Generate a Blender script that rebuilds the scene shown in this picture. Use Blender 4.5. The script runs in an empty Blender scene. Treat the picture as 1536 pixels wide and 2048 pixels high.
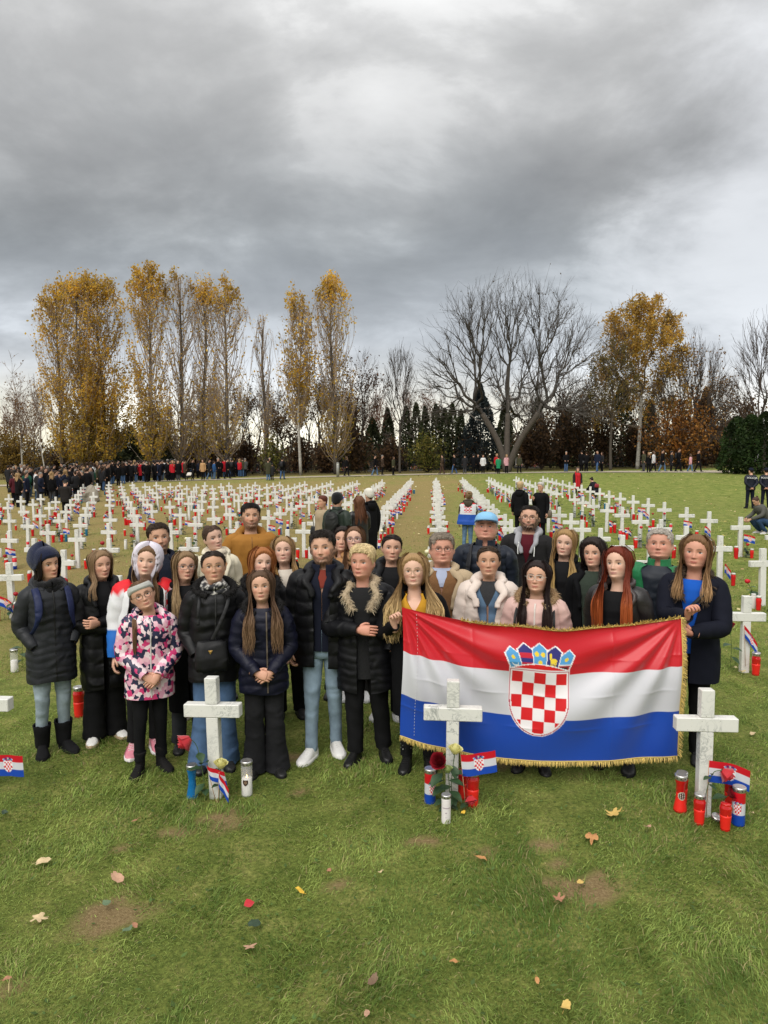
import bpy, math, random
import numpy as np
from mathutils import Vector, Matrix

PI = math.pi
R = math.radians
rng = np.random.default_rng(7)
random.seed(7)
scene = bpy.context.scene
COL = scene.collection

# ------------------------------------------------------------------ camera
CAM_H, CAM_PITCH, CAM_YAW = 2.44, 4.61, 4.02
cam_d = bpy.data.cameras.new('camera')
cam_d.sensor_fit = 'VERTICAL'
cam_d.sensor_height = 36.0
cam_d.lens = 1450.0 / 2048.0 * 36.0
cam_d.clip_start = 0.05
cam_d.clip_end = 3000.0
cam = bpy.data.objects.new('camera', cam_d)
COL.objects.link(cam)
cam.location = (0, 0, CAM_H)
cam.rotation_euler = (R(90 - CAM_PITCH), 0, R(CAM_YAW))
scene.camera = cam
scene.render.resolution_x, scene.render.resolution_y = 768, 1024

# ------------------------------------------------------------------ exposure
vs = scene.view_settings
vs.view_transform = 'Standard'
vs.look = 'None'
vs.gamma = 1.0
vs.use_curve_mapping = False
vs.exposure = 0.98
scene.cycles.max_bounces = 6
scene.cycles.diffuse_bounces = 3
scene.cycles.glossy_bounces = 3
scene.cycles.transmission_bounces = 5
scene.cycles.transparent_max_bounces = 12
scene.cycles.use_denoising = True
scene.cycles.caustics_reflective = False
scene.cycles.caustics_refractive = False

# ------------------------------------------------------------------ sky: a heavy broken overcast, the same all round
SUN_EL, SUN_AZ = 48.0, 200.0      # the veiled sun stands behind the photographer
world = bpy.data.worlds.new('World')
scene.world = world
world.use_nodes = True
nt = world.node_tree
nt.nodes.clear()


def N(tree, kind, **kw):
    n = tree.nodes.new(kind)
    for k, v in kw.items():
        if k.startswith('i_'):
            key = k[2:]
            key = int(key) if key.isdigit() else key.replace('_', ' ')
            n.inputs[key].default_value = v
        else:
            setattr(n, k, v)
    return n


def math_n(tree, op, a, b=None, c=None, clamp=False):
    n = tree.nodes.new('ShaderNodeMath')
    n.operation = op
    n.use_clamp = clamp
    for i, v in enumerate((a, b, c)):
        if v is None:
            continue
        if isinstance(v, (int, float)):
            n.inputs[i].default_value = v
        else:
            tree.links.new(v, n.inputs[i])
    return n.outputs[0]


def ramp_n(tree, fac, stops, interp='LINEAR'):
    n = tree.nodes.new('ShaderNodeValToRGB')
    n.color_ramp.interpolation = interp
    el = n.color_ramp.elements
    while len(el) < len(stops):
        el.new(0.5)
    for e, (p, c) in zip(el, stops):
        e.position = p
        e.color = c if len(c) == 4 else (*c, 1.0)
    tree.links.new(fac, n.inputs[0])
    return n.outputs[0]


def mix_n(tree, fac, a, b, blend='MIX'):
    n = tree.nodes.new('ShaderNodeMix')
    n.data_type = 'RGBA'
    n.blend_type = blend
    for sock, v in ((n.inputs[0], fac), (n.inputs[6], a), (n.inputs[7], b)):
        if isinstance(v, (int, float)):
            sock.default_value = v
        elif isinstance(v, tuple):
            sock.default_value = v if len(v) == 4 else (*v, 1.0)
        else:
            tree.links.new(v, sock)
    return n.outputs[2]


sky = N(nt, 'ShaderNodeTexSky', sky_type='NISHITA', sun_disc=False)
sky.sun_elevation = R(SUN_EL)
sky.sun_rotation = R(SUN_AZ)
tc = N(nt, 'ShaderNodeTexCoord')
sep = N(nt, 'ShaderNodeSeparateXYZ')
nt.links.new(tc.outputs['Generated'], sep.inputs[0])
dx, dy, dz = sep.outputs
zz = math_n(nt, 'ADD', math_n(nt, 'MAXIMUM', dz, 0.0), 0.34)
cmb = N(nt, 'ShaderNodeCombineXYZ')                      # the cloud deck seen in perspective
nt.links.new(math_n(nt, 'DIVIDE', dx, zz), cmb.inputs[0])
nt.links.new(math_n(nt, 'DIVIDE', dy, zz), cmb.inputs[1])
nz1 = N(nt, 'ShaderNodeTexNoise', i_Scale=1.5, i_Detail=5.0, i_Roughness=0.45, i_Distortion=0.0)
mp1 = N(nt, 'ShaderNodeMapping')
mp1.inputs['Location'].default_value = (3.35, 1.2, 0.4)
nt.links.new(cmb.outputs[0], mp1.inputs[0])
nt.links.new(mp1.outputs[0], nz1.inputs['Vector'])
nz2 = N(nt, 'ShaderNodeTexNoise', i_Scale=2.9, i_Detail=9.0, i_Roughness=0.56, i_Distortion=0.2)
mp2 = N(nt, 'ShaderNodeMapping')
mp2.inputs['Location'].default_value = (9.1, 4.7, 2.0)
mp2.inputs['Scale'].default_value = (0.85, 1.0, 1.0)
nt.links.new(cmb.outputs[0], mp2.inputs[0])
nt.links.new(mp2.outputs[0], nz2.inputs['Vector'])
n1 = math_n(nt, 'SUBTRACT', nz1.outputs[0], 0.5)
n2 = math_n(nt, 'SUBTRACT', nz2.outputs[0], 0.5)
# brightness by elevation (broken gap at the horizon, dark cloud base, lighter higher up), pushed about by the cloud noise
elev = math_n(nt, 'ADD', dz, math_n(nt, 'MULTIPLY', n1, math_n(nt, 'MULTIPLY', math_n(nt, 'ADD', dz, 0.03), 0.75)))
deck = ramp_n(nt, elev, [(0.0, (.80, .75, .58)), (0.06, (.64, .62, .55)), (0.105, (.44, .46, .485)), (0.16, (.31, .33, .355)), (0.235, (.215, .228, .236)), (0.30, (.235, .242, .245)), (0.40, (.34, .34, .337)), (0.54, (.46, .46, .455)), (0.8, (.72, .72, .715))], 'B_SPLINE')
edge = ramp_n(nt, math_n(nt, 'ADD', nz2.outputs[0], math_n(nt, 'MULTIPLY', n1, 0.9)), [(0.40, (0, 0, 0)), (0.52, (.42, .42, .42)), (0.57, (.85, .85, .85)), (0.70, (1, 1, 1))], 'B_SPLINE')
puff = math_n(nt, 'MULTIPLY_ADD', edge, 0.36, 0.80)
puff = math_n(nt, 'ADD', puff, math_n(nt, 'MULTIPLY', n2, 0.85))
cloud = N(nt, 'ShaderNodeVectorMath', operation='SCALE')
nt.links.new(deck, cloud.inputs[0])
nt.links.new(puff, cloud.inputs['Scale'])
# a lighter break in the deck towards the north-east
dotn = N(nt, 'ShaderNodeVectorMath', operation='DOT_PRODUCT')
nt.links.new(tc.outputs['Generated'], dotn.inputs[0])
dv = Vector((0.52, 0.82, 0.27)).normalized()
dotn.inputs[1].default_value = dv
brk = math_n(nt, 'ADD', dotn.outputs['Value'], math_n(nt, 'MULTIPLY', n2, 0.10))
brkf = ramp_n(nt, brk, [(0.935, (0, 0, 0)), (0.985, (1, 1, 1))], 'EASE')
brk_s = math_n(nt, 'MULTIPLY', brkf, 0.55)
cl2 = mix_n(nt, brk_s, cloud.outputs[0], (.56, .575, .60))
cl10 = N(nt, 'ShaderNodeVectorMath', operation='SCALE')
nt.links.new(cl2, cl10.inputs[0])
cl10.inputs['Scale'].default_value = 9.2
final_sky = mix_n(nt, 0.96, sky.outputs[0], cl10.outputs[0])
bg = N(nt, 'ShaderNodeBackground')
bg.inputs['Strength'].default_value = 0.10
nt.links.new(final_sky, bg.inputs[0])
wo = N(nt, 'ShaderNodeOutputWorld')
nt.links.new(bg.outputs[0], wo.inputs[0])

sun_d = bpy.data.lights.new('sun', 'SUN')
sun_d.energy = 1.5
sun_d.angle = R(50)
sun_d.color = (1.0, 0.965, 0.91)
sun = bpy.data.objects.new('sun', sun_d)
COL.objects.link(sun)
az = R(SUN_AZ)
sdir = Vector((math.sin(az) * math.cos(R(SUN_EL)), math.cos(az) * math.cos(R(SUN_EL)), math.sin(R(SUN_EL))))
sun.rotation_euler = sdir.to_track_quat('Z', 'Y').to_euler()


# ------------------------------------------------------------------ helpers
def sm(a, b, x):
    t = np.clip((np.asarray(x, float) - a) / (b - a), 0, 1)
    return t * t * (3 - 2 * t)


def gz(x, y):
    """Height of the ground."""
    x = np.asarray(x, float)
    y = np.asarray(y, float)
    lat = 0.022 * np.clip(x, -14, 7) * (1 - sm(8, 14, x)) * sm(6, 13, y)
    zf = 0.55 + 0.02 * np.clip(x, -40, 30)
    y0 = 44 - 8 * sm(6, 14, x)
    t = sm(0, 1, (y - y0) / 16)
    return lat * (1 - t) + zf * t


_ks = np.random.default_rng(3).normal(size=(12, 3))
_ph = np.random.default_rng(4).uniform(0, 6.28, 12)


def wob(P, scale=1.0, seed=0.0):
    """Cheap smooth noise, about -1..1."""
    P = np.asarray(P, float) * scale
    s = 0
    for i in range(6):
        s = s + np.sin(P @ _ks[i] * (1 + .35 * i) + _ph[i] + seed * (1.7 + i))
    return s / 3.2


class Geo:
    """Collects vertices, faces, vertex colours and material indices for one mesh."""

    def __init__(self):
        self.V, self.Q, self.T, self.C, self.QM, self.TM = [], [], [], [], [], []
        self.n = 0

    def add(self, V, Q=None, T=None, col=None, mat=0):
        V = np.asarray(V, np.float32).reshape(-1, 3)
        self.V.append(V)
        c = np.ones((len(V), 3), np.float32) if col is None else np.broadcast_to(np.asarray(col, np.float32), (len(V), 3))
        self.C.append(c)
        if Q is not None and len(Q):
            Q = np.asarray(Q, np.int32)
            self.Q.append(Q + self.n)
            self.QM.append(np.full(len(Q), mat, np.int32))
        if T is not None and len(T):
            T = np.asarray(T, np.int32)
            self.T.append(T + self.n)
            self.TM.append(np.full(len(T), mat, np.int32))
        self.n += len(V)
        return self

    def grid(self, P, wrap=True, cap0=False, cap1=False, col=None, mat=0):
        """P (rings, around, 3)."""
        P = np.asarray(P, np.float32)
        n, m = P.shape[:2]
        V = P.reshape(-1, 3)
        if col is not None:
            col = np.broadcast_to(np.asarray(col, np.float32), P.shape).reshape(-1, 3)
        i = np.arange(n - 1)[:, None]
        j = np.arange(m if wrap else m - 1)[None]
        j2 = (j + 1) % m
        Q = np.stack([i * m + j, i * m + j2, (i + 1) * m + j2, (i + 1) * m + j], -1).reshape(-1, 4)
        T = []
        ex = []
        exc = []
        k = n * m
        for flag, r in ((cap0, 0), (cap1, n - 1)):
            if flag:
                ex.append(P[r].mean(0))
                if col is not None:
                    exc.append(col[r * m])
                a = r * m + np.arange(m)
                b = r * m + (np.arange(m) + 1) % m
                cc = np.full(m, k)
                T.append(np.stack([b, a, cc], -1) if r == 0 else np.stack([a, b, cc], -1))
                k += 1
        if ex:
            V = np.concatenate([V, np.array(ex, np.float32)])
            if col is not None:
                col = np.concatenate([col, np.array(exc, np.float32)])
        return self.add(V, Q, np.concatenate(T) if T else None, col, mat)

    def box(self, lo, hi, col=None, mat=0, bevel=0.0):
        lo, hi = np.array(lo, float), np.array(hi, float)
        if bevel <= 0:
            V = [[(lo, hi)[(i >> a) & 1][a] for a in range(3)] for i in range(8)]
            Q = [(0, 2, 3, 1), (4, 5, 7, 6), (0, 1, 5, 4), (2, 6, 7, 3), (0, 4, 6, 2), (1, 3, 7, 5)]
            return self.add(V, Q, None, col, mat)
        bm = bmesh_box(lo, hi, bevel)
        return self.add(bm[0], bm[1], bm[2], col, mat)

    def xform(self, f):
        self.V = [np.asarray(f(v), np.float32) for v in self.V]
        return self

    def mesh(self, name, mats, smooth=True):
        V = np.concatenate(self.V)
        Q = np.concatenate(self.Q) if self.Q else np.zeros((0, 4), np.int32)
        T = np.concatenate(self.T) if self.T else np.zeros((0, 3), np.int32)
        me = bpy.data.meshes.new(name)
        me.vertices.add(len(V))
        me.vertices.foreach_set('co', V.ravel())
        nl = len(Q) * 4 + len(T) * 3
        me.loops.add(nl)
        me.loops.foreach_set('vertex_index', np.concatenate([Q.ravel(), T.ravel()]).astype(np.int32))
        me.polygons.add(len(Q) + len(T))
        st = np.concatenate([np.arange(len(Q)) * 4, len(Q) * 4 + np.arange(len(T)) * 3]).astype(np.int32)
        me.polygons.foreach_set('loop_start', st)
        mi = np.concatenate(([np.concatenate(self.QM)] if self.QM else []) + ([np.concatenate(self.TM)] if self.TM else []))
        me.polygons.foreach_set('material_index', mi.astype(np.int32))
        me.polygons.foreach_set('use_smooth', np.full(len(Q) + len(T), smooth))
        ca = me.color_attributes.new('col', 'FLOAT_COLOR', 'POINT')
        C = np.concatenate(self.C)
        ca.data.foreach_set('color', np.concatenate([C, np.ones((len(C), 1), np.float32)], 1).astype(np.float32).ravel())
        for m in (mats if isinstance(mats, (list, tuple)) else [mats]):
            me.materials.append(m)
        me.update(calc_edges=True)
        me.validate()
        return me

    def build(self, name, mats, parent=None, smooth=True):
        o = bpy.data.objects.new(name, self.mesh(name, mats, smooth))
        COL.objects.link(o)
        if parent is not None:
            o.parent = parent
        return o


_bb = {}


def bmesh_box(lo, hi, b):
    """Box with chamfered edges as plain arrays."""
    V, Q, T = [], [], []
    idx = {}
    for s in range(8):
        c = [(lo, hi)[(s >> a) & 1][a] for a in range(3)]
        sg = [1 if (s >> a) & 1 else -1 for a in range(3)]
        for a in range(3):
            p = list(c)
            for k in range(3):
                if k != a:
                    p[k] -= sg[k] * b
            idx[(s, a)] = len(V)
            V.append(p)
    for a in range(3):
        u, v = (a + 1) % 3, (a + 2) % 3
        for side in (0, 1):
            q = [idx[((side << a) | (i << u) | (j << v), a)] for i, j in ((0, 0), (1, 0), (1, 1), (0, 1))]
            Q.append(q if side else q[::-1])
        for i in (0, 1):
            for j in (0, 1):
                s0 = (i << u) | (j << v)
                s1 = s0 | (1 << a)
                q = [idx[(s0, u)], idx[(s1, u)], idx[(s1, v)], idx[(s0, v)]]
                Q.append(q if (i ^ j) else q[::-1])
    for s in range(8):
        T.append([idx[(s, 0)], idx[(s, 1)], idx[(s, 2)]])
    return np.array(V), np.array(Q), np.array(T)


def catmull(P, n):
    P = np.asarray(P, float)
    k = len(P)
    Pe = np.concatenate([[2 * P[0] - P[1]], P, [2 * P[-1] - P[-2]]])
    t = np.linspace(0, k - 1, n)
    i = np.minimum(t.astype(int), k - 2)
    f = (t - i)[:, None]
    p0, p1, p2, p3 = Pe[i], Pe[i + 1], Pe[i + 2], Pe[i + 3]
    return .5 * ((2 * p1) + (-p0 + p2) * f + (2 * p0 - 5 * p1 + 4 * p2 - p3) * f ** 2 + (-p0 + 3 * p1 - 3 * p2 + p3) * f ** 3)


def frames(P, ref=None):
    P = np.asarray(P, float)
    T = np.gradient(P, axis=0)
    T /= np.linalg.norm(T, axis=1)[:, None] + 1e-9
    a = np.array(ref if ref is not None else ((0, 0, 1) if abs(T[0][2]) < .8 else (0, -1, 0)), float)
    U = []
    for t in T:
        a = a - t * (a @ t)
        a = a / (np.linalg.norm(a) + 1e-9)
        U.append(a)
    U = np.array(U)
    W = np.cross(T, U)
    return T, U, W


def tube_pts(P, rad, m=8, ref=None, flat=1.0, phase=0.0):
    """Ring grid round a path: rad along W, rad*flat along U."""
    P = np.asarray(P, float)
    rad = np.broadcast_to(np.asarray(rad, float), (len(P),))
    T, U, W = frames(P, ref)
    th = np.linspace(0, 2 * PI, m, endpoint=False) + phase
    return P[:, None] + rad[:, None, None] * (np.cos(th)[None, :, None] * W[:, None] + flat * np.sin(th)[None, :, None] * U[:, None])


def strands(g, P, w, thick, col, side=None, sides=4):
    """Many thin tapered locks or twigs at once. P (n, k, 3); w (n,) or (n,k)."""
    P = np.asarray(P, float)
    n, k = P.shape[:2]
    T = np.gradient(P, axis=1)
    T /= np.linalg.norm(T, axis=2)[..., None] + 1e-9
    if side is None:
        side = np.array([0.31, 0.77, 0.2])
    U = np.cross(T, np.broadcast_to(side, T.shape))
    U /= np.linalg.norm(U, axis=2)[..., None] + 1e-9
    W = np.cross(T, U)
    w = np.asarray(w, float)
    if w.ndim == 1:
        w = w[:, None] * np.ones((1, k))
    th = np.linspace(0, 2 * PI, sides, endpoint=False)
    ring = P[:, :, None] + w[..., None, None] * (np.cos(th)[:, None] * U[:, :, None] + thick * np.sin(th)[:, None] * W[:, :, None])
    V = ring.reshape(-1, 3)
    a = np.arange(n)[:, None, None] * (k * sides)
    i = np.arange(k - 1)[None, :, None] * sides
    j = np.arange(sides)[None, None]
    j2 = (j + 1) % sides
    Q = np.stack(np.broadcast_arrays(a + i + j, a + i + j2, a + i + sides + j2, a + i + sides + j), -1).reshape(-1, 4)
    col = np.asarray(col, np.float32)
    if col.ndim == 2 and len(col) == n:
        col = np.repeat(col, k * sides, axis=0)
    g.add(V, Q, None, col)


def ribbons(g, P, w, col, out):
    """Thin flat strips facing the direction out. P (n, k, 3), w (n, k), col (n, 3) or (n*k*2, 3), out (n, k, 3)."""
    n, k = P.shape[:2]
    T = np.gradient(P, axis=1)
    U = np.cross(T, out)
    U /= np.linalg.norm(U, axis=2)[..., None] + 1e-9
    w = np.broadcast_to(w, (n, k))
    o = out / (np.linalg.norm(out, axis=2)[..., None] + 1e-9)
    tw = np.random.default_rng(n).normal(0, .5, (n, 1, 1))
    V = np.stack([P - U * w[..., None] - o * w[..., None] * tw, P + U * w[..., None] + o * w[..., None] * tw], 2).reshape(-1, 3)
    a = np.arange(n)[:, None] * (k * 2)
    i = np.arange(k - 1)[None] * 2
    Q = np.stack(np.broadcast_arrays(a + i, a + i + 1, a + i + 3, a + i + 2), -1).reshape(-1, 4)
    col = np.asarray(col, np.float32)
    if len(col) == n:
        col = np.repeat(col, k * 2, axis=0)
    g.add(V, Q, None, col)


def lathe(g, prof, m=24, col=None, center=(0, 0), cap0=True, cap1=True, mat=0):
    prof = np.asarray(prof, float)
    th = np.linspace(0, 2 * PI, m, endpoint=False)
    P = np.stack([prof[:, :1] * np.cos(th) + center[0], prof[:, :1] * np.sin(th) + center[1], np.broadcast_to(prof[:, 1:2], (len(prof), m))], -1)
    g.grid(P, True, cap0, cap1, col, mat)


def empty(name, loc=(0, 0, 0), rz=0.0, scale=1.0):
    o = bpy.data.objects.new(name, None)
    o.empty_display_size = 0.1
    COL.objects.link(o)
    o.location = loc
    o.rotation_euler = (0, 0, rz)
    o.scale = (scale,) * 3
    return o


def tag(o, label=None, cat=None, group=None, kind=None):
    if label:
        o['label'] = label
    if cat:
        o['category'] = cat
    if group:
        o['group'] = group
    if kind:
        o['kind'] = kind
    return o


def copy_tree(o, parent=None):
    c = o.copy()
    COL.objects.link(c)
    if parent is not None:
        c.parent = parent
    for ch in list(o.children):
        copy_tree(ch, c)
    return c


# ------------------------------------------------------------------ materials
_mats = {}


def mat(name, color=(.5, .5, .5), rough=.7, attr=False, noise=0.0, nscale=20.0, bump=0.0, bscale=60.0, metal=0.0, spec=0.5, sheen=0.0, emit=None, trans=0.0, alpha=1.0, stretch=None, coat=0.0, ior=1.45, translucent=0.0, mixcol=None, bdist=.01, crease=None):
    if name in _mats:
        return _mats[name]
    m = bpy.data.materials.new(name)
    m.use_nodes = True
    t = m.node_tree
    p = t.nodes['Principled BSDF']
    p.inputs['Roughness'].default_value = rough
    p.inputs['Metallic'].default_value = metal
    p.inputs['Specular IOR Level'].default_value = spec
    p.inputs['IOR'].default_value = ior
    p.inputs['Coat Weight'].default_value = coat
    if sheen:
        p.inputs['Sheen Weight'].default_value = sheen
        p.inputs['Sheen Roughness'].default_value = .5
    if trans:
        p.inputs['Transmission Weight'].default_value = trans
    if alpha < 1:
        p.inputs['Alpha'].default_value = alpha
    if emit:
        p.inputs['Emission Color'].default_value = (*emit[0], 1)
        p.inputs['Emission Strength'].default_value = emit[1]
    base = None
    if attr:
        a = N(t, 'ShaderNodeAttribute', attribute_name='col')
        base = a.outputs['Color']
        if color != (1, 1, 1) and not attr == 'raw':
            base = mix_n(t, 1.0, base, color, 'MULTIPLY')
    co = N(t, 'ShaderNodeTexCoord').outputs['Object']
    if stretch:
        mp = N(t, 'ShaderNodeMapping')
        mp.inputs['Scale'].default_value = stretch
        t.links.new(co, mp.inputs[0])
        co = mp.outputs[0]
    if noise:
        nz = N(t, 'ShaderNodeTexNoise', i_Scale=nscale, i_Detail=5.0, i_Roughness=.6)
        t.links.new(co, nz.inputs['Vector'])
        if mixcol is not None:
            f = ramp_n(t, nz.outputs[0], [(0.5 - .25, (0, 0, 0)), (0.5 + .25, (1, 1, 1))])
            f2 = math_n(t, 'MULTIPLY', f, noise)
            base = mix_n(t, f2, base if base is not None else color, mixcol)
        else:
            v = math_n(t, 'MULTIPLY_ADD', nz.outputs[0], 2 * noise, 1 - noise)
            s = N(t, 'ShaderNodeVectorMath', operation='SCALE')
            if base is None:
                s.inputs[0].default_value = color
            else:
                t.links.new(base, s.inputs[0])
            t.links.new(v, s.inputs['Scale'])
            base = s.outputs[0]
    if base is None:
        p.inputs['Base Color'].default_value = (*color, 1)
    else:
        t.links.new(base, p.inputs['Base Color'])
    if bump:
        nb = N(t, 'ShaderNodeTexNoise', i_Scale=bscale, i_Detail=4.0, i_Roughness=.6)
        t.links.new(co, nb.inputs['Vector'])
        b = N(t, 'ShaderNodeBump', i_Strength=bump, i_Distance=bdist)
        t.links.new(nb.outputs[0], b.inputs['Height'])
        t.links.new(b.outputs[0], p.inputs['Normal'])
        if crease:              # ridged folds in cloth
            st_, sc_, sv_ = crease
            mp = N(t, 'ShaderNodeMapping')
            mp.inputs['Scale'].default_value = sv_
            mp.inputs['Rotation'].default_value = (.25, .3, 0)
            t.links.new(N(t, 'ShaderNodeTexCoord').outputs['Object'], mp.inputs[0])
            nr = N(t, 'ShaderNodeTexNoise', noise_type='RIDGED_MULTIFRACTAL', i_Scale=sc_, i_Detail=2.5, i_Roughness=.5, i_Distortion=.6)
            t.links.new(mp.outputs[0], nr.inputs['Vector'])
            bc = N(t, 'ShaderNodeBump', i_Strength=st_, i_Distance=.045)
            t.links.new(nr.outputs[0], bc.inputs['Height'])
            t.links.new(b.outputs[0], bc.inputs['Normal'])
            t.links.new(bc.outputs[0], p.inputs['Normal'])
    if translucent:
        tr = N(t, 'ShaderNodeBsdfTranslucent')
        if base is None:
            tr.inputs[0].default_value = (*color, 1)
        else:
            t.links.new(base, tr.inputs[0])
        ms = N(t, 'ShaderNodeMixShader')
        ms.inputs[0].default_value = translucent
        t.links.new(p.outputs[0], ms.inputs[1])
        t.links.new(tr.outputs[0], ms.inputs[2])
        t.links.new(ms.outputs[0], t.nodes['Material Output'].inputs['Surface'])
    _mats[name] = m
    return m


def cname(c):
    return '_'.join('%03d' % int(v * 999) for v in c)


def cloth(c, rough=.8, kind='cloth'):
    c = tuple(c)
    if kind == 'nylon':
        return mat('nylon_' + cname(c), c, .5, noise=.15, nscale=9, bump=.12, bscale=70, spec=.28, bdist=.006, crease=(.55, 7.0, (1, 1, 1.3)))
    if kind == 'denim':
        return mat('denim_' + cname(c), c, .85, noise=.8, nscale=6, bump=.15, bscale=160, spec=.15, bdist=.006, crease=(.6, 6.0, (1.0, 1.0, 1.25)))
    if kind == 'leather':
        return mat('leather_' + cname(c), c, .38, noise=.12, nscale=14, bump=.3, bscale=70, spec=.5)
    if kind == 'knit':
        return mat('knit_' + cname(c), c, .95, noise=.2, nscale=60, bump=.7, bscale=170, spec=.15, sheen=.2)
    return mat('cloth_' + cname(c), c, rough, noise=.16, nscale=14, bump=.15, bscale=130, spec=.14, bdist=.006, crease=(.6, 5.0, (1.1, 1.1, .7)))


ATTR = mat('painted_print', (1, 1, 1), .62, attr='raw', spec=.35, bump=.05, bscale=200)
# ------------------------------------------------------------------ ground
DIRT = [(-1.71, 3.53, 0.19, 0.17), (-1.39, 4.58, 0.22, 0.15), (-1.68, 4.39, 0.14, 0.09), (-0.55, 3.88, 0.07, 0.09), (0.92, 3.97, 0.17, 0.18), (-0.05, 4.4, 0.12, 0.08), (0.73, 4.2, 0.07, 0.08), (-1.96, 3.01, 0.08, 0.12), (0.32, 4.34, 0.09, 0.06), (0.68, 4.41, 0.12, 0.05), (-0.97, 5.02, 0.06, 0.06), (0.66, 4.03, 0.05, 0.05), (-1.9, 4.17, 0.1, 0.05), (-1.2, 5.6, .2, .12), (0.5, 5.6, .3, .1)]


def dirt_mask(x, y):
    P = np.stack([x, y, 0 * x], -1)
    n = .4 * wob(P, 9, 1) + .32 * wob(P, 23, 5) + .3 * wob(P, 51, 2)
    m = np.zeros_like(x)
    for cx, cy, a, b in DIRT:
        r = np.sqrt(((x - cx) / (a * .88)) ** 2 + ((y - cy) / (b * .88)) ** 2)
        m = np.maximum(m, 1 - sm(.78, 1.12, r + n * .7))
    return m


def dry_mask(x, y):
    P = np.stack([x, y, 0 * x], -1)
    n = .5 + .3 * wob(P, .35, 3) + .22 * wob(P, 1.3, 8)
    left = .85 * sm(1.0, -5.0, x - .10 * (y - 10)) * sm(6.0, 9.5, y)
    lane = .5 * np.exp(-((x + .8) / 1.2) ** 2) * sm(7, 10, y)
    far = .12 * sm(7, 11, y)
    return np.clip((left * .95 + lane + far) * (.55 + .9 * n), 0, 1) * (1 - sm(52, 60, y) * .4)


def axis(segs):
    out = []
    for a, b, n in segs:
        out.append(np.linspace(a, b, n, endpoint=False))
    return np.concatenate(out + [[segs[-1][1]]])


xs = axis([(-500, -60, 14), (-60, -8, 48), (-8, 8, 150), (8, 60, 48), (60, 500, 14)])
ys = axis([(-60, 1.5, 12), (1.5, 13, 115), (13, 72, 80), (72, 120, 20), (120, 700, 16)])
GX, GY = np.meshgrid(xs, ys)
GZ = gz(GX, GY) + .012 * wob(np.stack([GX, GY, 0 * GX], -1), .9) * sm(0, 8, GY) * (1 - sm(70, 90, GY) * .5)
dm, dr = dirt_mask(GX, GY), dry_mask(GX, GY)
lit = sm(69.5, 72, GY + .5 * wob(np.stack([GX, GY, 0 * GX], -1), .5)) * np.ones_like(GX)
g = Geo()
g.grid(np.stack([GX, GY, GZ], -1), wrap=False, col=np.stack([dm, dr, lit], -1))
mg = bpy.data.materials.new('lawn')
mg.use_nodes = True
t = mg.node_tree
p = t.nodes['Principled BSDF']
p.inputs['Roughness'].default_value = .95
p.inputs['Specular IOR Level'].default_value = .1
at_ = N(t, 'ShaderNodeAttribute', attribute_name='col')
sp = N(t, 'ShaderNodeSeparateColor')
t.links.new(at_.outputs['Color'], sp.inputs[0])
co = N(t, 'ShaderNodeTexCoord').outputs['Object']


def nz_(scale, detail=5, rough=.6, stretch=None):
    n = N(t, 'ShaderNodeTexNoise', i_Scale=scale, i_Detail=detail, i_Roughness=rough)
    if stretch:
        mp = N(t, 'ShaderNodeMapping')
        mp.inputs['Scale'].default_value = stretch
        t.links.new(co, mp.inputs[0])
        t.links.new(mp.outputs[0], n.inputs['Vector'])
    else:
        t.links.new(co, n.inputs['Vector'])
    return n.outputs[0]


fine = nz_(38, 6, .75)
mid = nz_(3.2, 5, .6)
big = nz_(.55, 4, .55)
green = ramp_n(t, mid, [(.3, (.105, .145, .03)), (.5, (.17, .205, .048)), (.68, (.26, .27, .08))])
green = mix_n(t, ramp_n(t, fine, [(.35, (0, 0, 0)), (.65, (1, 1, 1))]), mix_n(t, 1.0, green, (.5, .55, .5), 'MULTIPLY'), mix_n(t, 1.0, green, (1.45, 1.4, 1.35), 'MULTIPLY'))
tan = ramp_n(t, fine, [(.3, (.13, .098, .035)), (.55, (.28, .215, .085)), (.72, (.42, .33, .15))])
dryf = math_n(t, 'ADD', sp.outputs[1], math_n(t, 'MULTIPLY', math_n(t, 'SUBTRACT', big, .5), .9), clamp=True)
dryf = math_n(t, 'ADD', dryf, math_n(t, 'MULTIPLY', math_n(t, 'SUBTRACT', mid, .5), .8), clamp=True)
dryf = math_n(t, 'MULTIPLY', dryf, ramp_n(t, sp.outputs[1], [(0.0, (.1, .1, .1)), (.3, (1, 1, 1))]))
c1 = mix_n(t, dryf, green, tan)
soil = ramp_n(t, nz_(55, 6, .8), [(.3, (.15, .10, .045)), (.55, (.31, .225, .11)), (.75, (.46, .37, .20))])
c2 = mix_n(t, sp.outputs[0], c1, soil)
vor = N(t, 'ShaderNodeTexVoronoi', i_Scale=5.5)
t.links.new(co, vor.inputs['Vector'])
litter = mix_n(t, ramp_n(t, vor.outputs['Distance'], [(.1, (1, 1, 1)), (.5, (0, 0, 0))]), (.055, .045, .02), (.24, .14, .045))
c3 = mix_n(t, math_n(t, 'MULTIPLY', sp.outputs[2], .8), c2, litter)
t.links.new(c3, p.inputs['Base Color'])
bp = N(t, 'ShaderNodeBump', i_Strength=.9, i_Distance=.03)
t.links.new(nz_(45, 6, .8), bp.inputs['Height'])
t.links.new(bp.outputs[0], p.inputs['Normal'])
tag(g.build('ground', mg), kind='structure')

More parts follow.
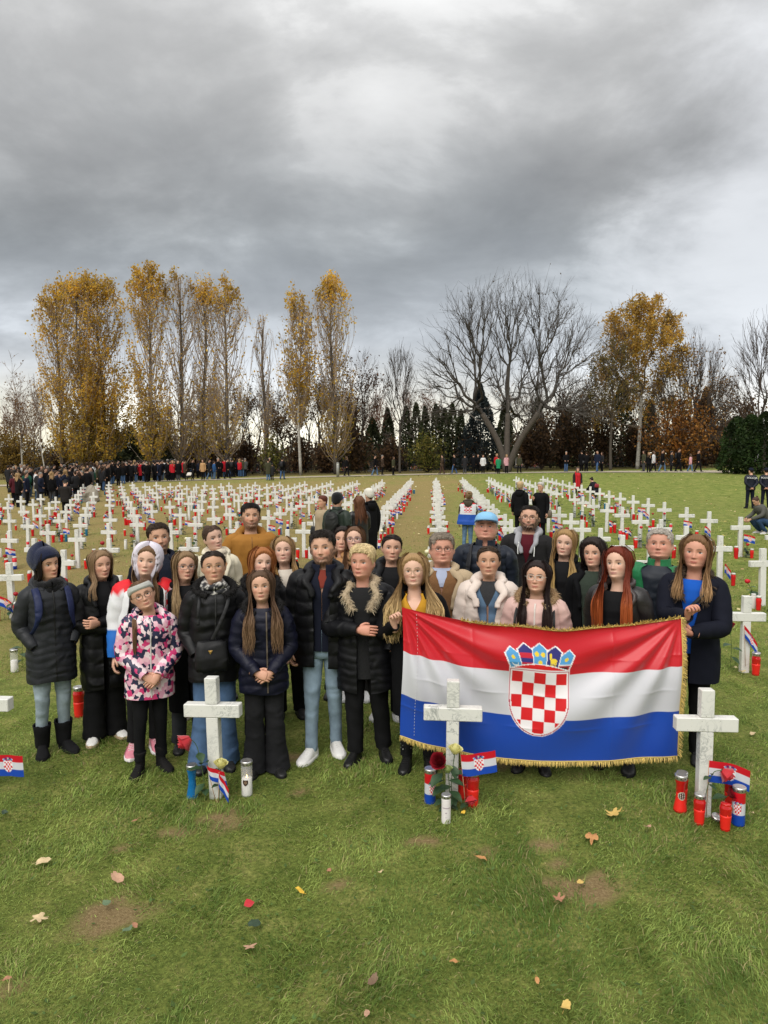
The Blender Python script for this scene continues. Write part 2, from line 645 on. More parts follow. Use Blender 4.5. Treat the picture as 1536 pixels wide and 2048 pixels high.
# ------------------------------------------------------------------ path along the far side
PATHL = catmull([(-70, 48, 0), (-40, 55, 0), (-24, 60.5, 0), (-10, 65, 0), (0, 66.5, 0), (9, 66, 0), (17, 63, 0), (25, 57, 0), (33, 50, 0), (45, 40, 0)], 120)
tan_ = np.gradient(PATHL, axis=0)
tan_ /= np.linalg.norm(tan_, axis=1)[:, None]
nor = np.stack([-tan_[:, 1], tan_[:, 0], 0 * tan_[:, 0]], 1)
wd = 1.6 + 1.1 * sm(10, 22, PATHL[:, 0])
rows = []
for off in np.linspace(-1, 1, 7):
    q = PATHL + nor * wd[:, None] * off
    q[:, 2] = gz(q[:, 0], q[:, 1]) + .035
    rows.append(q)
g = Geo()
g.grid(np.array(rows), wrap=False)
tag(g.build('path', mat('gravel_path', (.36, .31, .24), .95, noise=.3, nscale=3.0, bump=.3, bscale=20, mixcol=None)), kind='structure')

# ------------------------------------------------------------------ grass blades (the near lawn)
def blades(n, x, y, h, w, cols):
    a = rng.uniform(0, 2 * PI, n)
    lean = rng.uniform(.4, 2.0, n) * h
    ld = rng.normal(0, .9, n) + 2.4 * wob(np.stack([x, y, 0 * x], -1), 2.0, 4)
    bx, by = np.cos(a) * w, np.sin(a) * w
    z = gz(x, y) - .004
    b0 = np.stack([x - bx, y - by, z], -1)
    b1 = np.stack([x + bx, y + by, z], -1)
    mx, my = x + np.cos(ld) * lean * .35, y + np.sin(ld) * lean * .35
    m0 = np.stack([mx - bx * .7, my - by * .7, z + h * .6], -1)
    m1 = np.stack([mx + bx * .7, my + by * .7, z + h * .6], -1)
    tp = np.stack([x + np.cos(ld) * lean, y + np.sin(ld) * lean, z + h * np.clip(1.15 - .38 * lean / h, .42, 1)], -1)
    V = np.stack([b0, b1, m0, m1, tp], 1).reshape(-1, 3)
    k = np.arange(n)[:, None] * 5
    Q = np.concatenate([k, k + 1, k + 3, k + 2], 1)
    T = np.concatenate([k + 2, k + 3, k + 4], 1)
    C = np.repeat(cols, 5, axis=0).reshape(n, 5, 3)
    return V, Q, T, C.reshape(-1, 3)


def grass_band(y0, y1, dens, h0, w0):
    half = lambda y: .60 * y + .35
    area = (half(y0) + half(y1)) * (y1 - y0)
    n = int(dens * area)
    y = rng.uniform(y0, y1, n)
    x = (rng.uniform(-1, 1, n) * half(y1)) - .07 * y
    keep = np.abs(x + .07 * y) < half(y)
    x, y = x[keep], y[keep]
    P = np.stack([x, y, 0 * x], -1)
    dm = dirt_mask(x, y)
    patch = .5 + .35 * wob(P, 2.6, 6) + .25 * wob(P, 7, 2)
    keep = rng.uniform(0, 1, len(x)) > dm * .9
    keep &= rng.uniform(0, 1, len(x)) < .55 + .75 * patch
    keep &= rng.uniform(0, 1, len(x)) > .75 * dry_mask(x, y)
    x, y, patch = x[keep], y[keep], patch[keep]
    P = P[keep]
    n = len(x)
    tuft = np.clip(.5 + .5 * wob(P, 4.2, 11), 0, 1)
    h = h0 * rng.uniform(.4, 1.2, n) * (.55 + 1.1 * tuft ** 2.5)
    d = dry_mask(x, y)
    ca = np.array([.125, .205, .040])
    cb = np.array([.405, .50, .13])
    cd = np.array([.48, .41, .19])
    f = np.clip(.45 + .34 * wob(P, 1.1, 9) + .34 * wob(P, 5, 1) + rng.normal(0, .26, n), 0, 1)[:, None]
    col = ca * (1 - f) + cb * f
    isd = (rng.uniform(0, 1, n) < .10 + .08 * wob(P, 1.7, 14) + .5 * d)[:, None]
    col = np.where(isd, cd * rng.uniform(.5, 1.1, (n, 1)), col)
    col = col * rng.uniform(.75, 1.2, (n, 1))
    return blades(n, x, y, h, w0 * rng.uniform(.7, 1.3, n), col)


g = Geo()
for a in ((2.2, 3.4, 12500, .037, .0022), (3.4, 4.8, 7600, .038, .0027), (4.8, 6.6, 4200, .038, .0035), (6.6, 9.5, 1700, .040, .0046), (9.5, 15, 420, .046, .0075), (15, 26, 95, .05, .014)):
    g.add(*grass_band(*a))
grass = g.build('grass', mat('grass_blade', (1, 1, 1), .6, attr='raw', spec=.25, translucent=.42), smooth=True)
tag(grass, 'short uneven green lawn grass with worn patches', 'grass', kind='stuff')

# broad clover and plantain leaves in the near lawn
n = 520
y = rng.uniform(2.4, 5.2, n)
x = rng.uniform(-.62, .55, n) * y
s = rng.uniform(.008, .02, n)
a = rng.uniform(0, 6.28, n)
e1 = np.stack([np.cos(a), np.sin(a), .25 + 0 * a], -1) * s[:, None]
e2 = np.stack([-np.sin(a), np.cos(a), 0 * a], -1) * (s * .55)[:, None]
c = np.stack([x, y, rng.uniform(.012, .035, n)], -1)
V = np.stack([c - e1, c + e2 - e1 * .2, c + e1, c - e2 - e1 * .2], 1).reshape(-1, 3)
g = Geo().add(V, np.arange(n * 4).reshape(-1, 4), None, np.repeat(np.array([.10, .16, .045]) * rng.uniform(.7, 1.5, (n, 1)), 4, axis=0))
tag(g.build('lawn_weeds', mat('grass_blade'), smooth=False), 'small broad clover and plantain leaves in the near lawn', 'weeds', kind='stuff')

# small pale leaves scattered over the far lawn
n = 2600
y = rng.uniform(8, 68, n)
x = rng.uniform(-.62, .5, n) * y
k = (x > -2 - .12 * y) | (rng.uniform(0, 1, n) < .35)
x, y = x[k], y[k]
n = len(x)
s = rng.uniform(.022, .05, n) * (.7 + y / 70)
a = rng.uniform(0, 6.28, n)
e1 = np.stack([np.cos(a), np.sin(a), rng.uniform(-.3, .5, n)], -1) * s[:, None]
e2 = np.stack([-np.sin(a), np.cos(a), rng.uniform(-.3, .5, n)], -1) * (s * .7)[:, None]
c = np.stack([x, y, gz(x, y) + .045], -1)
V = np.stack([c - e1, c + e2, c + e1, c - e2], 1).reshape(-1, 3)
pal = np.array([(.42, .33, .16), (.5, .42, .22), (.36, .22, .1), (.45, .36, .1)])
g = Geo().add(V, np.arange(n * 4).reshape(-1, 4), None, np.repeat(pal[rng.integers(0, 4, n)], 4, axis=0))
tag(g.build('fallen_leaves', mat('leaf_litter', (1, 1, 1), .7, attr='raw'), smooth=False), 'tiny pale fallen leaves strewn over the lawn between the crosses', 'leaves', kind='stuff')


# ------------------------------------------------------------------ flag print
def croatia(u, v, asp=2.0, cu=.5, arms=True, sc=1.0):
    """Colour of the flag at (u, v), v from the top."""
    RED, WHT, BLU = np.array([.50, .0045, .014]), np.array([.57, .57, .615]), np.array([.006, .055, .37])
    u, v = np.broadcast_arrays(np.asarray(u, float), np.asarray(v, float))
    c = np.where((v < 1 / 3)[..., None], RED, np.where((v < 2 / 3)[..., None], WHT, BLU))
    if not arms:
        return c
    X, Y = (u - cu) * asp * 1.03 / sc, (v * 1.03 - .515) / sc + .19

    def put(mask, col):
        nonlocal c
        c = np.where(mask[..., None], np.array(col), c)

    def shield(e):
        hw = .205 + e
        low = Y > .22
        yy = np.clip((Y - .22) / (.265 + e), 0, 1)
        return (Y > -e) & (Y < .485 + e) & (np.abs(X) < np.where(low, hw * np.sqrt(1 - yy ** 2), hw))
    LB, NB, YE = (.075, .30, .58), (.02, .018, .16), (.75, .55, .03)
    # crown of five small shields
    bx = np.array([-.215, -.128, -.044, .044, .128, .215])
    tx = np.array([-.265, -.165, -.055, .055, .165, .265])
    base = -.02 - .045 * (1 - (X / .215) ** 2)
    inn = np.zeros(X.shape, bool)
    cells = []
    for i in range(5):
        f = np.clip((-.03 - Y) / .13, 0, 1.4)
        l_, r_ = bx[i] + (tx[i] - bx[i]) * f, bx[i + 1] + (tx[i + 1] - bx[i + 1]) * f
        w = r_ - l_
        s = np.clip((X - l_) / np.maximum(w, 1e-4), 0, 1)
        drop = .035 * (abs(i - 2) / 2) ** 2
        top = (-.208 + drop) + .045 * np.abs(s - .5) * 2
        m = (X > l_) & (X < r_) & (Y > top) & (Y < base)
        cells.append((m, s, (Y + .208 - drop) / .165, l_, w))
        inn |= (X > l_ - .008) & (X < r_ + .008) & (Y > top - .009) & (Y < base + .008)
    put(inn, (.8, .78, .8))
    for i, (m, s, h, l_, w) in enumerate(cells):
        m = m & (s > .03) & (s < .97)
        put(m, NB if i in (1, 3) else LB)
        if i == 1:
            put(m & (np.mod((Y + .165) / .15, .44) > .2) & (Y > -.165), (.5, .01, .03))
        if i in (0, 4):
            put(m & ((s - .5) ** 2 + ((h - .42) * 1.5) ** 2 < .02), YE)
        if i == 0:
            put(m & ((s - .5) ** 2 + ((h - .62) * 1.3) ** 2 < .09) & ((s - .5) ** 2 + ((h - .55) * 1.3) ** 2 > .085) & (h > .65), (.8, .8, .8))
        if i == 4:
            put(m & (h > .62) & (h < .98), (.8, .75, .78))
            put(m & (h > .68) & (h < .92), (.45, .02, .04))
            put(m & (np.abs(h - .8) < .045) & (np.abs(s - .5) < .34), (.03, .01, .01))
        if i == 2:
            for a, b in ((.28, .45), (.72, .45), (.5, .82)):
                put(m & ((s - a) ** 2 + ((h - b) * 1.5) ** 2 < .026), YE)
        if i == 3:
            put(m & (((s - .52) / .26) ** 2 + ((h - .65) / .12) ** 2 < 1), YE)
            put(m & (((s - .27) / .1) ** 2 + ((h - .45) / .14) ** 2 < 1), YE)
            for a in (.34, .46, .62, .74):
                put(m & (np.abs(s - a) < .035) & (h > .65) & (h < .98), YE)
    put((Y > base + .008) & (Y < .005) & (np.abs(X) < .21) & (Y > -.07), (.62, .01, .015))
    put(shield(.019), (.72, .65, .68))
    put(shield(.013), (.42, .01, .05))
    put(shield(.006), (.8, .76, .78))
    ci, cj = np.floor((X + .205) / .082), np.floor(Y / .097)
    chk = shield(-.004) & (np.mod(ci + cj, 2) == 0)
    put(chk, (.62, .008, .014))
    return c


# ------------------------------------------------------------------ marble crosses
def marble():
    m = bpy.data.materials.new('white_marble')
    m.use_nodes = True
    t = m.node_tree
    p = t.nodes['Principled BSDF']
    p.inputs['Roughness'].default_value = .5
    p.inputs['Specular IOR Level'].default_value = .35
    geo = N(t, 'ShaderNodeObjectInfo')
    tcx = N(t, 'ShaderNodeTexCoord')
    ofs = N(t, 'ShaderNodeVectorMath', operation='MULTIPLY_ADD')
    t.links.new(geo.outputs['Location'], ofs.inputs[0])
    ofs.inputs[1].default_value = (3.1, 2.3, 1.7)
    t.links.new(tcx.outputs['Object'], ofs.inputs[2])
    w = N(t, 'ShaderNodeTexNoise', i_Scale=9.0, i_Detail=7.0, i_Roughness=.62, i_Distortion=1.6)
    t.links.new(ofs.outputs[0], w.inputs['Vector'])
    v = math_n(t, 'ABSOLUTE', math_n(t, 'SUBTRACT', w.outputs[0], .5))
    vein = ramp_n(t, v, [(.0, (.29, .30, .285)), (.016, (.49, .495, .47)), (.05, (.655, .65, .61))])
    n2_ = N(t, 'ShaderNodeTexNoise', i_Scale=4.0, i_Detail=4.0)
    t.links.new(ofs.outputs[0], n2_.inputs['Vector'])
    cold = mix_n(t, ramp_n(t, n2_.outputs[0], [(.42, (0, 0, 0)), (.66, (1, 1, 1))]), (.67, .665, .625), vein)
    n3_ = N(t, 'ShaderNodeTexNoise', i_Scale=70.0, i_Detail=2.0)
    t.links.new(ofs.outputs[0], n3_.inputs['Vector'])
    cold = mix_n(t, ramp_n(t, n3_.outputs[0], [(.68, (0, 0, 0)), (.76, (1, 1, 1))]), cold, (.36, .37, .32))
    t.links.new(cold, p.inputs['Base Color'])
    b = N(t, 'ShaderNodeBump', i_Strength=.12, i_Distance=.004)
    t.links.new(w.outputs[0], b.inputs['Height'])
    t.links.new(b.outputs[0], p.inputs['Normal'])
    return m


MARBLE = marble()
CW, CT = .0435, .036
lower_post = Geo().box((-CW, -CT, -.05), (CW, CT, .585), bevel=.004).mesh('lower_post', MARBLE, False)
crossbar = Geo().box((-.203, -CT - .003, .5865), (.203, CT + .003, .680), bevel=.005).mesh('crossbar', MARBLE, False)
upper_post = Geo().box((-CW, -CT, .6815), (CW, CT, .868), bevel=.004).mesh('upper_post', MARBLE, False)
g = Geo().box((-CW, -CT, -.05), (CW, CT, .868), bevel=.004)
g.box((-.203, -CT - .002, .588), (.203, CT + .002, .680), bevel=.005)
far_cross = g.mesh('marble_cross', MARBLE, False)
ORD = ['front', 'second', 'third', 'fourth', 'fifth', 'sixth', 'seventh', 'eighth', 'ninth', 'tenth', 'eleventh', 'twelfth', 'thirteenth', 'fourteenth', 'fifteenth', 'sixteenth', 'seventeenth', 'eighteenth', 'nineteenth', 'twentieth', 'twenty-first', 'twenty-second', 'twenty-third', 'twenty-fourth', 'twenty-fifth']


def col_phrase(k):
    if k == 0:
        return 'the middle column'
    return '%s column %s of the middle' % ((ORD[abs(k) - 1] if abs(k) > 1 else 'first'), 'left' if k < 0 else 'right')


_cf = Vector((-math.sin(R(CAM_YAW)) * math.cos(R(CAM_PITCH)), math.cos(R(CAM_YAW)) * math.cos(R(CAM_PITCH)), -math.sin(R(CAM_PITCH))))
_cr = Vector((math.cos(R(CAM_YAW)), math.sin(R(CAM_YAW)), 0))


def in_view(x, y, pad=.02):
    v = Vector((x, y, -CAM_H + .5))
    zc = v.dot(_cf)
    return zc > 1 and abs(v.dot(_cr) / zc) < .5297 + pad


crosses = []
crng = np.random.default_rng(21)
SKIP = {(1, -1), (1, 1)}
for n_ in range(0, 25):
    for k in range(-15, 5):
        x = .1 + 1.66 * k + crng.normal(0, .025)
        y = (4.92 if n_ == 0 else 4.95 + 1.73 * n_ - .08 * x) + crng.normal(0, .03)
        if n_ == 0 and k in (-1, 0, 1):
            x, y = {-1: (-1.54, 4.9), 0: (.13, 4.96), 1: (1.82, 4.87)}[k]
        if n_ == 0 and k == -2:
            x, y = -3.255, 4.92
        if (n_, k) in SKIP or not (in_view(x, y) or (n_, k) == (0, -2)):
            continue
        if x / y < -.52 and y > 33:
            continue
        if y > 46.5 + (-.05 * x):
            continue
        if crng.uniform() < .03 and n_ > 4:
            continue
        crosses.append((n_, k, x, y))
crosses.sort(key=lambda c: c[3])
N_CROSS = len(crosses)
extra = Geo()
cross_pos = {}
for i, (n_, k, x, y) in enumerate(crosses):
    z = float(gz(x, y))
    rz = crng.normal(0, R(2.2)) if n_ else R((0, 1.2, 0, -3.0)[k % 4])
    lx, ly = crng.normal(0, R(.7)), crng.normal(0, R(.8))
    cross_pos[(n_, k)] = (x, y, z)
    if i < 300:
        lab = {(0, -2): 'white marble cross at the edge, only its arm tip in the frame', (0, -1): 'white marble cross with grey veins before the wide blue jeans, blue candle beside it', (0, 0): 'white marble cross standing in front of the big flag, roses at its foot', (0, 1): 'white marble cross by the fringed flag edge with red candles round it'}.get((n_, k)) or 'white marble cross in %s row from the front, %s' % (ORD[n_], col_phrase(k))
        if n_ <= 2:
            o = empty('marble_cross', (x, y, z), rz)
            for nm, me in (('lower_post', lower_post), ('crossbar', crossbar), ('upper_post', upper_post)):
                c = bpy.data.objects.new(nm, me)
                COL.objects.link(c)
                c.parent = o
        else:
            o = bpy.data.objects.new('marble_cross', far_cross)
            COL.objects.link(o)
            o.location = (x, y, z)
        o.rotation_euler = (lx, ly, rz)
        o.scale = (1, 1, 1 + (crng.normal(0, .015) if n_ else 0))
        tag(o, lab, 'cross', 'white marble crosses in rows')
    else:
        for lo, hi in (((-CW, -CT, -.05), (CW, CT, .868)), ((-.203, -CT - .002, .588), (.203, CT + .002, .680))):
            extra.box(np.array(lo) + (x, y, z), np.array(hi) + (x, y, z))
if extra.n:
    tag(extra.build('far_crosses', MARBLE, smooth=False), 'small white marble crosses in the farthest rows', 'crosses', kind='stuff')


# ------------------------------------------------------------------ offerings: candles, roses, paper flags
RED_GLASS = mat('red_glass', (.62, .012, .012), .12, spec=.6, trans=.25, noise=.1, nscale=30, coat=.4)
BLUE_GLASS = mat('blue_glass', (.006, .16, .42), .15, spec=.6, trans=.2, noise=.1, nscale=30, coat=.4)
CLEAR_GLASS = mat('clear_plastic', (.80, .80, .78), .12, spec=.6, noise=.05, alpha=.28)
WHITE_PL = mat('white_plastic', (.74, .70, .69), .4, noise=.05, nscale=10)
RED_WAX = mat('red_wax', (.75, .02, .012), .45, noise=.1, nscale=25)
WHITE_WAX = mat('white_wax', (.78, .75, .72), .5, noise=.06, nscale=20)
LID = mat('silver_lid', (.62, .61, .6), .28, metal=.85, noise=.1, nscale=40, bump=.2, bscale=80)
HOLE = mat('lid_hole', (.025, .02, .02), .8, noise=.1)
FLAME = mat('flame', (1, .6, .2), .5, emit=((1, .55, .16), 6.0), noise=.1)
TRI = mat('printed_sleeve', (1, 1, 1), .3, attr='raw', spec=.5, coat=.3, noise=.04, nscale=20)
SH = {'hourglass': [(.036, 0), (.040, .006), (.038, .02), (.028, .08), (.024, .13), (.028, .165), (.034, .195), (.034, .205)], 'tumbler': [(.026, 0), (.030, .004), (.029, .02), (.031, .05), (.036, .12), (.038, .15), (.032, .168), (.031, .178)], 'jar': [(.034, 0), (.037, .004), (.035, .02), (.036, .07), (.040, .15), (.042, .178), (.035, .198), (.034, .205)], 'cylinder': [(.036, 0), (.038, .004), (.0375, .1), (.0375, .2), (.036, .212)]}


def cand_print(prof, kind):
    z = prof[:, 1] / prof[-1, 1]
    if kind == 'tricolour':
        f = z[:, None]
        return np.where(f > .66, np.array([.55, .01, .02]), np.where(f > .33, np.array([.74, .72, .7]), np.array([.01, .04, .36])))
    return None


def candle(loc, shape, kind, label, h=1.0, lid=True, rz=0.0, emblem=None, lit=False):
    root = empty('grave_candle', loc, rz, h)
    tag(root, label, 'candle', 'grave candles beside the front crosses')
    prof = np.array(SH[shape], float)
    fine_ = np.linspace(0, 1, 40)
    tt = np.linspace(0, 1, len(prof))
    z = np.interp(fine_, tt, prof[:, 1])
    pr = np.stack([np.interp(fine_, tt, prof[:, 0]), z], 1)
    top = prof[-1, 1]
    g = Geo()
    if kind == 'tricolour':
        th = np.linspace(0, 2 * PI, 72, endpoint=False)
        zz_ = np.linspace(0, top, 60)
        rr = np.interp(zz_, pr[:, 1], pr[:, 0])
        P = np.stack([rr[:, None] * np.sin(th), -rr[:, None] * np.cos(th), np.broadcast_to(zz_[:, None], (60, 72))], -1)
        thw = (th + PI) % (2 * PI) - PI
        U = .5 + np.broadcast_to(thw[None], (60, 72)) * .0375 / .21 * 1.15
        Vv = 1 - np.broadcast_to(zz_[:, None] / top, (60, 72))
        col = croatia(U, Vv, asp=1.0, cu=.56, sc=.58)
        # the arms sit on the white band of the sleeve
        g.grid(P, True, True, True, col=col)
        g.build('sleeve', TRI, root)
    else:
        lathe(g, pr, 28)
        g.build('glass', {'red': RED_GLASS, 'blue': BLUE_GLASS, 'white': WHITE_PL, 'clear': CLEAR_GLASS}[kind], root)
    if kind in ('clear',):
        g = Geo()
        lathe(g, [(.033, .006), (.034, .01), (.034, .118), (.031, .122)], 24)
        g.build('wax', WHITE_WAX, root)
    if kind == 'red':
        g = Geo()
        w = pr[:, 0] + .0006
        kk = (pr[:, 1] > .012) & (pr[:, 1] < top * .62)
        lathe(g, np.stack([w[kk], pr[kk, 1]], 1), 28)
        g.build('wax', RED_WAX, root)
    if lit:
        g = Geo()
        lathe(g, [(.0005, 0), (.004, .006), (.0045, .012), (.002, .024), (.0003, .032)], 10)
        fl = g.build('flame', FLAME, root)
        fl.scale = (.75,) * 3
        fl.location = (0, -(.0 if kind == 'clear' else .031), top * (.56 if kind == 'clear' else .5))
    if lid:
        r = prof[-1, 0] + .003
        g = Geo()
        lathe(g, [(r - .003, top - .004), (r, top), (r + .001, top + .014), (r + .001, top + .022), (r - .001, top + .026), (r - .006, top + .028), (r - .012, top + .026), (.001, top + .027)], 28)
        ld = g.build('lid', LID, root)
        for q in range(10):
            a = q * 2 * PI / 10
            g = Geo()
            c = np.array([math.cos(a), math.sin(a), 0])
            s = np.array([-math.sin(a), math.cos(a), 0])
            b = np.linspace(0, 2 * PI, 8, endpoint=False)
            P = c * (r + .0022) + np.outer(np.cos(b) * .0042, s) + np.outer(np.sin(b) * .0048, (0, 0, 1)) + (0, 0, top + .011)
            g.add(np.concatenate([P, [c * (r + .0026) + (0, 0, top + .011)]]), None, [(i, (i + 1) % 8, 8) for i in range(8)])
            g.build('vent_hole', HOLE, ld)
    if emblem:
        emblem(root, pr)
    return root


def on_side(pr, z, x, out=.0012):
    r = float(np.interp(z, pr[:, 1], pr[:, 0])) + out
    a = x / r
    return np.array([r * math.sin(a), -r * math.cos(a), z])


def emb_patch(shape_fn, n, size, zc, m_=(1, 1, 1)):
    def f(root, pr):
        k = n
        uu = np.linspace(-1, 1, k)
        P = np.array([[on_side(pr, zc + v * size, u * size) for u in uu] for v in uu])
        U, Vv = np.meshgrid(uu, uu)
        mask, col = shape_fn(U, Vv)
        idx = np.arange(k * k).reshape(k, k)
        Q = np.stack([idx[:-1, :-1], idx[:-1, 1:], idx[1:, 1:], idx[1:, :-1]], -1)
        fm = mask[:-1, :-1] & mask[1:, 1:] & mask[1:, :-1] & mask[:-1, 1:]
        g = Geo().add(P.reshape(-1, 3), Q[fm], None, col.reshape(-1, 3))
        g.build('emblem', TRI, root)
    return f


def ring_emblem(U, Vv):
    r = np.hypot(U, Vv)
    th = np.arctan2(Vv, U)
    c = np.zeros(U.shape + (3,)) + np.array([.05, .02, .02])
    c[(r > .78) & (r < .86)] = (.75, .7, .6)
    c[(r > .9) & (np.mod(th * 9 / PI, 1) > .3)] = (.75, .66, .42)
    c[(r < .72) & (np.sin(U * 13) + np.sin(Vv * 15 + U * 5) > .75)] = (.66, .6, .52)
    return r < 1, c


def shield_emblem(U, Vv):
    m = (Vv < .8) & (np.abs(U) < .85 - .75 * np.clip(-Vv, 0, 1) ** 2) & (Vv > -1)
    c = np.zeros(U.shape + (3,)) + np.array([.035, .012, .01])
    c[(np.hypot(U, Vv - .05) < .5) & (np.sin(U * 15) * np.sin(Vv * 13 + 1) > .15)] = (.42, .3, .2)
    return m, c


def cross_emblem(U, Vv):
    a = (np.abs(U) < .16) | ((np.abs(Vv - .35) < .14) & (np.abs(U) < .55))
    line = a & (np.mod(Vv * 9, 1) > .45)
    c = np.zeros(U.shape + (3,)) + np.array([.45, .38, .42])
    return line, c


candle((-1.709, 4.872, 0), 'hourglass', 'blue', 'blue hourglass grave candle with silver lid beside the cross before the jeans', 1.05)
candle((-1.331, 4.936, 0), 'cylinder', 'clear', 'clear tall grave candle half full of white wax with a dark shield print', 1.08, lit=True, emblem=emb_patch(shield_emblem, 30, .022, .10))
candle((-.022, 4.916, 0), 'cylinder', 'tricolour', 'red white and blue printed grave candle left of the rose bunch', 1.05, rz=.15)
candle((.086, 4.646, 0), 'cylinder', 'white', 'short white grave candle with printed cross in front of the roses', .82, emblem=emb_patch(cross_emblem, 40, .06, .115))
candle((.273, 4.886, 0), 'jar', 'red', 'large red grave candle with silver lid at the foot of the middle cross', 1.1)
candle((.207, 5.0, 0), 'jar', 'red', 'red grave candle hidden half behind the larger red one, middle cross', 1.0, lid=False)
candle((1.687, 4.915, 0), 'hourglass', 'red', 'red hourglass grave candle with round printed emblem by the fringed flag corner', 1.12, emblem=emb_patch(ring_emblem, 40, .026, .105))
candle((1.753, 4.744, 0), 'tumbler', 'red', 'lit red grave candle with silver lid directly before the cross post', 1.02, lit=True)
candle((1.73, 5.02, 0), 'jar', 'red', 'red grave candle mostly hidden behind the cross post near the emblem candle', 1.0)
candle((1.894, 4.677, 0), 'tumbler', 'red', 'lit red grave candle without a lid, nearest to the photographer', 1.02, lid=False, lit=True)
candle((2.01, 4.762, 0), 'cylinder', 'tricolour', 'red white and blue printed grave candle with silver lid under the bent paper flag', 1.08, rz=-.9)
candle((2.04, 4.96, 0), 'jar', 'red', 'dark red grave candle standing behind the tricolour one under the flag', 1.1)
candle((-3.285, 6.35, 0), 'jar', 'red', 'red grave candle seen between the grey coat and the black trousers', 1.25)
candle((-1.24, 6.7, 0), 'jar', 'red', 'tall red grave candle half hidden behind the light jeans', 1.25)
candle((3.52, 8.05, float(gz(3.52, 8.05))), 'tumbler', 'red', 'red grave candle before the second-row cross at the edge of the frame', 1.25, lit=True)
candle((-4.72, 7.7, float(gz(-4.72, 7.7))), 'cylinder', 'clear', 'clear grave candle with white wax behind the woman in the charcoal coat', 1.1)
g = Geo()
lathe(g, [(.03, 0), (.034, .003), (.034, .016), (.030, .02), (.001, .02)], 26)
ld = tag(g.build('candle_lid', LID), 'loose silver candle lid lying on the grass between two red candles', 'lid')
ld.location = (1.873, 4.772, .03)
ld.rotation_euler = (.35, .2, 0)
for q in range(10):
    a = q * 2 * PI / 10
    h_ = Geo()
    b = np.linspace(0, 2 * PI, 8, endpoint=False)
    c_ = np.array([math.cos(a), math.sin(a), 0])
    s_ = np.array([-math.sin(a), math.cos(a), 0])
    P = c_ * .0352 + np.outer(np.cos(b) * .0048, s_) + np.outer(np.sin(b) * .0048, (0, 0, 1)) + (0, 0, .0095)
    h_.add(np.concatenate([P, [c_ * .0356 + (0, 0, .0095)]]), None, [(i, (i + 1) % 8, 8) for i in range(8)])
    h_.build('vent_hole', HOLE, ld)

STEM = mat('rose_stem', (.07, .12, .035), .6, noise=.2)
RLEAF = mat('rose_leaf', (.035, .075, .03), .45, noise=.25, nscale=30, translucent=.15)
PETAL = {'red': mat('red_petal', (.42, .004, .012), .55, noise=.2, nscale=50, sheen=.3), 'crimson': mat('crimson_petal', (.22, .004, .012), .6, noise=.25, nscale=50), 'cream': mat('cream_petal', (.80, .76, .36), .55, noise=.1, nscale=40, translucent=.2), 'green': mat('green_bud', (.42, .50, .2), .55, noise=.15)}


def bloom_geo(r=.03, droop=False):
    g = Geo()
    b_rng = np.random.default_rng(int(r * 1e5))
    for i in range(16):
        f = i / 15
        a0 = i * 2.4 + b_rng.normal(0, .2)
        rad = r * (.22 + .8 * f)
        wid = .95 + .25 * f
        uu = np.linspace(-wid, wid, 7)
        vv = np.linspace(0, 1, 7)
        P = []
        for v in vv:
            for u in uu:
                flare = 1 + (.28 * f) * max(0, v - .55) * 2
                rr = rad * (.35 + .65 * math.sin(min(1, v * 1.2) * PI / 2)) * flare * (1 + .05 * math.sin(5 * u + i))
                z = r * (1.75 - .5 * f) * v * (1 - .12 * (abs(u) / wid) ** 2) - r * .25 * f * max(0, v - .7) * 3
                P.append((rr * math.cos(a0 + u), rr * math.sin(a0 + u), z))
        P = np.array(P).reshape(7, 7, 3)
        g.grid(P, wrap=False)
    return g


def rose_leaf(g, c, d, size, up=(0, 0, 1)):
    d = np.array(d, float)
    d /= np.linalg.norm(d)
    s = np.cross(d, up)
    s /= np.linalg.norm(s) + 1e-6
    n_ = np.cross(s, d)
    prof = [(0, .05), (.2, .6), (.45, 1), (.7, .75), (.9, .3), (1.0, .02)]
    P = []
    for f, w in prof:
        ctr = np.array(c) + d * size * f + n_ * size * (-.25 * f * f)
        P.append([ctr + s * size * .36 * w * e + n_ * size * .10 * w * abs(e) for e in (-1, -.5, 0, .5, 1)])
    g.grid(np.array(P), wrap=False)


def rose(path, color, label, leaves=(), r=.03, tilt=None, group='roses at the front crosses'):
    path = np.array(path, float)
    root = empty('rose', path[0])
    tag(root, label, 'rose', group)
    P = catmull(path - path[0], 24)
    g = Geo()
    g.grid(tube_pts(P, .0028, 6), True, True, True)
    g.build('stem', STEM, root)
    d = Vector(P[-1] - P[-3]).normalized() if tilt is None else Vector(tilt).normalized()
    b = bloom_geo(r * 1.18)
    M_ = np.array(d.to_track_quat('Z', 'Y').to_matrix())
    b.xform(lambda v: v @ M_.T + P[-1])
    b.build('bloom', PETAL[color], root)
    r = r
    g = Geo()
    for i in range(4):
        a = i * PI / 2
        rose_leaf(g, P[-1], np.array(M_ @ np.array([math.cos(a), math.sin(a), .1])), .022, tuple(M_[:, 2]))
    g.build('sepal', RLEAF, root)
    for (f, dv, s) in leaves:
        g = Geo()
        rose_leaf(g, P[int(f * 23)], dv, s * 1.3)
        g.build('leaf', RLEAF, root)
    return root


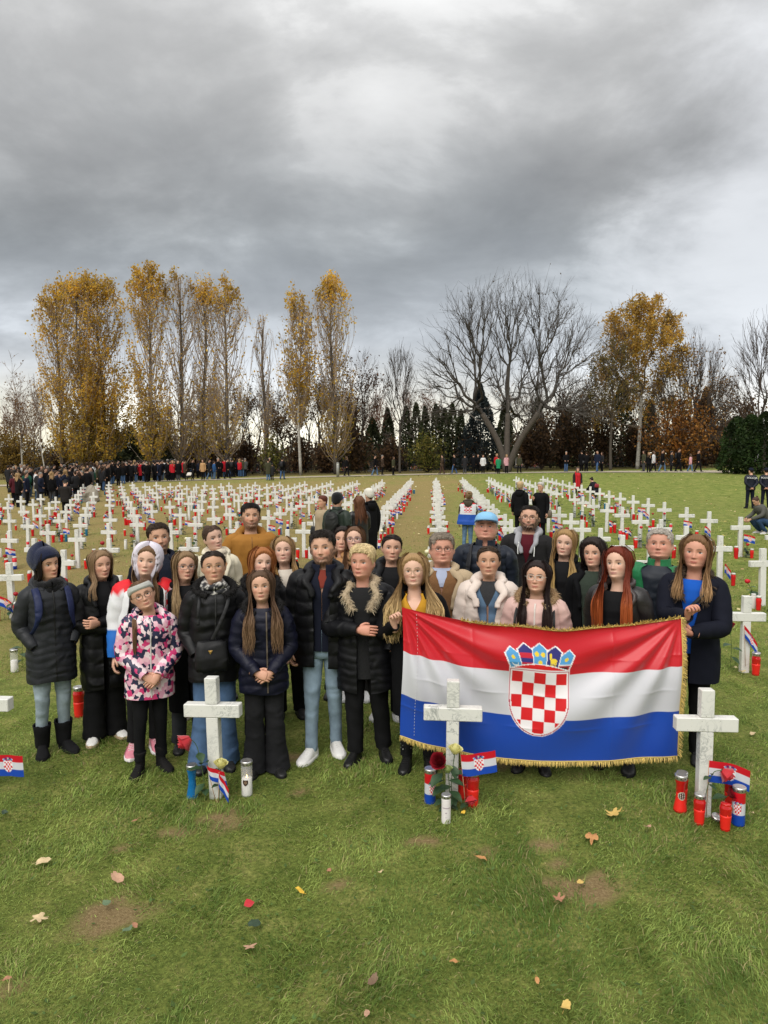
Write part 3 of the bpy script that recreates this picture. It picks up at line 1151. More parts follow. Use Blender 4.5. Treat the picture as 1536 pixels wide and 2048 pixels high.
# front crosses: roses
rose([(-4.68, 7.78, -.02), (-4.66, 7.77, .25), (-4.62, 7.76, .40)], 'cream', 'cream rose with dark leaves behind the woman in the charcoal coat', [(.5, (-.8, -.5, .2), .1), (.35, (.6, -.6, .1), .1), (.25, (-.5, -.6, -.3), .1)], .04)
rose([(-1.60, 4.84, 0), (-1.615, 4.84, .16), (-1.65, 4.83, .38), (-1.69, 4.80, .465)], 'red', 'drooping red rose leaning over the blue candle', [(.45, (-1, -.3, .3), .08), (.5, (.5, -.5, .6), .085), (.62, (.4, -.6, -.2), .07), (.3, (-.4, -.6, -.3), .075), (.2, (.3, -.8, .1), .06)], .048, tilt=(-.8, -.5, -.55))
rose([(-1.505, 4.84, 0), (-1.50, 4.84, .12), (-1.49, 4.835, .24)], 'cream', 'cream rose standing against the cross beside two folded paper flags', [(.93, (-1, -.2, .3), .05), (.5, (-.5, -.6, .2), .05)], .036)
rose([(.13, 4.84, 0), (.125, 4.84, .2), (.145, 4.83, .395)], 'cream', 'tall cream rose in front of the middle cross', [(.8, (.2, -.5, -.6), .07), (.62, (.9, -.3, .4), .09), (.5, (1, -.4, .1), .075), (.4, (-.8, -.5, .1), .09), (.3, (.3, -.8, -.3), .07)], .036)
rose([(.09, 4.83, 0), (.075, 4.83, .18), (.045, 4.82, .335)], 'crimson', 'dark red rose beside the cream one at the middle cross', [(.75, (-.6, -.6, -.3), .095), (.6, (-.9, -.3, .1), .085), (.45, (-.7, -.6, -.1), .085), (.2, (-.7, -.6, .1), .075), (.12, (.7, -.6, .2), .08)], .042, tilt=(-.25, -.75, .6))
rose([(.115, 4.81, 0), (.11, 4.81, .17), (.10, 4.80, .275)], 'green', 'pale green rosebud below the cream rose', [(.7, (.7, -.5, .2), .08), (.4, (.8, -.6, -.2), .085), (.3, (-.3, -.9, -.4), .08), (.15, (-.9, -.4, -.2), .07)], .026)
rose([(.235, 4.8, 0), (.24, 4.8, .06), (.25, 4.79, .12)], 'red', 'low red rose between the paper flag stick and the red candles', [(.5, (-.6, -.6, .1), .06)], .03, tilt=(.2, -.5, -.8))
rose([(1.80, 4.80, 0), (1.815, 4.80, .2), (1.85, 4.79, .33), (1.90, 4.78, .355)], 'red', 'red rose hanging its head over the bent paper flag', [(.6, (-.8, -.4, .1), .05), (.62, (-.5, -.5, .7), .04), (.45, (.6, -.5, -.1), .045)], .04, tilt=(.6, -.25, -.45))
rose([(1.90, 4.80, 0), (1.92, 4.80, .12), (1.955, 4.79, .185)], 'crimson', 'dark red rose below the bent paper flag', [(.9, (-1, -.2, .15), .08), (.5, (.5, -.6, .1), .06)], .036, tilt=(.5, -.4, .5))


def stick_flag(base, top, side, w, h, label, curl=.0, droop=.0, n=(44, 30), arms=True, group='small paper flags at the front crosses'):
    """A small paper flag on a wooden stick; side = direction the cloth runs from the stick."""
    base, top = np.array(base, float), np.array(top, float)
    root = empty('paper_flag', base)
    tag(root, label, 'flag', group)
    g = Geo()
    g.grid(tube_pts(np.stack([np.zeros(3), top - base]), .0026, 6), True, True, True)
    g.build('stick', mat('flag_stick', (.45, .27, .16), .7, noise=.15, nscale=40), root)
    ax = (top - base) / np.linalg.norm(top - base)
    s = np.array(side, float)
    s /= np.linalg.norm(s)
    u, v = np.meshgrid(np.linspace(0, 1, n[0]), np.linspace(0, 1, n[1]))
    P = (top - base) + u[..., None] * w * s - v[..., None] * h * ax
    P[..., 2] -= droop * w * u ** 1.8
    P[..., 1] -= curl * np.sin(u * PI * 1.4) * w + .004
    P += np.array([0, -.006, 0]) * np.sin(u * 9)[..., None]
    g = Geo()
    g.grid(P, wrap=False, col=croatia(u, v, asp=1.6, arms=arms))
    g.build('cloth', ATTR, root)
    return root


stick_flag((-1.515, 4.80, 0), (-1.58, 4.81, .27), (.98, .1, -.35), .125, .10, 'small paper flag hanging folded against the cross before the jeans', .1, .1, arms=False)
stick_flag((-1.495, 4.79, 0), (-1.487, 4.79, .23), (.62, -.1, -.8), .115, .10, 'second small paper flag drooping towards the clear candle', .05, .2, arms=False)
stick_flag((.225, 4.80, .0), (.185, 4.81, .40), (1, .03, .09), .235, .15, 'paper flag with coat of arms stretched beside the cream rose', .05, -.04)
stick_flag((1.83, 4.83, 0), (1.84, 4.84, .395), (1, -.02, .1), .27, .145, 'bent paper flag with coat of arms at the cross with many red candles', .04, .34)
stick_flag((-3.13, 4.82, 0), (-3.14, 4.82, .30), (1, -.02, -.01), .22, .155, 'flat paper flag at the frame edge beside the cut-off cross', .03, .02)
stick_flag((3.43, 8.1, .1), (3.40, 8.1, .56), (.6, -.05, -.75), .23, .14, 'paper flag drooping at the second-row cross near the frame edge', .05, .1)
rose([(3.28, 8.12, .08), (3.27, 8.1, .35), (3.24, 8.08, .52)], 'crimson', 'dark red rose at the second-row cross near the frame edge', [(.5, (-.8, -.5, .2), .1), (.4, (.6, -.6, .1), .09), (.25, (.5, -.6, -.3), .09)], .045)

# far offerings: single small meshes, copied
FARM = mat('far_offering', (1, 1, 1), .42, attr='raw', spec=.4)


def far_candle(kind):
    g = Geo()
    prof = np.array(SH[{'red': 'tumbler', 'jar': 'jar', 'white': 'cylinder', 'blue': 'cylinder', 'tricolour': 'cylinder'}[kind]], float) * np.array([1, 1.0])
    c = {'red': (.62, .012, .01), 'jar': (.5, .008, .01), 'white': (.7, .68, .64), 'blue': (.01, .13, .22), 'tricolour': None}[kind]
    if c is None:
        zs_ = np.array([0, .07, .0701, .14, .1401, .212])
        cc = np.array([(.01, .04, .32)] * 2 + [(.72, .7, .7)] * 2 + [(.55, .01, .02)] * 2)
        th = np.linspace(0, 2 * PI, 10, endpoint=False)
        P = np.stack([.0375 * np.cos(th) * np.ones((6, 1)), .0375 * np.sin(th) * np.ones((6, 1)), zs_[:, None] * np.ones(10)], -1)
        g.grid(P, True, True, True, col=np.repeat(cc[:, None], 10, 1))
    else:
        lathe(g, prof, 10, col=c)
    top = prof[-1, 1]
    lathe(g, [(.035, top), (.037, top + .02), (.03, top + .026)], 10, col=(.6, .59, .56))
    return g.mesh('grave_candle', FARM)


def far_rose(seed):
    r_ = np.random.default_rng(seed)
    g = Geo()
    lean = r_.normal(0, .09, 2)
    h = r_.uniform(.28, .52)
    P = catmull([(0, 0, 0), (lean[0] * .4, lean[1] * .4, h * .5), (lean[0], lean[1], h)], 7)
    g.grid(tube_pts(P, .004, 4), True, False, False, col=(.05, .09, .03))
    c = [(.42, .006, .014), (.30, .005, .014), (.5, .01, .02), (.78, .74, .5)][seed % 4 if seed % 4 < 3 else (3 if seed == 3 else 0)]
    b = np.array([lean[0], lean[1], h])
    th = np.linspace(0, 2 * PI, 8, endpoint=False)
    prof = np.array([(.006, -.012), (.032, 0), (.040, .022), (.034, .045), (.02, .055), (.004, .05)]) * r_.uniform(.9, 1.25)
    rr = prof[:, :1] * (1 + .15 * np.sin(th * 3 + np.arange(6)[:, None]))
    P2 = np.stack([rr * np.cos(th) + b[0], rr * np.sin(th) + b[1], prof[:, 1:] + b[2] + 0 * th], -1)
    g.grid(P2, True, True, True, col=c)
    for i in range(12):
        f = r_.uniform(.12, .85)
        q = P[int(f * 6)]
        a = r_.uniform(0, 6.28)
        rose_leaf(g, q, (math.cos(a), math.sin(a), r_.uniform(-.3, .5)), r_.uniform(.08, .14))
    for j in range(len(g.C) - 12, len(g.C)):
        g.C[j] = np.broadcast_to(np.array([.03, .06, .025], np.float32) * r_.uniform(.7, 1.6), g.C[j].shape)
    return g.mesh('rose', FARM)


def far_flag(seed):
    r_ = np.random.default_rng(100 + seed)
    g = Geo()
    h = r_.uniform(.34, .52)
    g.grid(tube_pts(np.array([(0, 0, 0), (r_.normal(0, .04), 0, h)]), .004, 4), True, col=(.4, .25, .15))
    u, v = np.meshgrid(np.linspace(0, 1, 14), np.linspace(0, 1, 10))
    dr_ = r_.uniform(.05, .8)
    P = np.stack([u * .24 * (1 - .4 * dr_), -.02 - .05 * np.sin(u * 3 + seed), h - v * .15 - dr_ * .2 * u ** 1.5], -1)
    g.grid(P, wrap=False, col=croatia(u, v, asp=1.6, arms=True))
    return g.mesh('paper_flag', ATTR)


FC = {k: far_candle(k) for k in ('red', 'jar', 'white', 'blue', 'tricolour')}
FR = [far_rose(i) for i in range(8)]
FF = [far_flag(i) for i in range(6)]
counts = dict(candle=0, rose=0, flag=0)
leftover = Geo()


def put_far(me, loc, rz, name, label, cat, group, sc=1.0):
    counts[cat] += 1
    if counts[cat] <= 285:
        o = bpy.data.objects.new(name, me)
        COL.objects.link(o)
        o.location = loc
        o.rotation_euler = (0, 0, rz)
        o.scale = (sc,) * 3
        tag(o, label, cat, group)
    else:
        n_ = len(me.vertices)
        V = np.empty(n_ * 3, np.float32)
        me.vertices.foreach_get('co', V)
        V = V.reshape(-1, 3) * sc
        C_ = np.empty(n_ * 4, np.float32)
        me.color_attributes['col'].data.foreach_get('color', C_)
        Q, T = [], []
        for p_ in me.polygons:
            (Q if len(p_.vertices) == 4 else T).append(list(p_.vertices))
        c_, s_ = math.cos(rz), math.sin(rz)
        V2 = np.stack([V[:, 0] * c_ - V[:, 1] * s_ + loc[0], V[:, 0] * s_ + V[:, 1] * c_ + loc[1], V[:, 2] + loc[2]], 1)
        leftover.add(V2, Q, T, C_.reshape(-1, 4)[:, :3])


orng = np.random.default_rng(5)
CN = {'red': 'red', 'jar': 'large red', 'white': 'white', 'blue': 'teal blue', 'tricolour': 'red white and blue'}
for n_, k, x, y in crosses:
    if n_ == 0 or (n_ == 1) or (n_ == 2 and k == 2):
        continue
    where = 'in %s row, %s' % (ORD[n_], col_phrase(k))
    used = {}
    for q in range(int(orng.choice([1, 1, 2, 2, 3]))):
        kind = orng.choice(['red', 'red', 'jar', 'jar', 'tricolour', 'white', 'blue'], p=[.3, .17, .2, .12, .1, .07, .04])
        px, py = x + orng.uniform(-.28, .3), y - orng.uniform(.1, .34)
        used[kind] = used.get(kind, 0) + 1
        lab = '%s%s grave candle %s' % (('', 'second ', 'third ')[used[kind] - 1], CN[kind], where)
        put_far(FC[kind], (px, py, float(gz(px, py)) - .005), orng.uniform(0, 6), 'grave_candle', lab, 'candle', 'grave candles along the rows of crosses', orng.uniform(.95, 1.3))
    nr = int(orng.choice([0, 1, 2, 2]))
    for q in range(nr):
        px, py = x + orng.uniform(-.12, .22), y - orng.uniform(.06, .16)
        put_far(FR[orng.integers(0, 8)], (px, py, float(gz(px, py)) - .005), orng.uniform(0, 6), 'rose', ('rose' if q == 0 else 'second rose') + ' at the cross ' + where, 'rose', 'roses along the rows of crosses', orng.uniform(.85, 1.15))
    if orng.uniform() < .62:
        px, py = x + orng.uniform(-.2, .2), y - orng.uniform(.07, .16)
        put_far(FF[orng.integers(0, 6)], (px, py, float(gz(px, py)) - .005), orng.uniform(-.5, .5), 'paper_flag', 'small paper flag at the cross ' + where, 'flag', 'small paper flags along the rows of crosses', orng.uniform(.9, 1.15))
if leftover.n:
    tag(leftover.build('far_offerings', FARM), 'tiny red candles and roses at the farthest crosses', 'candles', kind='stuff')

# ------------------------------------------------------------------ fallen leaves near the photographer
LEAVES = [(-2.3, 3.96, .083, 'pale tan', 'torn half'), (-1.78, 3.81, .091, 'pinkish brown', 'crumpled'), (-2.04, 3.45, .067, 'pale tan', 'lobed'), (-1.95, 4.46, .053, 'reddish brown', 'small'), (-.73, 3.78, .055, 'bright yellow', 'oval'), (-.6, 3.97, .045, 'reddish brown', 'curled'), (-.89, 3.31, .062, 'pinkish brown', 'lobed'), (1.21, 4.77, .09, 'yellow ochre', 'maple'), (1.0, 4.47, .1, 'orange brown', 'long maple'), (1.38, 4.61, .058, 'pinkish brown', 'small'), (.29, 4.17, .068, 'orange brown', 'folded'), (-.3, 3.99, .03, 'pale tan', 'tiny'), (.83, 3.97, .055, 'yellow ochre', 'square'), (.68, 3.8, .056, 'reddish brown', 'star shaped'), (.1, 3.28, .042, 'orange brown', 'small'), (-.27, 3.12, .066, 'dark brown', 'dry'), (.48, 3.18, .034, 'orange brown', 'tiny'), (.58, 3.02, .067, 'yellow ochre', 'curved'), (-.28, 2.93, .041, 'pinkish brown', 'small'), (.2, 4.71, .05, 'bright yellow', 'small'), (2.75, 6.29, .07, 'pale tan', 'oval'), (2.15, 4.82, .06, 'pale tan', 'narrow'), (-1.52, 3.43, .043, 'reddish brown', 'small'), (-2.86, 4.49, .06, 'dark green', 'folded'), (-.91, 3.48, .07, 'dark green', 'curled'), (-1.54, 3.39, .053, 'grey green', 'oval'), (-1.95, 3.02, .04, 'reddish brown', 'small'), (-1.74, 3.59, .06, 'grey green', 'oval')]
LC = {'pale tan': (.55, .42, .24), 'pinkish brown': (.42, .25, .16), 'reddish brown': (.34, .16, .09), 'bright yellow': (.72, .45, .05), 'yellow ochre': (.55, .38, .11), 'orange brown': (.45, .22, .08), 'dark brown': (.16, .10, .06), 'dark green': (.03, .055, .03), 'grey green': (.10, .15, .08)}
lr = np.random.default_rng(9)
seen = {}
for i, (x, y, s, cn, sh) in enumerate(LEAVES):
    lobes = 5 if sh in ('lobed', 'maple', 'long maple', 'star shaped') else 0
    m_ = 40
    th = np.linspace(0, 2 * PI, m_, endpoint=False)
    r0 = 1 + (.36 * np.cos(lobes * th) if lobes else 0) + .06 * np.sin(7 * th + i) + .05 * np.sin(13 * th)
    ex = (1.0, .62) if not lobes else (1.0, .85)
    if sh == 'long maple':
        ex = (1.25, .65)
    rings_ = []
    for f in (.02, .35, .7, 1.0):
        X_, Y_ = r0 * f * np.cos(th) * ex[0], r0 * f * np.sin(th) * ex[1]
        Z_ = .35 * X_ ** 2 * (1 if i % 2 else -.5) + .5 * np.abs(Y_) * (.5 if sh in ('folded', 'curled', 'crumpled') else .15) + .1 * np.sin(4 * X_ + i) * f
        rings_.append(np.stack([X_, Y_, Z_], -1) * s * .5)
    g = Geo().grid(np.array(rings_), True, True, False)
    Pm = np.array([(ex[0] * s * .4, 0, 0), (ex[0] * s * .75, .03 * s, .02 * s)])
    g.grid(tube_pts(Pm, .0012, 4), True)
    o = g.build('fallen_leaf', mat('leaf_' + cn.replace(' ', '_'), LC[cn], .7, noise=.35, nscale=60, bump=.3, bscale=120))
    o.location = (x, y, .034 + s * .08)
    o.rotation_euler = (lr.normal(0, .22), lr.normal(0, .22), lr.uniform(0, 6.28))
    base_l = '%s %s fallen leaf on the near lawn' % (sh, cn)
    nb = min(DIRT[:13], key=lambda d: (d[0] - x) ** 2 + (d[1] - y) ** 2)
    lab = '%s %s fallen leaf, %s of the lawn%s' % (sh, cn, 'far left' if x < -1.2 else 'left' if x < -.5 else 'middle' if x < .5 else 'right', ', near the bottom' if y < 3.5 else ', towards the crosses' if y > 4.4 else '')
    seen[lab] = seen.get(lab, 0) + 1
    o['label'] = lab if seen[lab] == 1 else 'another ' + lab
    o['category'] = 'leaf'
    o['group'] = 'fallen leaves on the near lawn'
g = Geo()
rose_leaf(g, (-.025, 0, 0), (1, 0, .1), .055)
o = tag(g.build('rose_petal', PETAL['red']), 'single red rose petal lying on the grass', 'petal')
o.location = (-.98, 3.63, .045)
o.rotation_euler = (.2, -.2, .5)
o.scale = (1, 1.6, 1)

# ------------------------------------------------------------------ people
HH, HZ = .232, 1.468       # head height, chin height of a 1.70 m figure


def _table(z, v, lo, hi, blur=13):
    t = np.linspace(lo, hi, 500)
    y = np.interp(t, z, v)
    k = np.hanning(blur * 2 + 1)
    k /= k.sum()
    y = np.convolve(np.pad(y, blur, mode='edge'), k, 'valid')
    return t, y


_W = _table([-.45, -.3, -.1, -.03, .03, .1, .2, .35, .5, .62, 1.0], [.29, .235, .205, .20, .205, .236, .272, .312, .334, .345, .345], -.45, 1.0)
_Fr = _table([-.45, -.3, -.14, -.07, -.03, .02, .08, .15, .2, .3, .4, .5, .6, .7, 1.0], [.24, .185, .165, .20, .30, .36, .388, .365, .375, .37, .372, .368, .392, .395, .395], -.45, 1.0, 8)
_Bk = _table([-.45, -.3, -.1, .1, .2, .3, .45, .62, 1.0], [.33, .29, .27, .27, .30, .36, .42, .455, .455], -.45, 1.0)


class Face:
    def __init__(self, seed, male=False, wide=1.0, nose=1.0, jaw=1.0, age=0.0, smile=0.0):
        r = np.random.default_rng(seed)
        self.w = wide * (1.09 if male else 1.06) * r.normal(1, .012)
        self.nose = nose * (1.12 if male else .92) * r.normal(1, .06)
        self.jaw = jaw * (1.07 if male else .97)
        self.brow = 1.5 if male else .7
        self.lip = .8 if male else 1.15
        self.eye = .498 + r.normal(0, .004)
        self.neck = 1.14 if male else .95
        self.age = age
        self.smile = smile + .25
        self.ear = 1.1 if male else .9


def head_surf(th, zp, f, out=0.0):
    th, zp = np.broadcast_arrays(np.asarray(th, float), np.asarray(zp, float))
    w = np.interp(zp, *_W)
    fr = np.interp(zp, *_Fr)
    bk = np.interp(zp, *_Bk)
    t = np.clip((zp - .62) / .38, 0, 1)
    cap = np.sqrt(np.maximum(1 - t ** 2.55, 0))
    nk = sm(.12, -.05, zp)
    jw = sm(.5, .2, zp) * (1 - nk)
    w = w * f.w * (1 + (f.jaw - 1) * jw) * (1 + (f.neck - 1) * nk) * cap
    fr = fr * cap * (1 + (f.neck - 1) * sm(-.05, -.12, zp))
    bk = bk * cap * (1 + (f.neck - 1) * nk)
    c, s = np.cos(th), np.sin(th)
    front = np.clip(c, 0, 1)
    pin = .22 * sm(.40, .05, zp) * sm(-.08, .0, zp)
    x = w * s * (1 - pin * front ** 2)
    y = np.where(c > 0, -fr * c * (1 - .10 * (1 - c) * sm(.0, .2, zp)), -bk * c)
    y = y + .065 * nk
    # features, all in head heights
    g = lambda cx, cz, sx, sz: np.exp(-((x - cx) / sx) ** 2 - ((zp - cz) / sz) ** 2)
    ax = np.abs(x)
    ga = lambda cx, cz, sx, sz: np.exp(-((ax - cx) / sx) ** 2 - ((zp - cz) / sz) ** 2)
    d = np.zeros_like(x)
    br = np.clip((.55 - zp) / .20, 0, 1) * (zp > .28)
    d += f.nose * (.024 + .075 * br) * np.exp(-(x / (.030 + .022 * br)) ** 2) * sm(.285, .325, zp) * sm(.60, .52, zp)
    d += f.nose * .030 * ga(.048, .325, .026, .026)
    d -= .050 * ga(.135, f.eye - .003, .065, .045)
    d += .012 * f.brow * ga(.12, .575, .09, .03)
    d += .020 * ga(.185, .37, .075, .07)
    d -= .010 * f.age * ga(.12, .29, .03, .06)
    mz = .192 + f.smile * .25 * np.clip(ax - .03, 0, .1)
    lipx = np.exp(-(x / .098) ** 4)
    d += lipx * f.lip * (.022 * np.exp(-((zp - mz - .021) / .016) ** 2) + .027 * np.exp(-((zp - mz + .022) / .018) ** 2) - .014 * np.exp(-((zp - mz) / .009) ** 2))
    d += .020 * f.jaw * g(0, .055, .075, .05)
    d -= .014 * g(0, .125, .08, .022)
    y = y - d * front ** .5
    # ears
    ad = np.abs(np.degrees(th))
    er = np.exp(-((ad - 96) / 7.5) ** 2) * np.exp(-np.abs((zp - .43) / .105) ** 3.2)
    x = x + np.sign(s) * .085 * f.ear * er
    y = y + .03 * er
    P = np.stack([x * HH, y * HH + .004, zp * HH + HZ], -1)
    if np.any(np.asarray(out) != 0):
        cdir = P - np.array([0, .012, HZ + .56 * HH])
        cdir /= np.linalg.norm(cdir, axis=-1)[..., None] + 1e-9
        P = P + cdir * np.broadcast_to(np.asarray(out, float), x.shape)[..., None]
    return P


def torso_abf(z, male, wide):
    zs_ = [.72, .80, .88, .95, 1.05, 1.15, 1.25, 1.33, 1.375, 1.405, 1.43, 1.46, 1.50]
    if male:
        a = [.150, .160, .165, .160, .150, .160, .180, .192, .186, .140, .088, .068, .064]
        f = [.085, .092, .098, .105, .108, .112, .120, .112, .094, .078, .064, .056, .054]
        b = [.105, .112, .118, .105, .095, .098, .106, .108, .102, .09, .076, .066, .062]
    else:
        a = [.155, .168, .174, .160, .134, .138, .154, .168, .164, .122, .076, .058, .054]
        f = [.085, .092, .098, .100, .096, .106, .126, .112, .092, .075, .060, .050, .048]
        b = [.112, .118, .122, .108, .088, .090, .098, .100, .096, .085, .070, .060, .056]
    return np.interp(z, zs_, a) * wide, np.interp(z, zs_, f) * (.5 + .5 * wide), np.interp(z, zs_, b) * (.5 + .5 * wide)


def ring_xy(th, a, f, b, p=2.3):
    c, s = np.cos(th), np.sin(th)
    e = 2 / p
    cx = np.sign(s) * np.abs(s) ** e
    cy = np.sign(c) * np.abs(c) ** e
    return a * cx, np.where(c > 0, -f * cy, -b * cy)


class Poser:
    """Turns the head (and what sits on it) about the neck."""

    def __init__(self, yaw=0, pitch=0, roll=0):
        self.M = np.array(Matrix.Rotation(R(yaw), 3, 'Z') @ Matrix.Rotation(R(roll), 3, 'Y') @ Matrix.Rotation(R(pitch), 3, 'X'))
        self.piv = np.array([0, .02, 1.452])

    def __call__(self, P):
        P = np.asarray(P, float)
        w = sm(1.39, 1.475, P[..., 2])[..., None]
        return P * (1 - w) + ((P - self.piv) @ self.M.T + self.piv) * w


def hand_geo(g, wrist, dirn, palm_n, thumb_side, col, curl=.5, spread=.05, size=1.0, lod=0):
    """Palm, four jointed fingers and a thumb, continuous with the wrist."""
    d = np.array(dirn, float)
    d /= np.linalg.norm(d)
    n = np.array(palm_n, float)
    n = n - d * (n @ d)
    n /= np.linalg.norm(n) + 1e-9
    x = np.cross(d, n)
    if x @ np.array(thumb_side) < 0:
        x = -x
    s = size
    tr = lambda q: np.asarray(wrist) + s * (q[..., 0:1] * x + q[..., 1:2] * d + q[..., 2:3] * n)
    m = 10 if lod == 0 else 6
    th = np.linspace(0, 2 * PI, m, endpoint=False)
    rows = [(-.05, .026, .021), (-.015, .024, .018), (.01, .028, .017), (.035, .037, .016), (.065, .041, .0145), (.088, .040, .012), (.094, .034, .008)]
    P = np.array([[(w * np.cos(t), yy, h * np.sin(t)) for t in th] for yy, w, h in rows])
    g.grid(tr(P), True, True, True, col=col)
    if lod > 1:
        return
    fx = [.031, .0105, -.0105, -.030]
    fl = [(.036, .024, .020), (.040, .027, .021), (.037, .025, .020), (.029, .020, .018)]
    for i in range(4):
        q = np.array([fx[i], .078, 0.0])
        a = .12 + curl * .55
        pts = [q]
        for j, L in enumerate(fl[i]):
            dv = np.array([spread * (1.5 - i) * .4, math.cos(a), math.sin(a)])
            q = q + dv / np.linalg.norm(dv) * L
            pts.append(q)
            a += curl * (1.0 + .15 * i)
        Pp = catmull(pts, 9 if lod == 0 else 5)
        rad = np.interp(np.linspace(0, 1, len(Pp)), [0, .45, .9, 1], [.0098, .0088, .0075, .004])
        g.grid(tube_pts(tr(Pp), rad * s, 6), True, False, True, col=col)
    a = .5 + curl * .4
    pts = [np.array([.024, .012, .004]), np.array([.045, .035, .012]), np.array([.054, .060, .014 + .018 * curl]), np.array([.052 - .012 * curl, .083, .018 + .03 * curl])]
    Pp = catmull(pts, 9 if lod == 0 else 5)
    g.grid(tube_pts(tr(Pp), np.interp(np.linspace(0, 1, len(Pp)), [0, .3, .9, 1], [.014, .0115, .0088, .005]) * s, 6), True, True, True, col=col)


ARM = {'down': ((.235, .03, 1.075), (.235, -.04, .835)), 'pocket': ((.250, .05, 1.085), (.150, -.085, .94)), 'crossed': ((.245, -.06, 1.095), (-.06, -.215, 1.115)), 'crossed2': ((.25, -.06, 1.085), (-.02, -.19, 1.06)), 'clasp': ((.245, -.01, 1.075), (.062, -.20, .925)), 'back': ((.23, .10, 1.08), (.05, .17, .90)), 'phone': ((.21, -.03, 1.08), (.10, -.27, 1.22)), 'up': ((.25, -.12, 1.2), (.10, -.26, 1.42))}


def skin_cols(th, zp, f, tone, hairc, lipc, beard=0.0, brow=1.0, P=None):
    tone = np.array(tone)
    x = np.abs(P[..., 0]) / HH
    fr = (np.cos(th) > .1).astype(float) * np.ones_like(zp)
    c = np.broadcast_to(tone, P.shape).copy()
    chk = np.exp(-((x - .19) / .09) ** 2 - ((zp - .34) / .09) ** 2) * fr + .8 * np.exp(-(x / .05) ** 2 - ((zp - .33) / .04) ** 2) * fr
    c = c * (1 - chk[..., None] * np.array([.02, .22, .20]))
    mz = .192 + f.smile * .25 * np.clip(x - .03, 0, .1)
    lip = np.exp(-(x / .10) ** 6) * np.clip(1 - np.abs((zp - mz) / .040) ** 3, 0, 1) * fr
    c = c * (1 - lip[..., None] * .85) + lip[..., None] * .85 * np.array(lipc)
    line = np.exp(-(x / .10) ** 6) * np.exp(-((zp - mz) / .0085) ** 2) * fr
    c = c * (1 - .55 * line[..., None])
    by = .582 + .018 * np.sin(np.clip((x - .06) / .16, 0, 1) * PI * .8) - .02 * np.clip((x - .19) / .05, 0, 1)
    bm = sm(.045, .07, x) * sm(.235, .20, x) * np.exp(-((zp - by) / (.016 + .005 * brow)) ** 2) * fr * min(1, .75 + .3 * brow)
    c = c * (1 - bm[..., None] * .92) + bm[..., None] * .92 * np.minimum(np.array(hairc) * .6, np.array([.09, .055, .035]))
    if beard > 0:
        mo = np.exp(-(x / .085) ** 4) * np.exp(-((zp - .245) / .024) ** 2)
        jawm = sm(.275, .19, zp - .55 * np.clip(x - .12, 0, 1)) * sm(-.14, -.04, zp) * (1 - np.exp(-(x / .075) ** 4 - ((zp - .195) / .045) ** 2) * .95)
        sb = sm(.235, .29, x) * sm(.52, .44, zp) * sm(.12, .25, zp)
        b = np.clip(np.maximum(np.maximum(mo, jawm), sb), 0, 1) * (np.cos(th) > -.2) * beard
        b = b * (.8 + .2 * np.sin(zp * 400 + th * 150))
        c = c * (1 - b[..., None]) + b[..., None] * np.array(hairc)
    return c


EYE_M = mat('eye', (1, 1, 1), .15, attr='raw', spec=.6)
SKIN = mat('skin', (1, 1, 1), .52, attr='raw', spec=.35, bump=.06, bscale=240)
HAIR = mat('hair', (1, 1, 1), .58, attr='raw', spec=.25, noise=.22, nscale=120, stretch=(1, 1, .08))
FUR = mat('fur', (1, 1, 1), .8, attr='raw', spec=.2)
GLASSM = mat('spectacle_frame', (.02, .018, .018), .3, noise=.1)
WIRE = mat('spectacle_wire', (.45, .33, .2), .3, metal=.8, noise=.1)


def th_grid(m):
    """Angles from the front, denser over the face."""
    u = np.linspace(-1, 1, m, endpoint=False)
    return PI * (u * .62 + .38 * u ** 3)


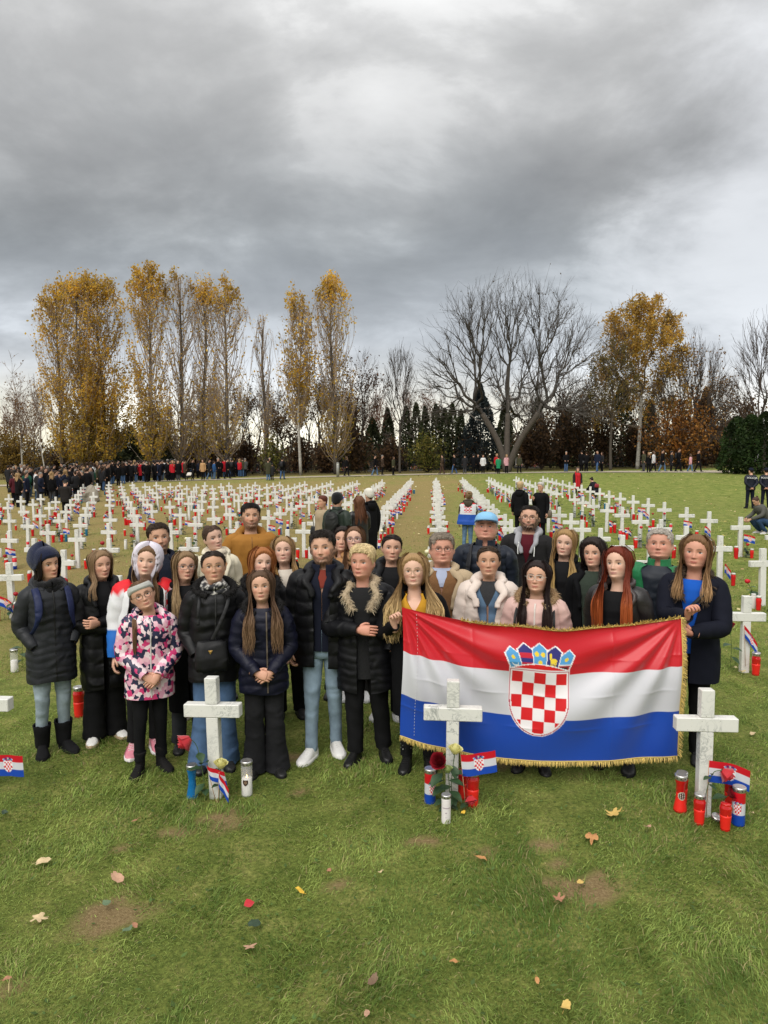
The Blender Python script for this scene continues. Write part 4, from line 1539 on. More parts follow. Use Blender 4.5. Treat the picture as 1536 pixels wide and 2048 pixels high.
def person(label, loc, H=1.7, face=0.0, head=(0, 0, 0), seed=1, male=False, wide=1.0, tone=(.50, .30, .215), hair=None, tops=(), legs=None, shoes=None, arms=('down', 'down'), hands=((.5,), (.5,)), fc=None, beard=0.0, glasses=None, extras=(), lod=0, group=None, eyes=(.12, .07, .04), step=(0.0, 0.0), stance=.09, lean=0.0, headscale=1.035, cat='person', lip=None):
    prng = np.random.default_rng(seed)
    root = empty('person', loc, R(face) + math.atan2(-loc[0], loc[1]), H * .988 / 1.70)
    if lod == 0:
        root.rotation_euler[1] = R(lean if lean else prng.normal(0, 1.1))
        head = tuple(h_ + prng.normal(0, s_) + o_ for h_, s_, o_ in zip(head, (3.5, 1.5, 3.0), (0, -12, 0)))
    tag(root, label, cat, group)
    wide = wide * .90
    f = Face(seed, male, **(fc or {}))
    pose = Poser(*head)
    hairc = np.array((hair or {}).get('color', (.05, .03, .02)), float)
    lipc = lip or (tone[0] * (.72 if male else .74), tone[1] * (.46 if male else .36), tone[2] * (.46 if male else .40))
    hsc = headscale

    def hs(P):       # head size about the chin, then pose
        if hsc != 1:
            w = sm(1.44, 1.5, P[..., 2])[..., None]
            P = P * (1 - w) + ((P - (0, .01, 1.47)) * hsc + (0, .01, 1.47)) * w
        return pose(P)

    # body: hips, chest, neck and head in one skin
    M_ = {0: 52, 1: 24, 2: 14}[lod]
    th = th_grid(M_)
    g = Geo()
    zt = np.linspace(.80, 1.36, {0: 10, 1: 6, 2: 4}[lod])
    a, ff, b = torso_abf(zt, male, wide)
    X, Y = ring_xy(th[None], a[:, None] * .9, ff[:, None] * .9, b[:, None] * .9)
    P1 = np.stack([X, Y, zt[:, None] + 0 * X], -1)
    nz_h = {0: 58, 1: 22, 2: 11}[lod]
    zp = np.concatenate([np.linspace(-.42, -.02, 6 if lod == 0 else 3, endpoint=False), np.linspace(-.02, .66, int(nz_h * .68), endpoint=False), 1 - .34 * (1 - np.linspace(0, 1, int(nz_h * .32))) ** 1.7 * 1.0])
    zp[-1] = .9995
    P2 = head_surf(th[None], zp[:, None], f)
    C2 = skin_cols(th[None], zp[:, None] * np.ones((1, M_)), f, tone, hairc, lipc, beard if lod < 2 else 0, 1.2 if male else .85, P2)
    P = np.concatenate([P1, P2])
    Cc = np.concatenate([np.broadcast_to(np.array(tone), P1.shape), C2])
    g.grid(hs(P), True, True, True, col=Cc)
    # arms and hands
    wr = []
    for si, s in enumerate((1, -1)):
        ap = arms[si]
        el, wri = ARM[ap] if isinstance(ap, str) else ap
        el, wri = np.array(el) * np.array([s, 1, 1]), np.array(wri) * np.array([s, 1, 1])
        sh = np.array([s * (.172 if male else .150) * wide, .005, 1.335])
        el[0] += s * ((wide - 1) * .22 + (.012 if male else -.012))
        path = catmull([sh, el, wri], 10)
        g.grid(tube_pts(path, np.interp(np.linspace(0, 1, 10), [0, .5, 1], [.045, .036, .026])), True, True, False, col=tone)
        hd = hands[si]
        if hd is not None:
            dv = wri - el
            dirn = hd[1] if len(hd) > 1 and hd[1] is not None else dv
            pn = hd[2] if len(hd) > 2 else (-s, 0, 0) if abs(dv[2]) > .15 else (0, 1, 0)
            ts = hd[3] if len(hd) > 3 else ((0, -1, 0) if abs(dv[2]) > .15 else (0, 0, 1))
            hand_geo(g, wri, dirn, pn, ts, np.array(tone) * (1, .93, .92), hd[0], lod=lod)
        wr.append((sh, el, wri))
    # legs of the body
    lg = []
    for si, s in enumerate((1, -1)):
        hip = np.array([s * .085 * wide, 0, .86])
        ank = np.array([s * stance, .025 + step[si], .075])
        kn = (hip + ank) / 2 + np.array([0, -.02 - abs(step[si]) * .12, .0])
        lg.append((hip, kn, ank))
        g.grid(tube_pts(catmull([hip, kn, ank], 9), np.interp(np.linspace(0, 1, 9), [0, .5, 1], [.062, .036, .028]), ref=(0, -1, 0)), True, True, True, col=tone)
    g.build('body', SKIN, root)

    # eyes, glasses
    if lod == 0:
        for s in (1, -1):
            c = head_surf(np.array([s * .36]), np.array([f.eye]), f)[0]
            c[0] = s * .135 * HH * f.w
            u = np.linspace(-1, 1, 13)
            vv = np.linspace(-1, 1, 9)
            U, Vv = np.meshgrid(u, vv)
            opn = .0074 if not (hair or {}).get('squint') else .0028
            hz = np.sqrt(np.clip(1 - U ** 2, 0, 1))
            E = np.stack([c[0] + U * .0182, c[1] - .0005 - .0042 * (1 - U ** 2) + .004 * np.abs(U) * (np.sign(U) == s) + 0 * Vv, c[2] + Vv * hz * opn + .0008 * U * s], -1)
            r_ = np.hypot(U * .0182, Vv * hz * opn)
            Ec = np.where((r_ < .0032)[..., None], np.array([.004, .004, .004]), np.where((r_ < .0074)[..., None], np.array(eyes), np.array([.50, .46, .43])))
            Ec = np.where((Vv > .45)[..., None], np.array([.02, .012, .01]), Ec)
            ge = Geo().grid(hs(E), wrap=False, col=Ec)
            ge.build('eye', EYE_M, root)
    if glasses:
        gg = Geo()
        col, shape, big = glasses
        c0 = head_surf(np.array([0.0]), np.array([f.eye]), f)[0]
        yy = c0[1] - .006
        for s in (1, -1):
            cx, cz = s * .033, HZ + (f.eye - .012) * HH
            t_ = np.linspace(0, 2 * PI, 25)
            e = 2 / (2.0 if shape == 'round' else 3.2)
            L = np.stack([cx + .0245 * big * np.sign(np.cos(t_)) * np.abs(np.cos(t_)) ** e, yy + .006 * ((np.cos(t_) * s + 1) / 2) ** 2, cz + (.021 if shape == 'round' else .0165) * big * np.sign(np.sin(t_)) * np.abs(np.sin(t_)) ** e], -1)
            gg.grid(tube_pts(L, .0014 if col == 'wire' else .0019, 5), True)
            ear = np.array([s * .0755 * f.w, .012, cz + .008])
            gg.grid(tube_pts(np.array([(cx + s * .0245 * big, yy + .006, cz + .006), (s * .074 * f.w, yy + .035, cz + .007), ear]), .0014, 5), True)
        gg.grid(tube_pts(np.array([(-.033 + .0245 * big, yy, HZ + f.eye * HH), (0, yy - .003, HZ + f.eye * HH + .003), (.033 - .0245 * big, yy, HZ + f.eye * HH)]), .0016, 5), True)
        gg.xform(hs)
        gg.build('glasses', WIRE if col == 'wire' else GLASSM if col == 'dark' else mat('spectacle_' + col, {'clear': (.55, .5, .45), 'grey': (.16, .13, .12), 'blue': (.05, .05, .12)}[col], .3, noise=.1), root)

    ctx = dict(root=root, f=f, hs=hs, th=th, lod=lod, rng=prng, male=male, wide=wide, wr=wr, lg=lg, hairc=hairc)
    if hair:
        make_hair(ctx, **hair)
    for tp in tops:
        make_top(ctx, **tp)
    if legs:
        make_legs(ctx, **legs)
    if shoes:
        for si, s in enumerate((1, -1)):
            make_shoe(ctx, s, lg[si][2], **shoes)
    for e in extras:
        e(ctx)
    return root


def cap_shell(ctx, hl, t, name, material, col, top=0.0, rough=.0, m=None, bulge=None, zmin=-.1, seed=0, taper=False):
    """A shell over the skull: hair, beanie, hood. hl: hairline, list of (deg, zp)."""
    f, lod = ctx['f'], ctx['lod']
    m = m or {0: 64, 1: 28, 2: 16}[lod]
    th = np.linspace(-PI, PI, m, endpoint=False)
    n = {0: 44, 1: 18, 2: 10}[lod]
    zp = zmin + (1 - zmin) * (1 - (1 - np.linspace(0, 1, n)) ** 1.35)
    zp[-1] = .9995
    T, Z = np.meshgrid(th, zp)
    ad = np.abs(np.degrees(T))
    line = np.interp(ad, *zip(*hl))
    k = sm(-.035, .055, Z - line + .012 * np.sin(T * 23 + seed) * rough)
    tz = t * (.35 + .65 * sm(.58, .86, Z)) if taper else t
    o = -.012 + k * (tz + .012) + top * sm(.72, 1.0, Z) * k
    if bulge is not None:
        o = o + bulge(T, Z) * k
    P = head_surf(T, Z, f, o)
    ad_ = np.abs(np.degrees(T))
    er = np.exp(-((ad_ - 96) / 9) ** 2) * np.exp(-((Z - .43) / .13) ** 4)       # no ear bumps in the shell
    P[..., 0] -= np.sign(np.sin(T)) * .085 * f.ear * er * HH * .9 * k
    if rough:
        P = P + (wob(P, 60, seed) * .0016 * rough * k)[..., None] * (P - np.array([0, .012, HZ + .56 * HH])) / .1
    keep = (k > .02)
    idx = np.arange(n * m).reshape(n, m)
    Q = np.stack([idx[:-1], np.roll(idx, -1, 1)[:-1], np.roll(idx, -1, 1)[1:], idx[1:]], -1)
    fm = (keep[:-1] | keep[1:] | np.roll(keep, -1, 1)[:-1] | np.roll(keep, -1, 1)[1:])
    cc = np.broadcast_to(np.asarray(col, float), P.shape) * (1 + .25 * np.sin(T * 37 + 3 * np.sin(Z * 9)) * (.5 if rough else 0))[..., None]
    g = Geo().add(ctx['hs'](P).reshape(-1, 3), Q[fm], None, cc.reshape(-1, 3))
    return g, (T, Z, k)


HL_SHORT = [(0, .815), (25, .815), (42, .785), (58, .69), (70, .55), (80, .50), (92, .54), (106, .46), (122, .28), (180, .17)]
HL_LONG = [(0, .845), (22, .81), (40, .73), (54, .60), (64, .42), (76, .26), (95, .12), (120, .05), (180, .0)]


def make_hair(ctx, style='short', color=(.05, .03, .02), length=.3, vol=.014, wave=.006, tips=None, n=230, front=True, recede=0.0, hat=None, streak=.13, spread=1.0, squint=False, name='hair', nolocks=False):
    lod, r, f, hs, root = ctx['lod'], ctx['rng'], ctx['f'], ctx['hs'], ctx['root']
    c = np.array(color, float)
    hl = HL_SHORT if style in ('short', 'tied', 'bun', 'pony', 'buzz') else HL_LONG
    if style in ('tied', 'bun', 'pony'):
        hl = [(0, .825), (25, .82), (45, .76), (60, .65), (74, .50), (84, .44), (92, .42), (106, .34), (122, .22), (180, .1)]
    if recede:
        hl = [(a, b + recede * max(0, 1 - a / 75)) for a, b in hl]
    t = {'short': vol, 'buzz': .004, 'tied': .006, 'bun': .006, 'pony': .006}.get(style, vol)
    top = {'short': vol * .55, 'long': .004, 'curly': .012}.get(style, 0)
    if hat != 'full':
        g, (T, Z, k) = cap_shell(ctx, hl, t, name, HAIR, c, top=top, rough=1.0 if style not in ('tied', 'bun', 'pony') else .35, seed=float(r.uniform(0, 9)), taper=style == 'short')
    else:
        g = Geo()
    if lod == 0 and not nolocks:
        if style in ('short', 'tied', 'bun', 'pony', 'buzz') and hat != 'full':
            # short locks lying on the shell
            nl = 1500 if style == 'short' else 700
            a = r.uniform(-PI, PI, nl)
            line = np.interp(np.abs(np.degrees(a)), *zip(*hl))
            z = line + (1 - line) * r.uniform(.0, .97, nl) ** .85
            k = 5
            L = .045 if style == 'short' else .07
            q = np.linspace(0, 1, k)[None]
            if style == 'short':
                dz = -.10 * q * np.where(z > .8, .3, 1)[:, None]
                A = a[:, None] + q * (np.where(np.abs(a) < 1.0, -np.sign(a + .3) * .15, .10 * np.sign(a)))[:, None] + 0 * q
            else:
                dz = .06 * q * np.where(z < .5, 1, -.6)[:, None]
                A = a[:, None] + q * (np.sign(a) * .5)[:, None]
            Zz = np.clip(z[:, None] + dz, 0, .995)
            tl = t * (.35 + .65 * sm(.58, .86, Zz)) if style == 'short' else t
            lift = tl * .85 + top * sm(.72, 1, Zz) + (.004 * np.sin(q * 2.4) * sm(.5, .85, Zz) if style == 'short' else .002) + r.uniform(-.002, .004, nl)[:, None]
            P = head_surf(A, Zz, f, lift)
            er = np.exp(-((np.abs(np.degrees(A)) - 96) / 9) ** 2) * np.exp(-((Zz - .43) / .13) ** 4)
            P[..., 0] -= np.sign(np.sin(A)) * .085 * f.ear * er * HH
            w = np.interp(np.linspace(0, 1, k), [0, .4, 1], [.0016, .0019, .0004])[None] * r.uniform(.7, 1.3, nl)[:, None]
            P = hs(P)
            ribbons(g, P, w, c * (1 + streak * r.normal(0, .5, (nl, 1))).clip(.45, 1.8), P - hs(np.array([[0, .012, HZ + .56 * HH]]))[0])
    if style in ('long', 'curly', 'bob'):
        nl = int(n * 2.9) if lod == 0 else 90 if lod == 1 else 22
        s = np.where(np.arange(nl) % 2 == 0, 1.0, -1.0)
        td = 61 + 117 * r.uniform(0, 1, nl) ** 1.15
        A = np.radians(td) * s
        k1, k2 = (5, 11) if lod == 0 else (3, 5)
        zs_ = np.linspace(.97, .36, k1)[None] + r.uniform(-.01, .01, (nl, 1))
        lift = (vol + .004 + r.uniform(-.003, .006, nl) + (r.uniform(0, 1, nl) < .06) * r.uniform(0, .018, nl))[:, None] * np.ones((1, k1))
        pole = np.radians(np.where(td < 90, 35, 75)) * s
        A1 = A[:, None] * np.linspace(.75, 1, k1)[None] + 0 * zs_
        P1 = head_surf(A1, np.clip(zs_, 0, .99), f, lift)
        er = np.exp(-((np.abs(np.degrees(A1)) - 96) / 9) ** 2) * np.exp(-((zs_ - .43) / .13) ** 4)
        P1[..., 0] -= np.sign(np.sin(A1)) * .085 * f.ear * er * HH
        p0 = P1[:, -1]
        q = np.linspace(0, 1, k2 + 1)[1:][None]
        L = length * r.uniform(.72, 1.1, nl)[:, None]
        isf = (td < 112) if front is True else (td < 0) if front is False else ((td < 112) & (s == front))
        xt = np.where(isf, s * r.uniform(.062, .135, nl) * spread, s * np.abs(np.sin(A)) * .11 + r.normal(0, .015, nl))
        yt = np.where(isf, -r.uniform(.155, .185, nl), .125 + r.uniform(0, .02, nl))
        fall = sm(0, .24, q * L)
        xx = p0[:, 0:1] + (xt[:, None] - p0[:, 0:1]) * fall
        yy = p0[:, 1:2] + (yt[:, None] - p0[:, 1:2]) * fall
        z2 = p0[:, 2:3] - L * q
        ph = r.uniform(0, 6.28, (nl, 1)) * .45 + np.round(r.uniform(0, 7, (nl, 1))) * .9
        fq = r.uniform(.92, 1.08, (nl, 1)) * (22 if style != 'curly' else 60)
        amp = wave * (1.0 if style != 'curly' else 3.0) * np.clip(q * 1.6, 0, 1)
        xx = xx + amp * np.sin(fq * L * q + ph)
        yy = yy - np.where(isf[:, None], np.abs(amp * np.cos(fq * L * q + ph)), amp * np.cos(fq * L * q + ph))
        P = np.concatenate([P1, np.stack([xx, yy, z2], -1)], 1)
        kk = k1 + k2
        w = np.interp(np.linspace(0, 1, kk), [0, .15, .7, 1], [.0020, .0029, .0027, .0006])[None] * r.uniform(.5, 1.5, nl)[:, None] * (1 if lod == 0 else 3.5 if lod == 1 else 7)
        cols = c * (1 + streak * r.normal(0, .55, (nl, 1))).clip(.35, 2.2)
        colv = np.repeat(cols, kk * 2, axis=0).reshape(nl, kk, 2, 3)
        if tips is not None:
            tq = sm(.35, .85, np.linspace(0, 1, kk))[None, :, None, None]
            colv = colv * (1 - tq) + tq * np.array(tips) * (colv.mean(-1, keepdims=True) / (c.mean() + 1e-6))
        P = hs(P)
        ax_ = np.stack([0 * P[..., 0], .02 + 0 * P[..., 0], np.maximum(P[..., 2], HZ + .5 * HH) * .5 + P[..., 2] * .5], -1)
        ribbons(g, P, w, colv.reshape(-1, 3), P - ax_ + np.array([0, -.001, 0]))
    if style == 'bun':
        t_ = np.linspace(0, 2 * PI, 14, endpoint=False)
        rows = [(0, 0), (.5, .8), (1, 1.0), (1.5, .75), (2, 0)]
        P = np.array([[(.036 * w * np.cos(a), .095 + .03 * (h - 1) * .9, HZ + HH * .90 + .036 * w * np.sin(a)) for a in t_] for h, w in rows])
        P += (wob(P, 90) * .004)[..., None]
        g.grid(hs(P), True, True, True, col=c * .9)
    if style == 'pony':
        nl = 70 if lod == 0 else 20
        ps = 1.0 if front in (True, 1) else -1.0
        q = np.linspace(0, 1, 10)[None]
        ph = r.uniform(0, 6.28, (nl, 1))
        rr = r.uniform(0, .022, (nl, 1)) * (.4 + q * (1.3 - q))
        x0 = -ps * (.02 + .11 * sm(0, .35, q))
        P = np.stack([x0 + rr * np.cos(ph), .085 - .21 * sm(.1, .55, q) + rr * np.sin(ph), HZ + .30 * HH - q * length * r.uniform(.8, 1.05, (nl, 1))], -1)
        strands(g, hs(P), np.interp(np.linspace(0, 1, 10), [0, .2, 1], [.004, .007, .002])[None] * np.ones((nl, 1)), .6, c * (1 + streak * r.normal(0, .5, (nl, 1))).clip(.4, 2), sides=3)
    if g.n:
        g.build(name, HAIR, root)


def fur_ring(ctx, path, rad, color, tips, n=420, L=.034, name='fur_trim', parent=None):
    r = ctx['rng']
    P = catmull(path, 60)
    T, U, W = frames(P, (0, 0, 1))
    i = r.integers(0, 60, n)
    a = r.uniform(0, 2 * PI, n)
    R_ = np.interp(i, np.arange(60), np.broadcast_to(rad, 60) if np.ndim(rad) == 0 else np.interp(np.linspace(0, 1, 60), np.linspace(0, 1, len(rad)), rad))
    d = np.cos(a)[:, None] * W[i] + np.sin(a)[:, None] * U[i]
    b = P[i] + d * (R_ * .6)[:, None]
    d = d + r.normal(0, .45, (n, 3))
    d /= np.linalg.norm(d, axis=1)[:, None]
    q = np.linspace(0, 1, 4)[None, :, None]
    S = b[:, None] + d[:, None] * (L * r.uniform(.6, 1.2, (n, 1, 1))) * q + np.array([0, 0, -.018]) * q ** 2
    g = Geo()
    g.grid(tube_pts(P, np.broadcast_to(np.interp(np.linspace(0, 1, 60), np.linspace(0, 1, len(np.atleast_1d(rad))), np.atleast_1d(rad)), 60) * .75, 10), True, True, True, col=np.array(color) * .8)
    k = 4
    c = np.array(color) * (1 + .3 * r.normal(0, 1, (n, 1))).clip(.4, 2)
    cv = np.repeat(c[:, None], k * 3, 1).reshape(n, k, 3, 3)
    tq = np.linspace(0, 1, k)[None, :, None, None] ** 1.5
    cv = cv * (1 - tq) + tq * np.array(tips)
    strands(g, S, np.interp(np.linspace(0, 1, k), [0, 1], [.0026, .0005])[None] * np.ones((n, 1)), 1.0, cv.reshape(-1, 3), sides=3)
    return g.build(name, FUR, parent or ctx['root'])


def neck_path(rx=.11, rf=.10, rb=.125, zf=1.36, zb=1.455, op=38, n=15):
    a = np.radians(np.linspace(op, 360 - op, n))
    back = (1 - np.cos(a)) / 2
    return np.stack([rx * np.sin(a), np.where(np.cos(a) > 0, -rf * np.cos(a), -rb * np.cos(a)), zf + (zb - zf) * back ** 1.2], -1)


def make_top(ctx, kind='coat', color=(.02, .02, .022), hem=.80, thick=.026, quilt=0.0, period=.075, gap=None, collar=None, cmat='cloth', sleeves=True, sleeve_r=1.0, name='coat', flare=.0, zipc=None, attrfn=None, seed=None, cuff=None, collar_color=None, short=0.0, chest=1.0, zip_off=0.0, fur=None, waist=0.0, top_z=1.425):
    lod, r, root, male, wide = ctx['lod'], ctx['rng'], ctx['root'], ctx['male'], ctx['wide']
    sd = float(r.uniform(0, 9)) if seed is None else seed
    m = {0: 58, 1: 26, 2: 16}[lod]
    nz_ = {0: int(34 + (1.42 - hem) * 50), 1: 18, 2: 9}[lod]
    zs_ = np.linspace(hem, top_z, nz_)
    a, f, b = torso_abf(zs_, male, wide)
    # clothes bridge the waist and hang straight below the hips
    am, fm, bm = torso_abf(np.linspace(.86, 1.30, 12), male, wide)
    k_ = (1 - waist) * sm(1.36, 1.2, zs_)
    a = a * (1 - k_) + np.maximum(a, am.max() * .97) * k_
    f = f * (1 - k_) + np.maximum(f, fm.max() * .92) * k_
    b = b * (1 - k_) + np.maximum(b, bm.max() * .92) * k_
    if sleeves or kind == 'cape':
        a = a + (.030 * np.exp(-((zs_ - 1.402) / .022) ** 2) + .008 * np.exp(-((zs_ - 1.37) / .03) ** 2)) * wide
    fl = flare * sm(1.1, hem, zs_)
    tt = thick * (1 - .55 * sm(1.36, 1.425, zs_))
    A, Fv, Bv = (a + tt + fl) * (1 + (chest - 1) * sm(1.43, 1.28, zs_)), f + tt + fl * .8, b + tt + fl * .8
    if gap is None:
        th = np.linspace(-PI, PI, m, endpoint=False)
        TH = np.broadcast_to(th, (nz_, m))
        wrap = True
    else:
        gz_ = np.radians(np.interp(zs_, *zip(*gap)))
        u = np.linspace(0, 1, m)
        TH = gz_[:, None] + (2 * PI - 2 * gz_[:, None]) * u[None]
        wrap = False
    q = 0
    if quilt:
        q = quilt * 1.0
        zq = zs_[:, None] + .012 * np.sin(TH * 2 + sd) + .007 * np.sin(TH * 5 + sd * 2)
        q = quilt * .85 * (np.abs(np.sin(PI * (zq - hem) / period)) ** .55 - .6) * sm(1.41, 1.36, zs_)[:, None]
    X, Y = ring_xy(TH, A[:, None] + q, Fv[:, None] + q, Bv[:, None] + q)
    P = np.stack([X, Y, zs_[:, None] + 0 * X], -1)
    wr_ = wob(P * np.array([1, 1, .7]), 8, sd) * .006 + wob(P * np.array([1.2, 1.2, .8]), 24, sd + 3) * .0022
    dn = np.stack([X, Y, 0 * X], -1)
    dn /= np.linalg.norm(dn, axis=-1)[..., None] + 1e-6
    P = P + dn * wr_[..., None] * ((1 if lod < 2 else .3) * min(1.2, (thick / .03)))
    if quilt:
        P[..., 2] += .008 * np.sin(TH * 3 + sd) * sm(1.4, 1.3, P[..., 2])
    g = Geo()
    cc = attrfn(P, TH) if attrfn else None
    g.grid(P, wrap, False, False, col=cc)
    if gap is not None and lod == 0:      # turned-in edges of the opening
        for e, sgn in ((0, 1), (-1, -1)):
            E = P[:, e]
            inn = E + np.array([0, .012, 0]) - dn[:, e] * .012
            g.grid(np.stack([E, inn], 1), False)
    # hem thickness
    if lod == 0:
        Hm = P[0] - dn[0] * np.array([.02]) + np.array([0, 0, .004])
        g.grid(np.stack([P[0], Hm]), wrap)
    if sleeves:
        for si in range(2):
            sh, el, wri = ctx['wr'][si]
            s = 1 if si == 0 else -1
            n = {0: 34, 1: 14, 2: 7}[lod]
            sh0 = np.array([s * (a[np.argmin(abs(zs_ - 1.33))] * .62), .005, 1.366])
            sh1 = np.array([s * (a[np.argmin(abs(zs_ - 1.33))] * .98 + .004), .005, 1.338])
            end = wri + (wri - el) / np.linalg.norm(wri - el) * (.012 - short)
            path = catmull([sh0, sh1, (sh1 + el) / 2 + np.array([s * .012, .01, 0]), el, (el + wri) / 2, end], n)
            tq = np.linspace(0, 1, n)
            tk = thick * .75
            rad = np.interp(tq, [0, .2, .4, .6, .8, 1], [.045, .058, .053, .046, .040, .031]) * (1.06 if male else 1) * (.75 + .25 * wide) * sleeve_r + tk * np.interp(tq, [0, .3, .9, 1], [.7, 1, .7, .35])
            if quilt:
                arc = np.concatenate([[0], np.cumsum(np.linalg.norm(np.diff(path, axis=0), axis=1))])
                rad = rad + quilt * .8 * (np.abs(np.sin(PI * arc / period)) ** .6 - .5)
            S = tube_pts(path, rad, {0: 20, 1: 10, 2: 6}[lod], ref=(0, -1, 0))
            if lod < 2:
                dS = S - path[:, None]
                S = S + dS * (wob(S * np.array([.7, .7, 1.6]), 18, sd + si) * .05 + wob(S * np.array([.8, .8, 2.2]), 36, sd + si + 2) * .03)[..., None]
            g.grid(S, True, True, False, col=attrfn(S, None) if attrfn else None)
            if lod == 0:
                rim = path[-1] + (S[-1] - path[-1]) * .72
                g.grid(np.stack([S[-1], rim, rim - (path[-1] - path[-2]) * 1.2]), True, col=attrfn(np.stack([S[-1], rim, rim]), None) if attrfn else None)
    mt = ATTR if attrfn else cloth(color, kind=cmat)
    body = g.build(name, mt, root)
    cm = cloth(collar_color, kind=cmat) if collar_color else (cloth(color, kind=cmat) if not attrfn else ATTR)
    dcol = None
    if collar == 'stand':
        P = []
        for zc, k in ((1.395, 1.16), (1.43, 1.0), (1.47, .98), (1.478, .93), (1.45, .88)):
            X, Y = ring_xy(np.radians(np.linspace(14, 346, 40)), .086 * k * (1.1 if male else 1), .082 * k, .088 * k, 2.0)
            P.append(np.stack([X, Y + .012, zc + .012 * (1 - np.cos(np.radians(np.linspace(14, 346, 40)))) / 2], -1))
        gc = Geo().grid(np.array(P), False)
        gc.build('collar', cm, body)
    if collar in ('hood', 'fur', 'lapel'):
        pth = neck_path(.148, .125, .12, 1.385, 1.485, 24) if collar == 'fur' else neck_path(.118, .105, .115, 1.385 if collar != 'lapel' else 1.30, 1.462, 30 if collar != 'lapel' else 24)
        if collar == 'lapel' or gap is not None:
            lo = np.interp(1.24, zs_, np.arange(nz_))
            gl = P_edge(zs_, gap, A, Fv, Bv, np.linspace(1.12 if collar == 'lapel' else 1.25, 1.36, 5)) if gap is not None else None
            if gl is not None:
                pth = np.concatenate([gl[0], neck_path(.110, .095, .110, 1.412, 1.466, 52, 9), gl[1][::-1]])
        n = 40
        pp = catmull(pth, n)
        tq = np.linspace(0, 1, n)
        rad = (.020 + .022 * np.sin(PI * tq) ** 2) * (1.15 if collar == 'hood' else .9)
        gc = Geo()
        S = tube_pts(pp, rad * (1 if collar != 'fur' else .5), 14, ref=(0, 0, 1), flat=.72)
        S = S + (wob(S, 30, sd) * .005 + wob(S, 75, sd) * .003)[..., None]
        gc.grid(S, True, True, True, col=(np.array([.6, .2, .3]) * .5 if attrfn else None))
        hd_ = gc.build('hood' if collar != 'lapel' else 'lapel', cm if not attrfn else cloth((.03, .03, .06)), body)
        if collar == 'hood' or (collar == 'fur'):
            gh = Geo()          # the hood hanging on the back
            t_ = np.linspace(0, 2 * PI, 18, endpoint=False)
            rows = [(1.46, .03, .10), (1.455, .10, .12), (1.42, .125, .135), (1.36, .11, .14), (1.30, .07, .135), (1.27, .02, .12)]
            Pq = np.array([[(w * np.cos(x_), y_ + .035 * np.sin(x_) * (w / .12), z_) for x_ in t_] for z_, w, y_ in rows])
            gh.grid(Pq, True, True, True, col=(np.array([.5, .1, .25]) if attrfn else None))
            gh.build('hood_back', cm if not attrfn else mt, body)
        if collar == 'fur':
            fc_ = fur or ((.012, .011, .011), (.03, .028, .027))
            fur_ring(ctx, pp, .75 * rad + (.010 if gap is not None else .016), fc_[0], fc_[1], n=1150 if lod == 0 else 150, parent=body)
    if zipc is not None and gap is None:
        zz_ = np.linspace(hem + .02, 1.40, 40)
        ai, fi = np.interp(zz_, zs_, A), np.interp(zz_, zs_, Fv)
        y_ = -fi - .0075 - (quilt * .35 if quilt else 0)
        Z_ = np.stack([np.stack([zip_off + w + 0 * zz_, y_ + (.004 if abs(w) > .004 else 0), zz_], -1) for w in (-.006, -.002, .002, .006)], 1)
        Geo().grid(Z_, False).build('zip', cloth(zipc, kind='nylon'), body)
    return body


def P_edge(zs_, gap, A, Fv, Bv, zz_):
    out = []
    for s in (1, -1):
        gq = np.radians(np.interp(zz_, *zip(*gap))) * s
        a, f, b = np.interp(zz_, zs_, A), np.interp(zz_, zs_, Fv), np.interp(zz_, zs_, Bv)
        X, Y = ring_xy(gq, a, f, b)
        out.append(np.stack([X, Y - .006, zz_], -1))
    return out


def make_legs(ctx, kind='straight', color=(.02, .02, .022), cmat='cloth', hem=.06, name='trousers'):
    lod, r, root, wide = ctx['lod'], ctx['rng'], ctx['root'], ctx['wide']
    rr = {'skinny': [.09, .076, .060, .050, .046], 'straight': [.098, .086, .072, .066, .064], 'wide': [.105, .098, .092, .096, .104], 'flare': [.10, .088, .078, .092, .118]}[kind]
    g = Geo()
    sd = float(r.uniform(0, 9))
    zt = np.linspace(.78, 1.0, 6)
    a, f, b = torso_abf(zt, ctx['male'], wide)
    th = np.linspace(-PI, PI, 24 if lod < 2 else 12, endpoint=False)
    X, Y = ring_xy(th[None], a[:, None] * 1.02 + .004, f[:, None] + .006, b[:, None] + .004)
    g.grid(np.stack([X, Y, zt[:, None] + 0 * X], -1), True, True, True)
    for hip, kn, ank in ctx['lg']:
        n = {0: 40, 1: 14, 2: 6}[lod]
        low = ank + np.array([0, .0, hem - .075])
        p = catmull([hip + np.array([0, 0, .02]), hip * .5 + kn * .5, kn, (kn + low) / 2 + np.array([0, .008, 0]), low], n)
        tq = np.linspace(0, 1, n)
        rad = np.interp(tq, [0, .25, .5, .75, 1], rr) * (.6 + .4 * wide)
        S = tube_pts(p, rad, {0: 22, 1: 12, 2: 7}[lod], ref=(0, -1, 0))
        if lod < 2:
            dS = S - p[:, None]
            amp = (.028 + .04 * np.exp(-((tq - .5) / .09) ** 2) + .05 * np.exp(-((tq - .06) / .07) ** 2) + .08 * sm(.82, 1, tq))[:, None]
            S = S + dS * (amp * (wob(S * np.array([1.3, 1.3, 1.7]), 14, sd) + .6 * wob(S * np.array([1.2, 1.2, 2.2]), 30, sd + 1)))[..., None]
        g.grid(S, True, True, False)
        if lod == 0:
            g.grid(np.stack([S[-1], low + (S[-1] - low) * .9, low + (S[-1] - low) * .88 + np.array([0, 0, .04])]), True)
    g.build(name, cloth(color, kind=cmat), root)


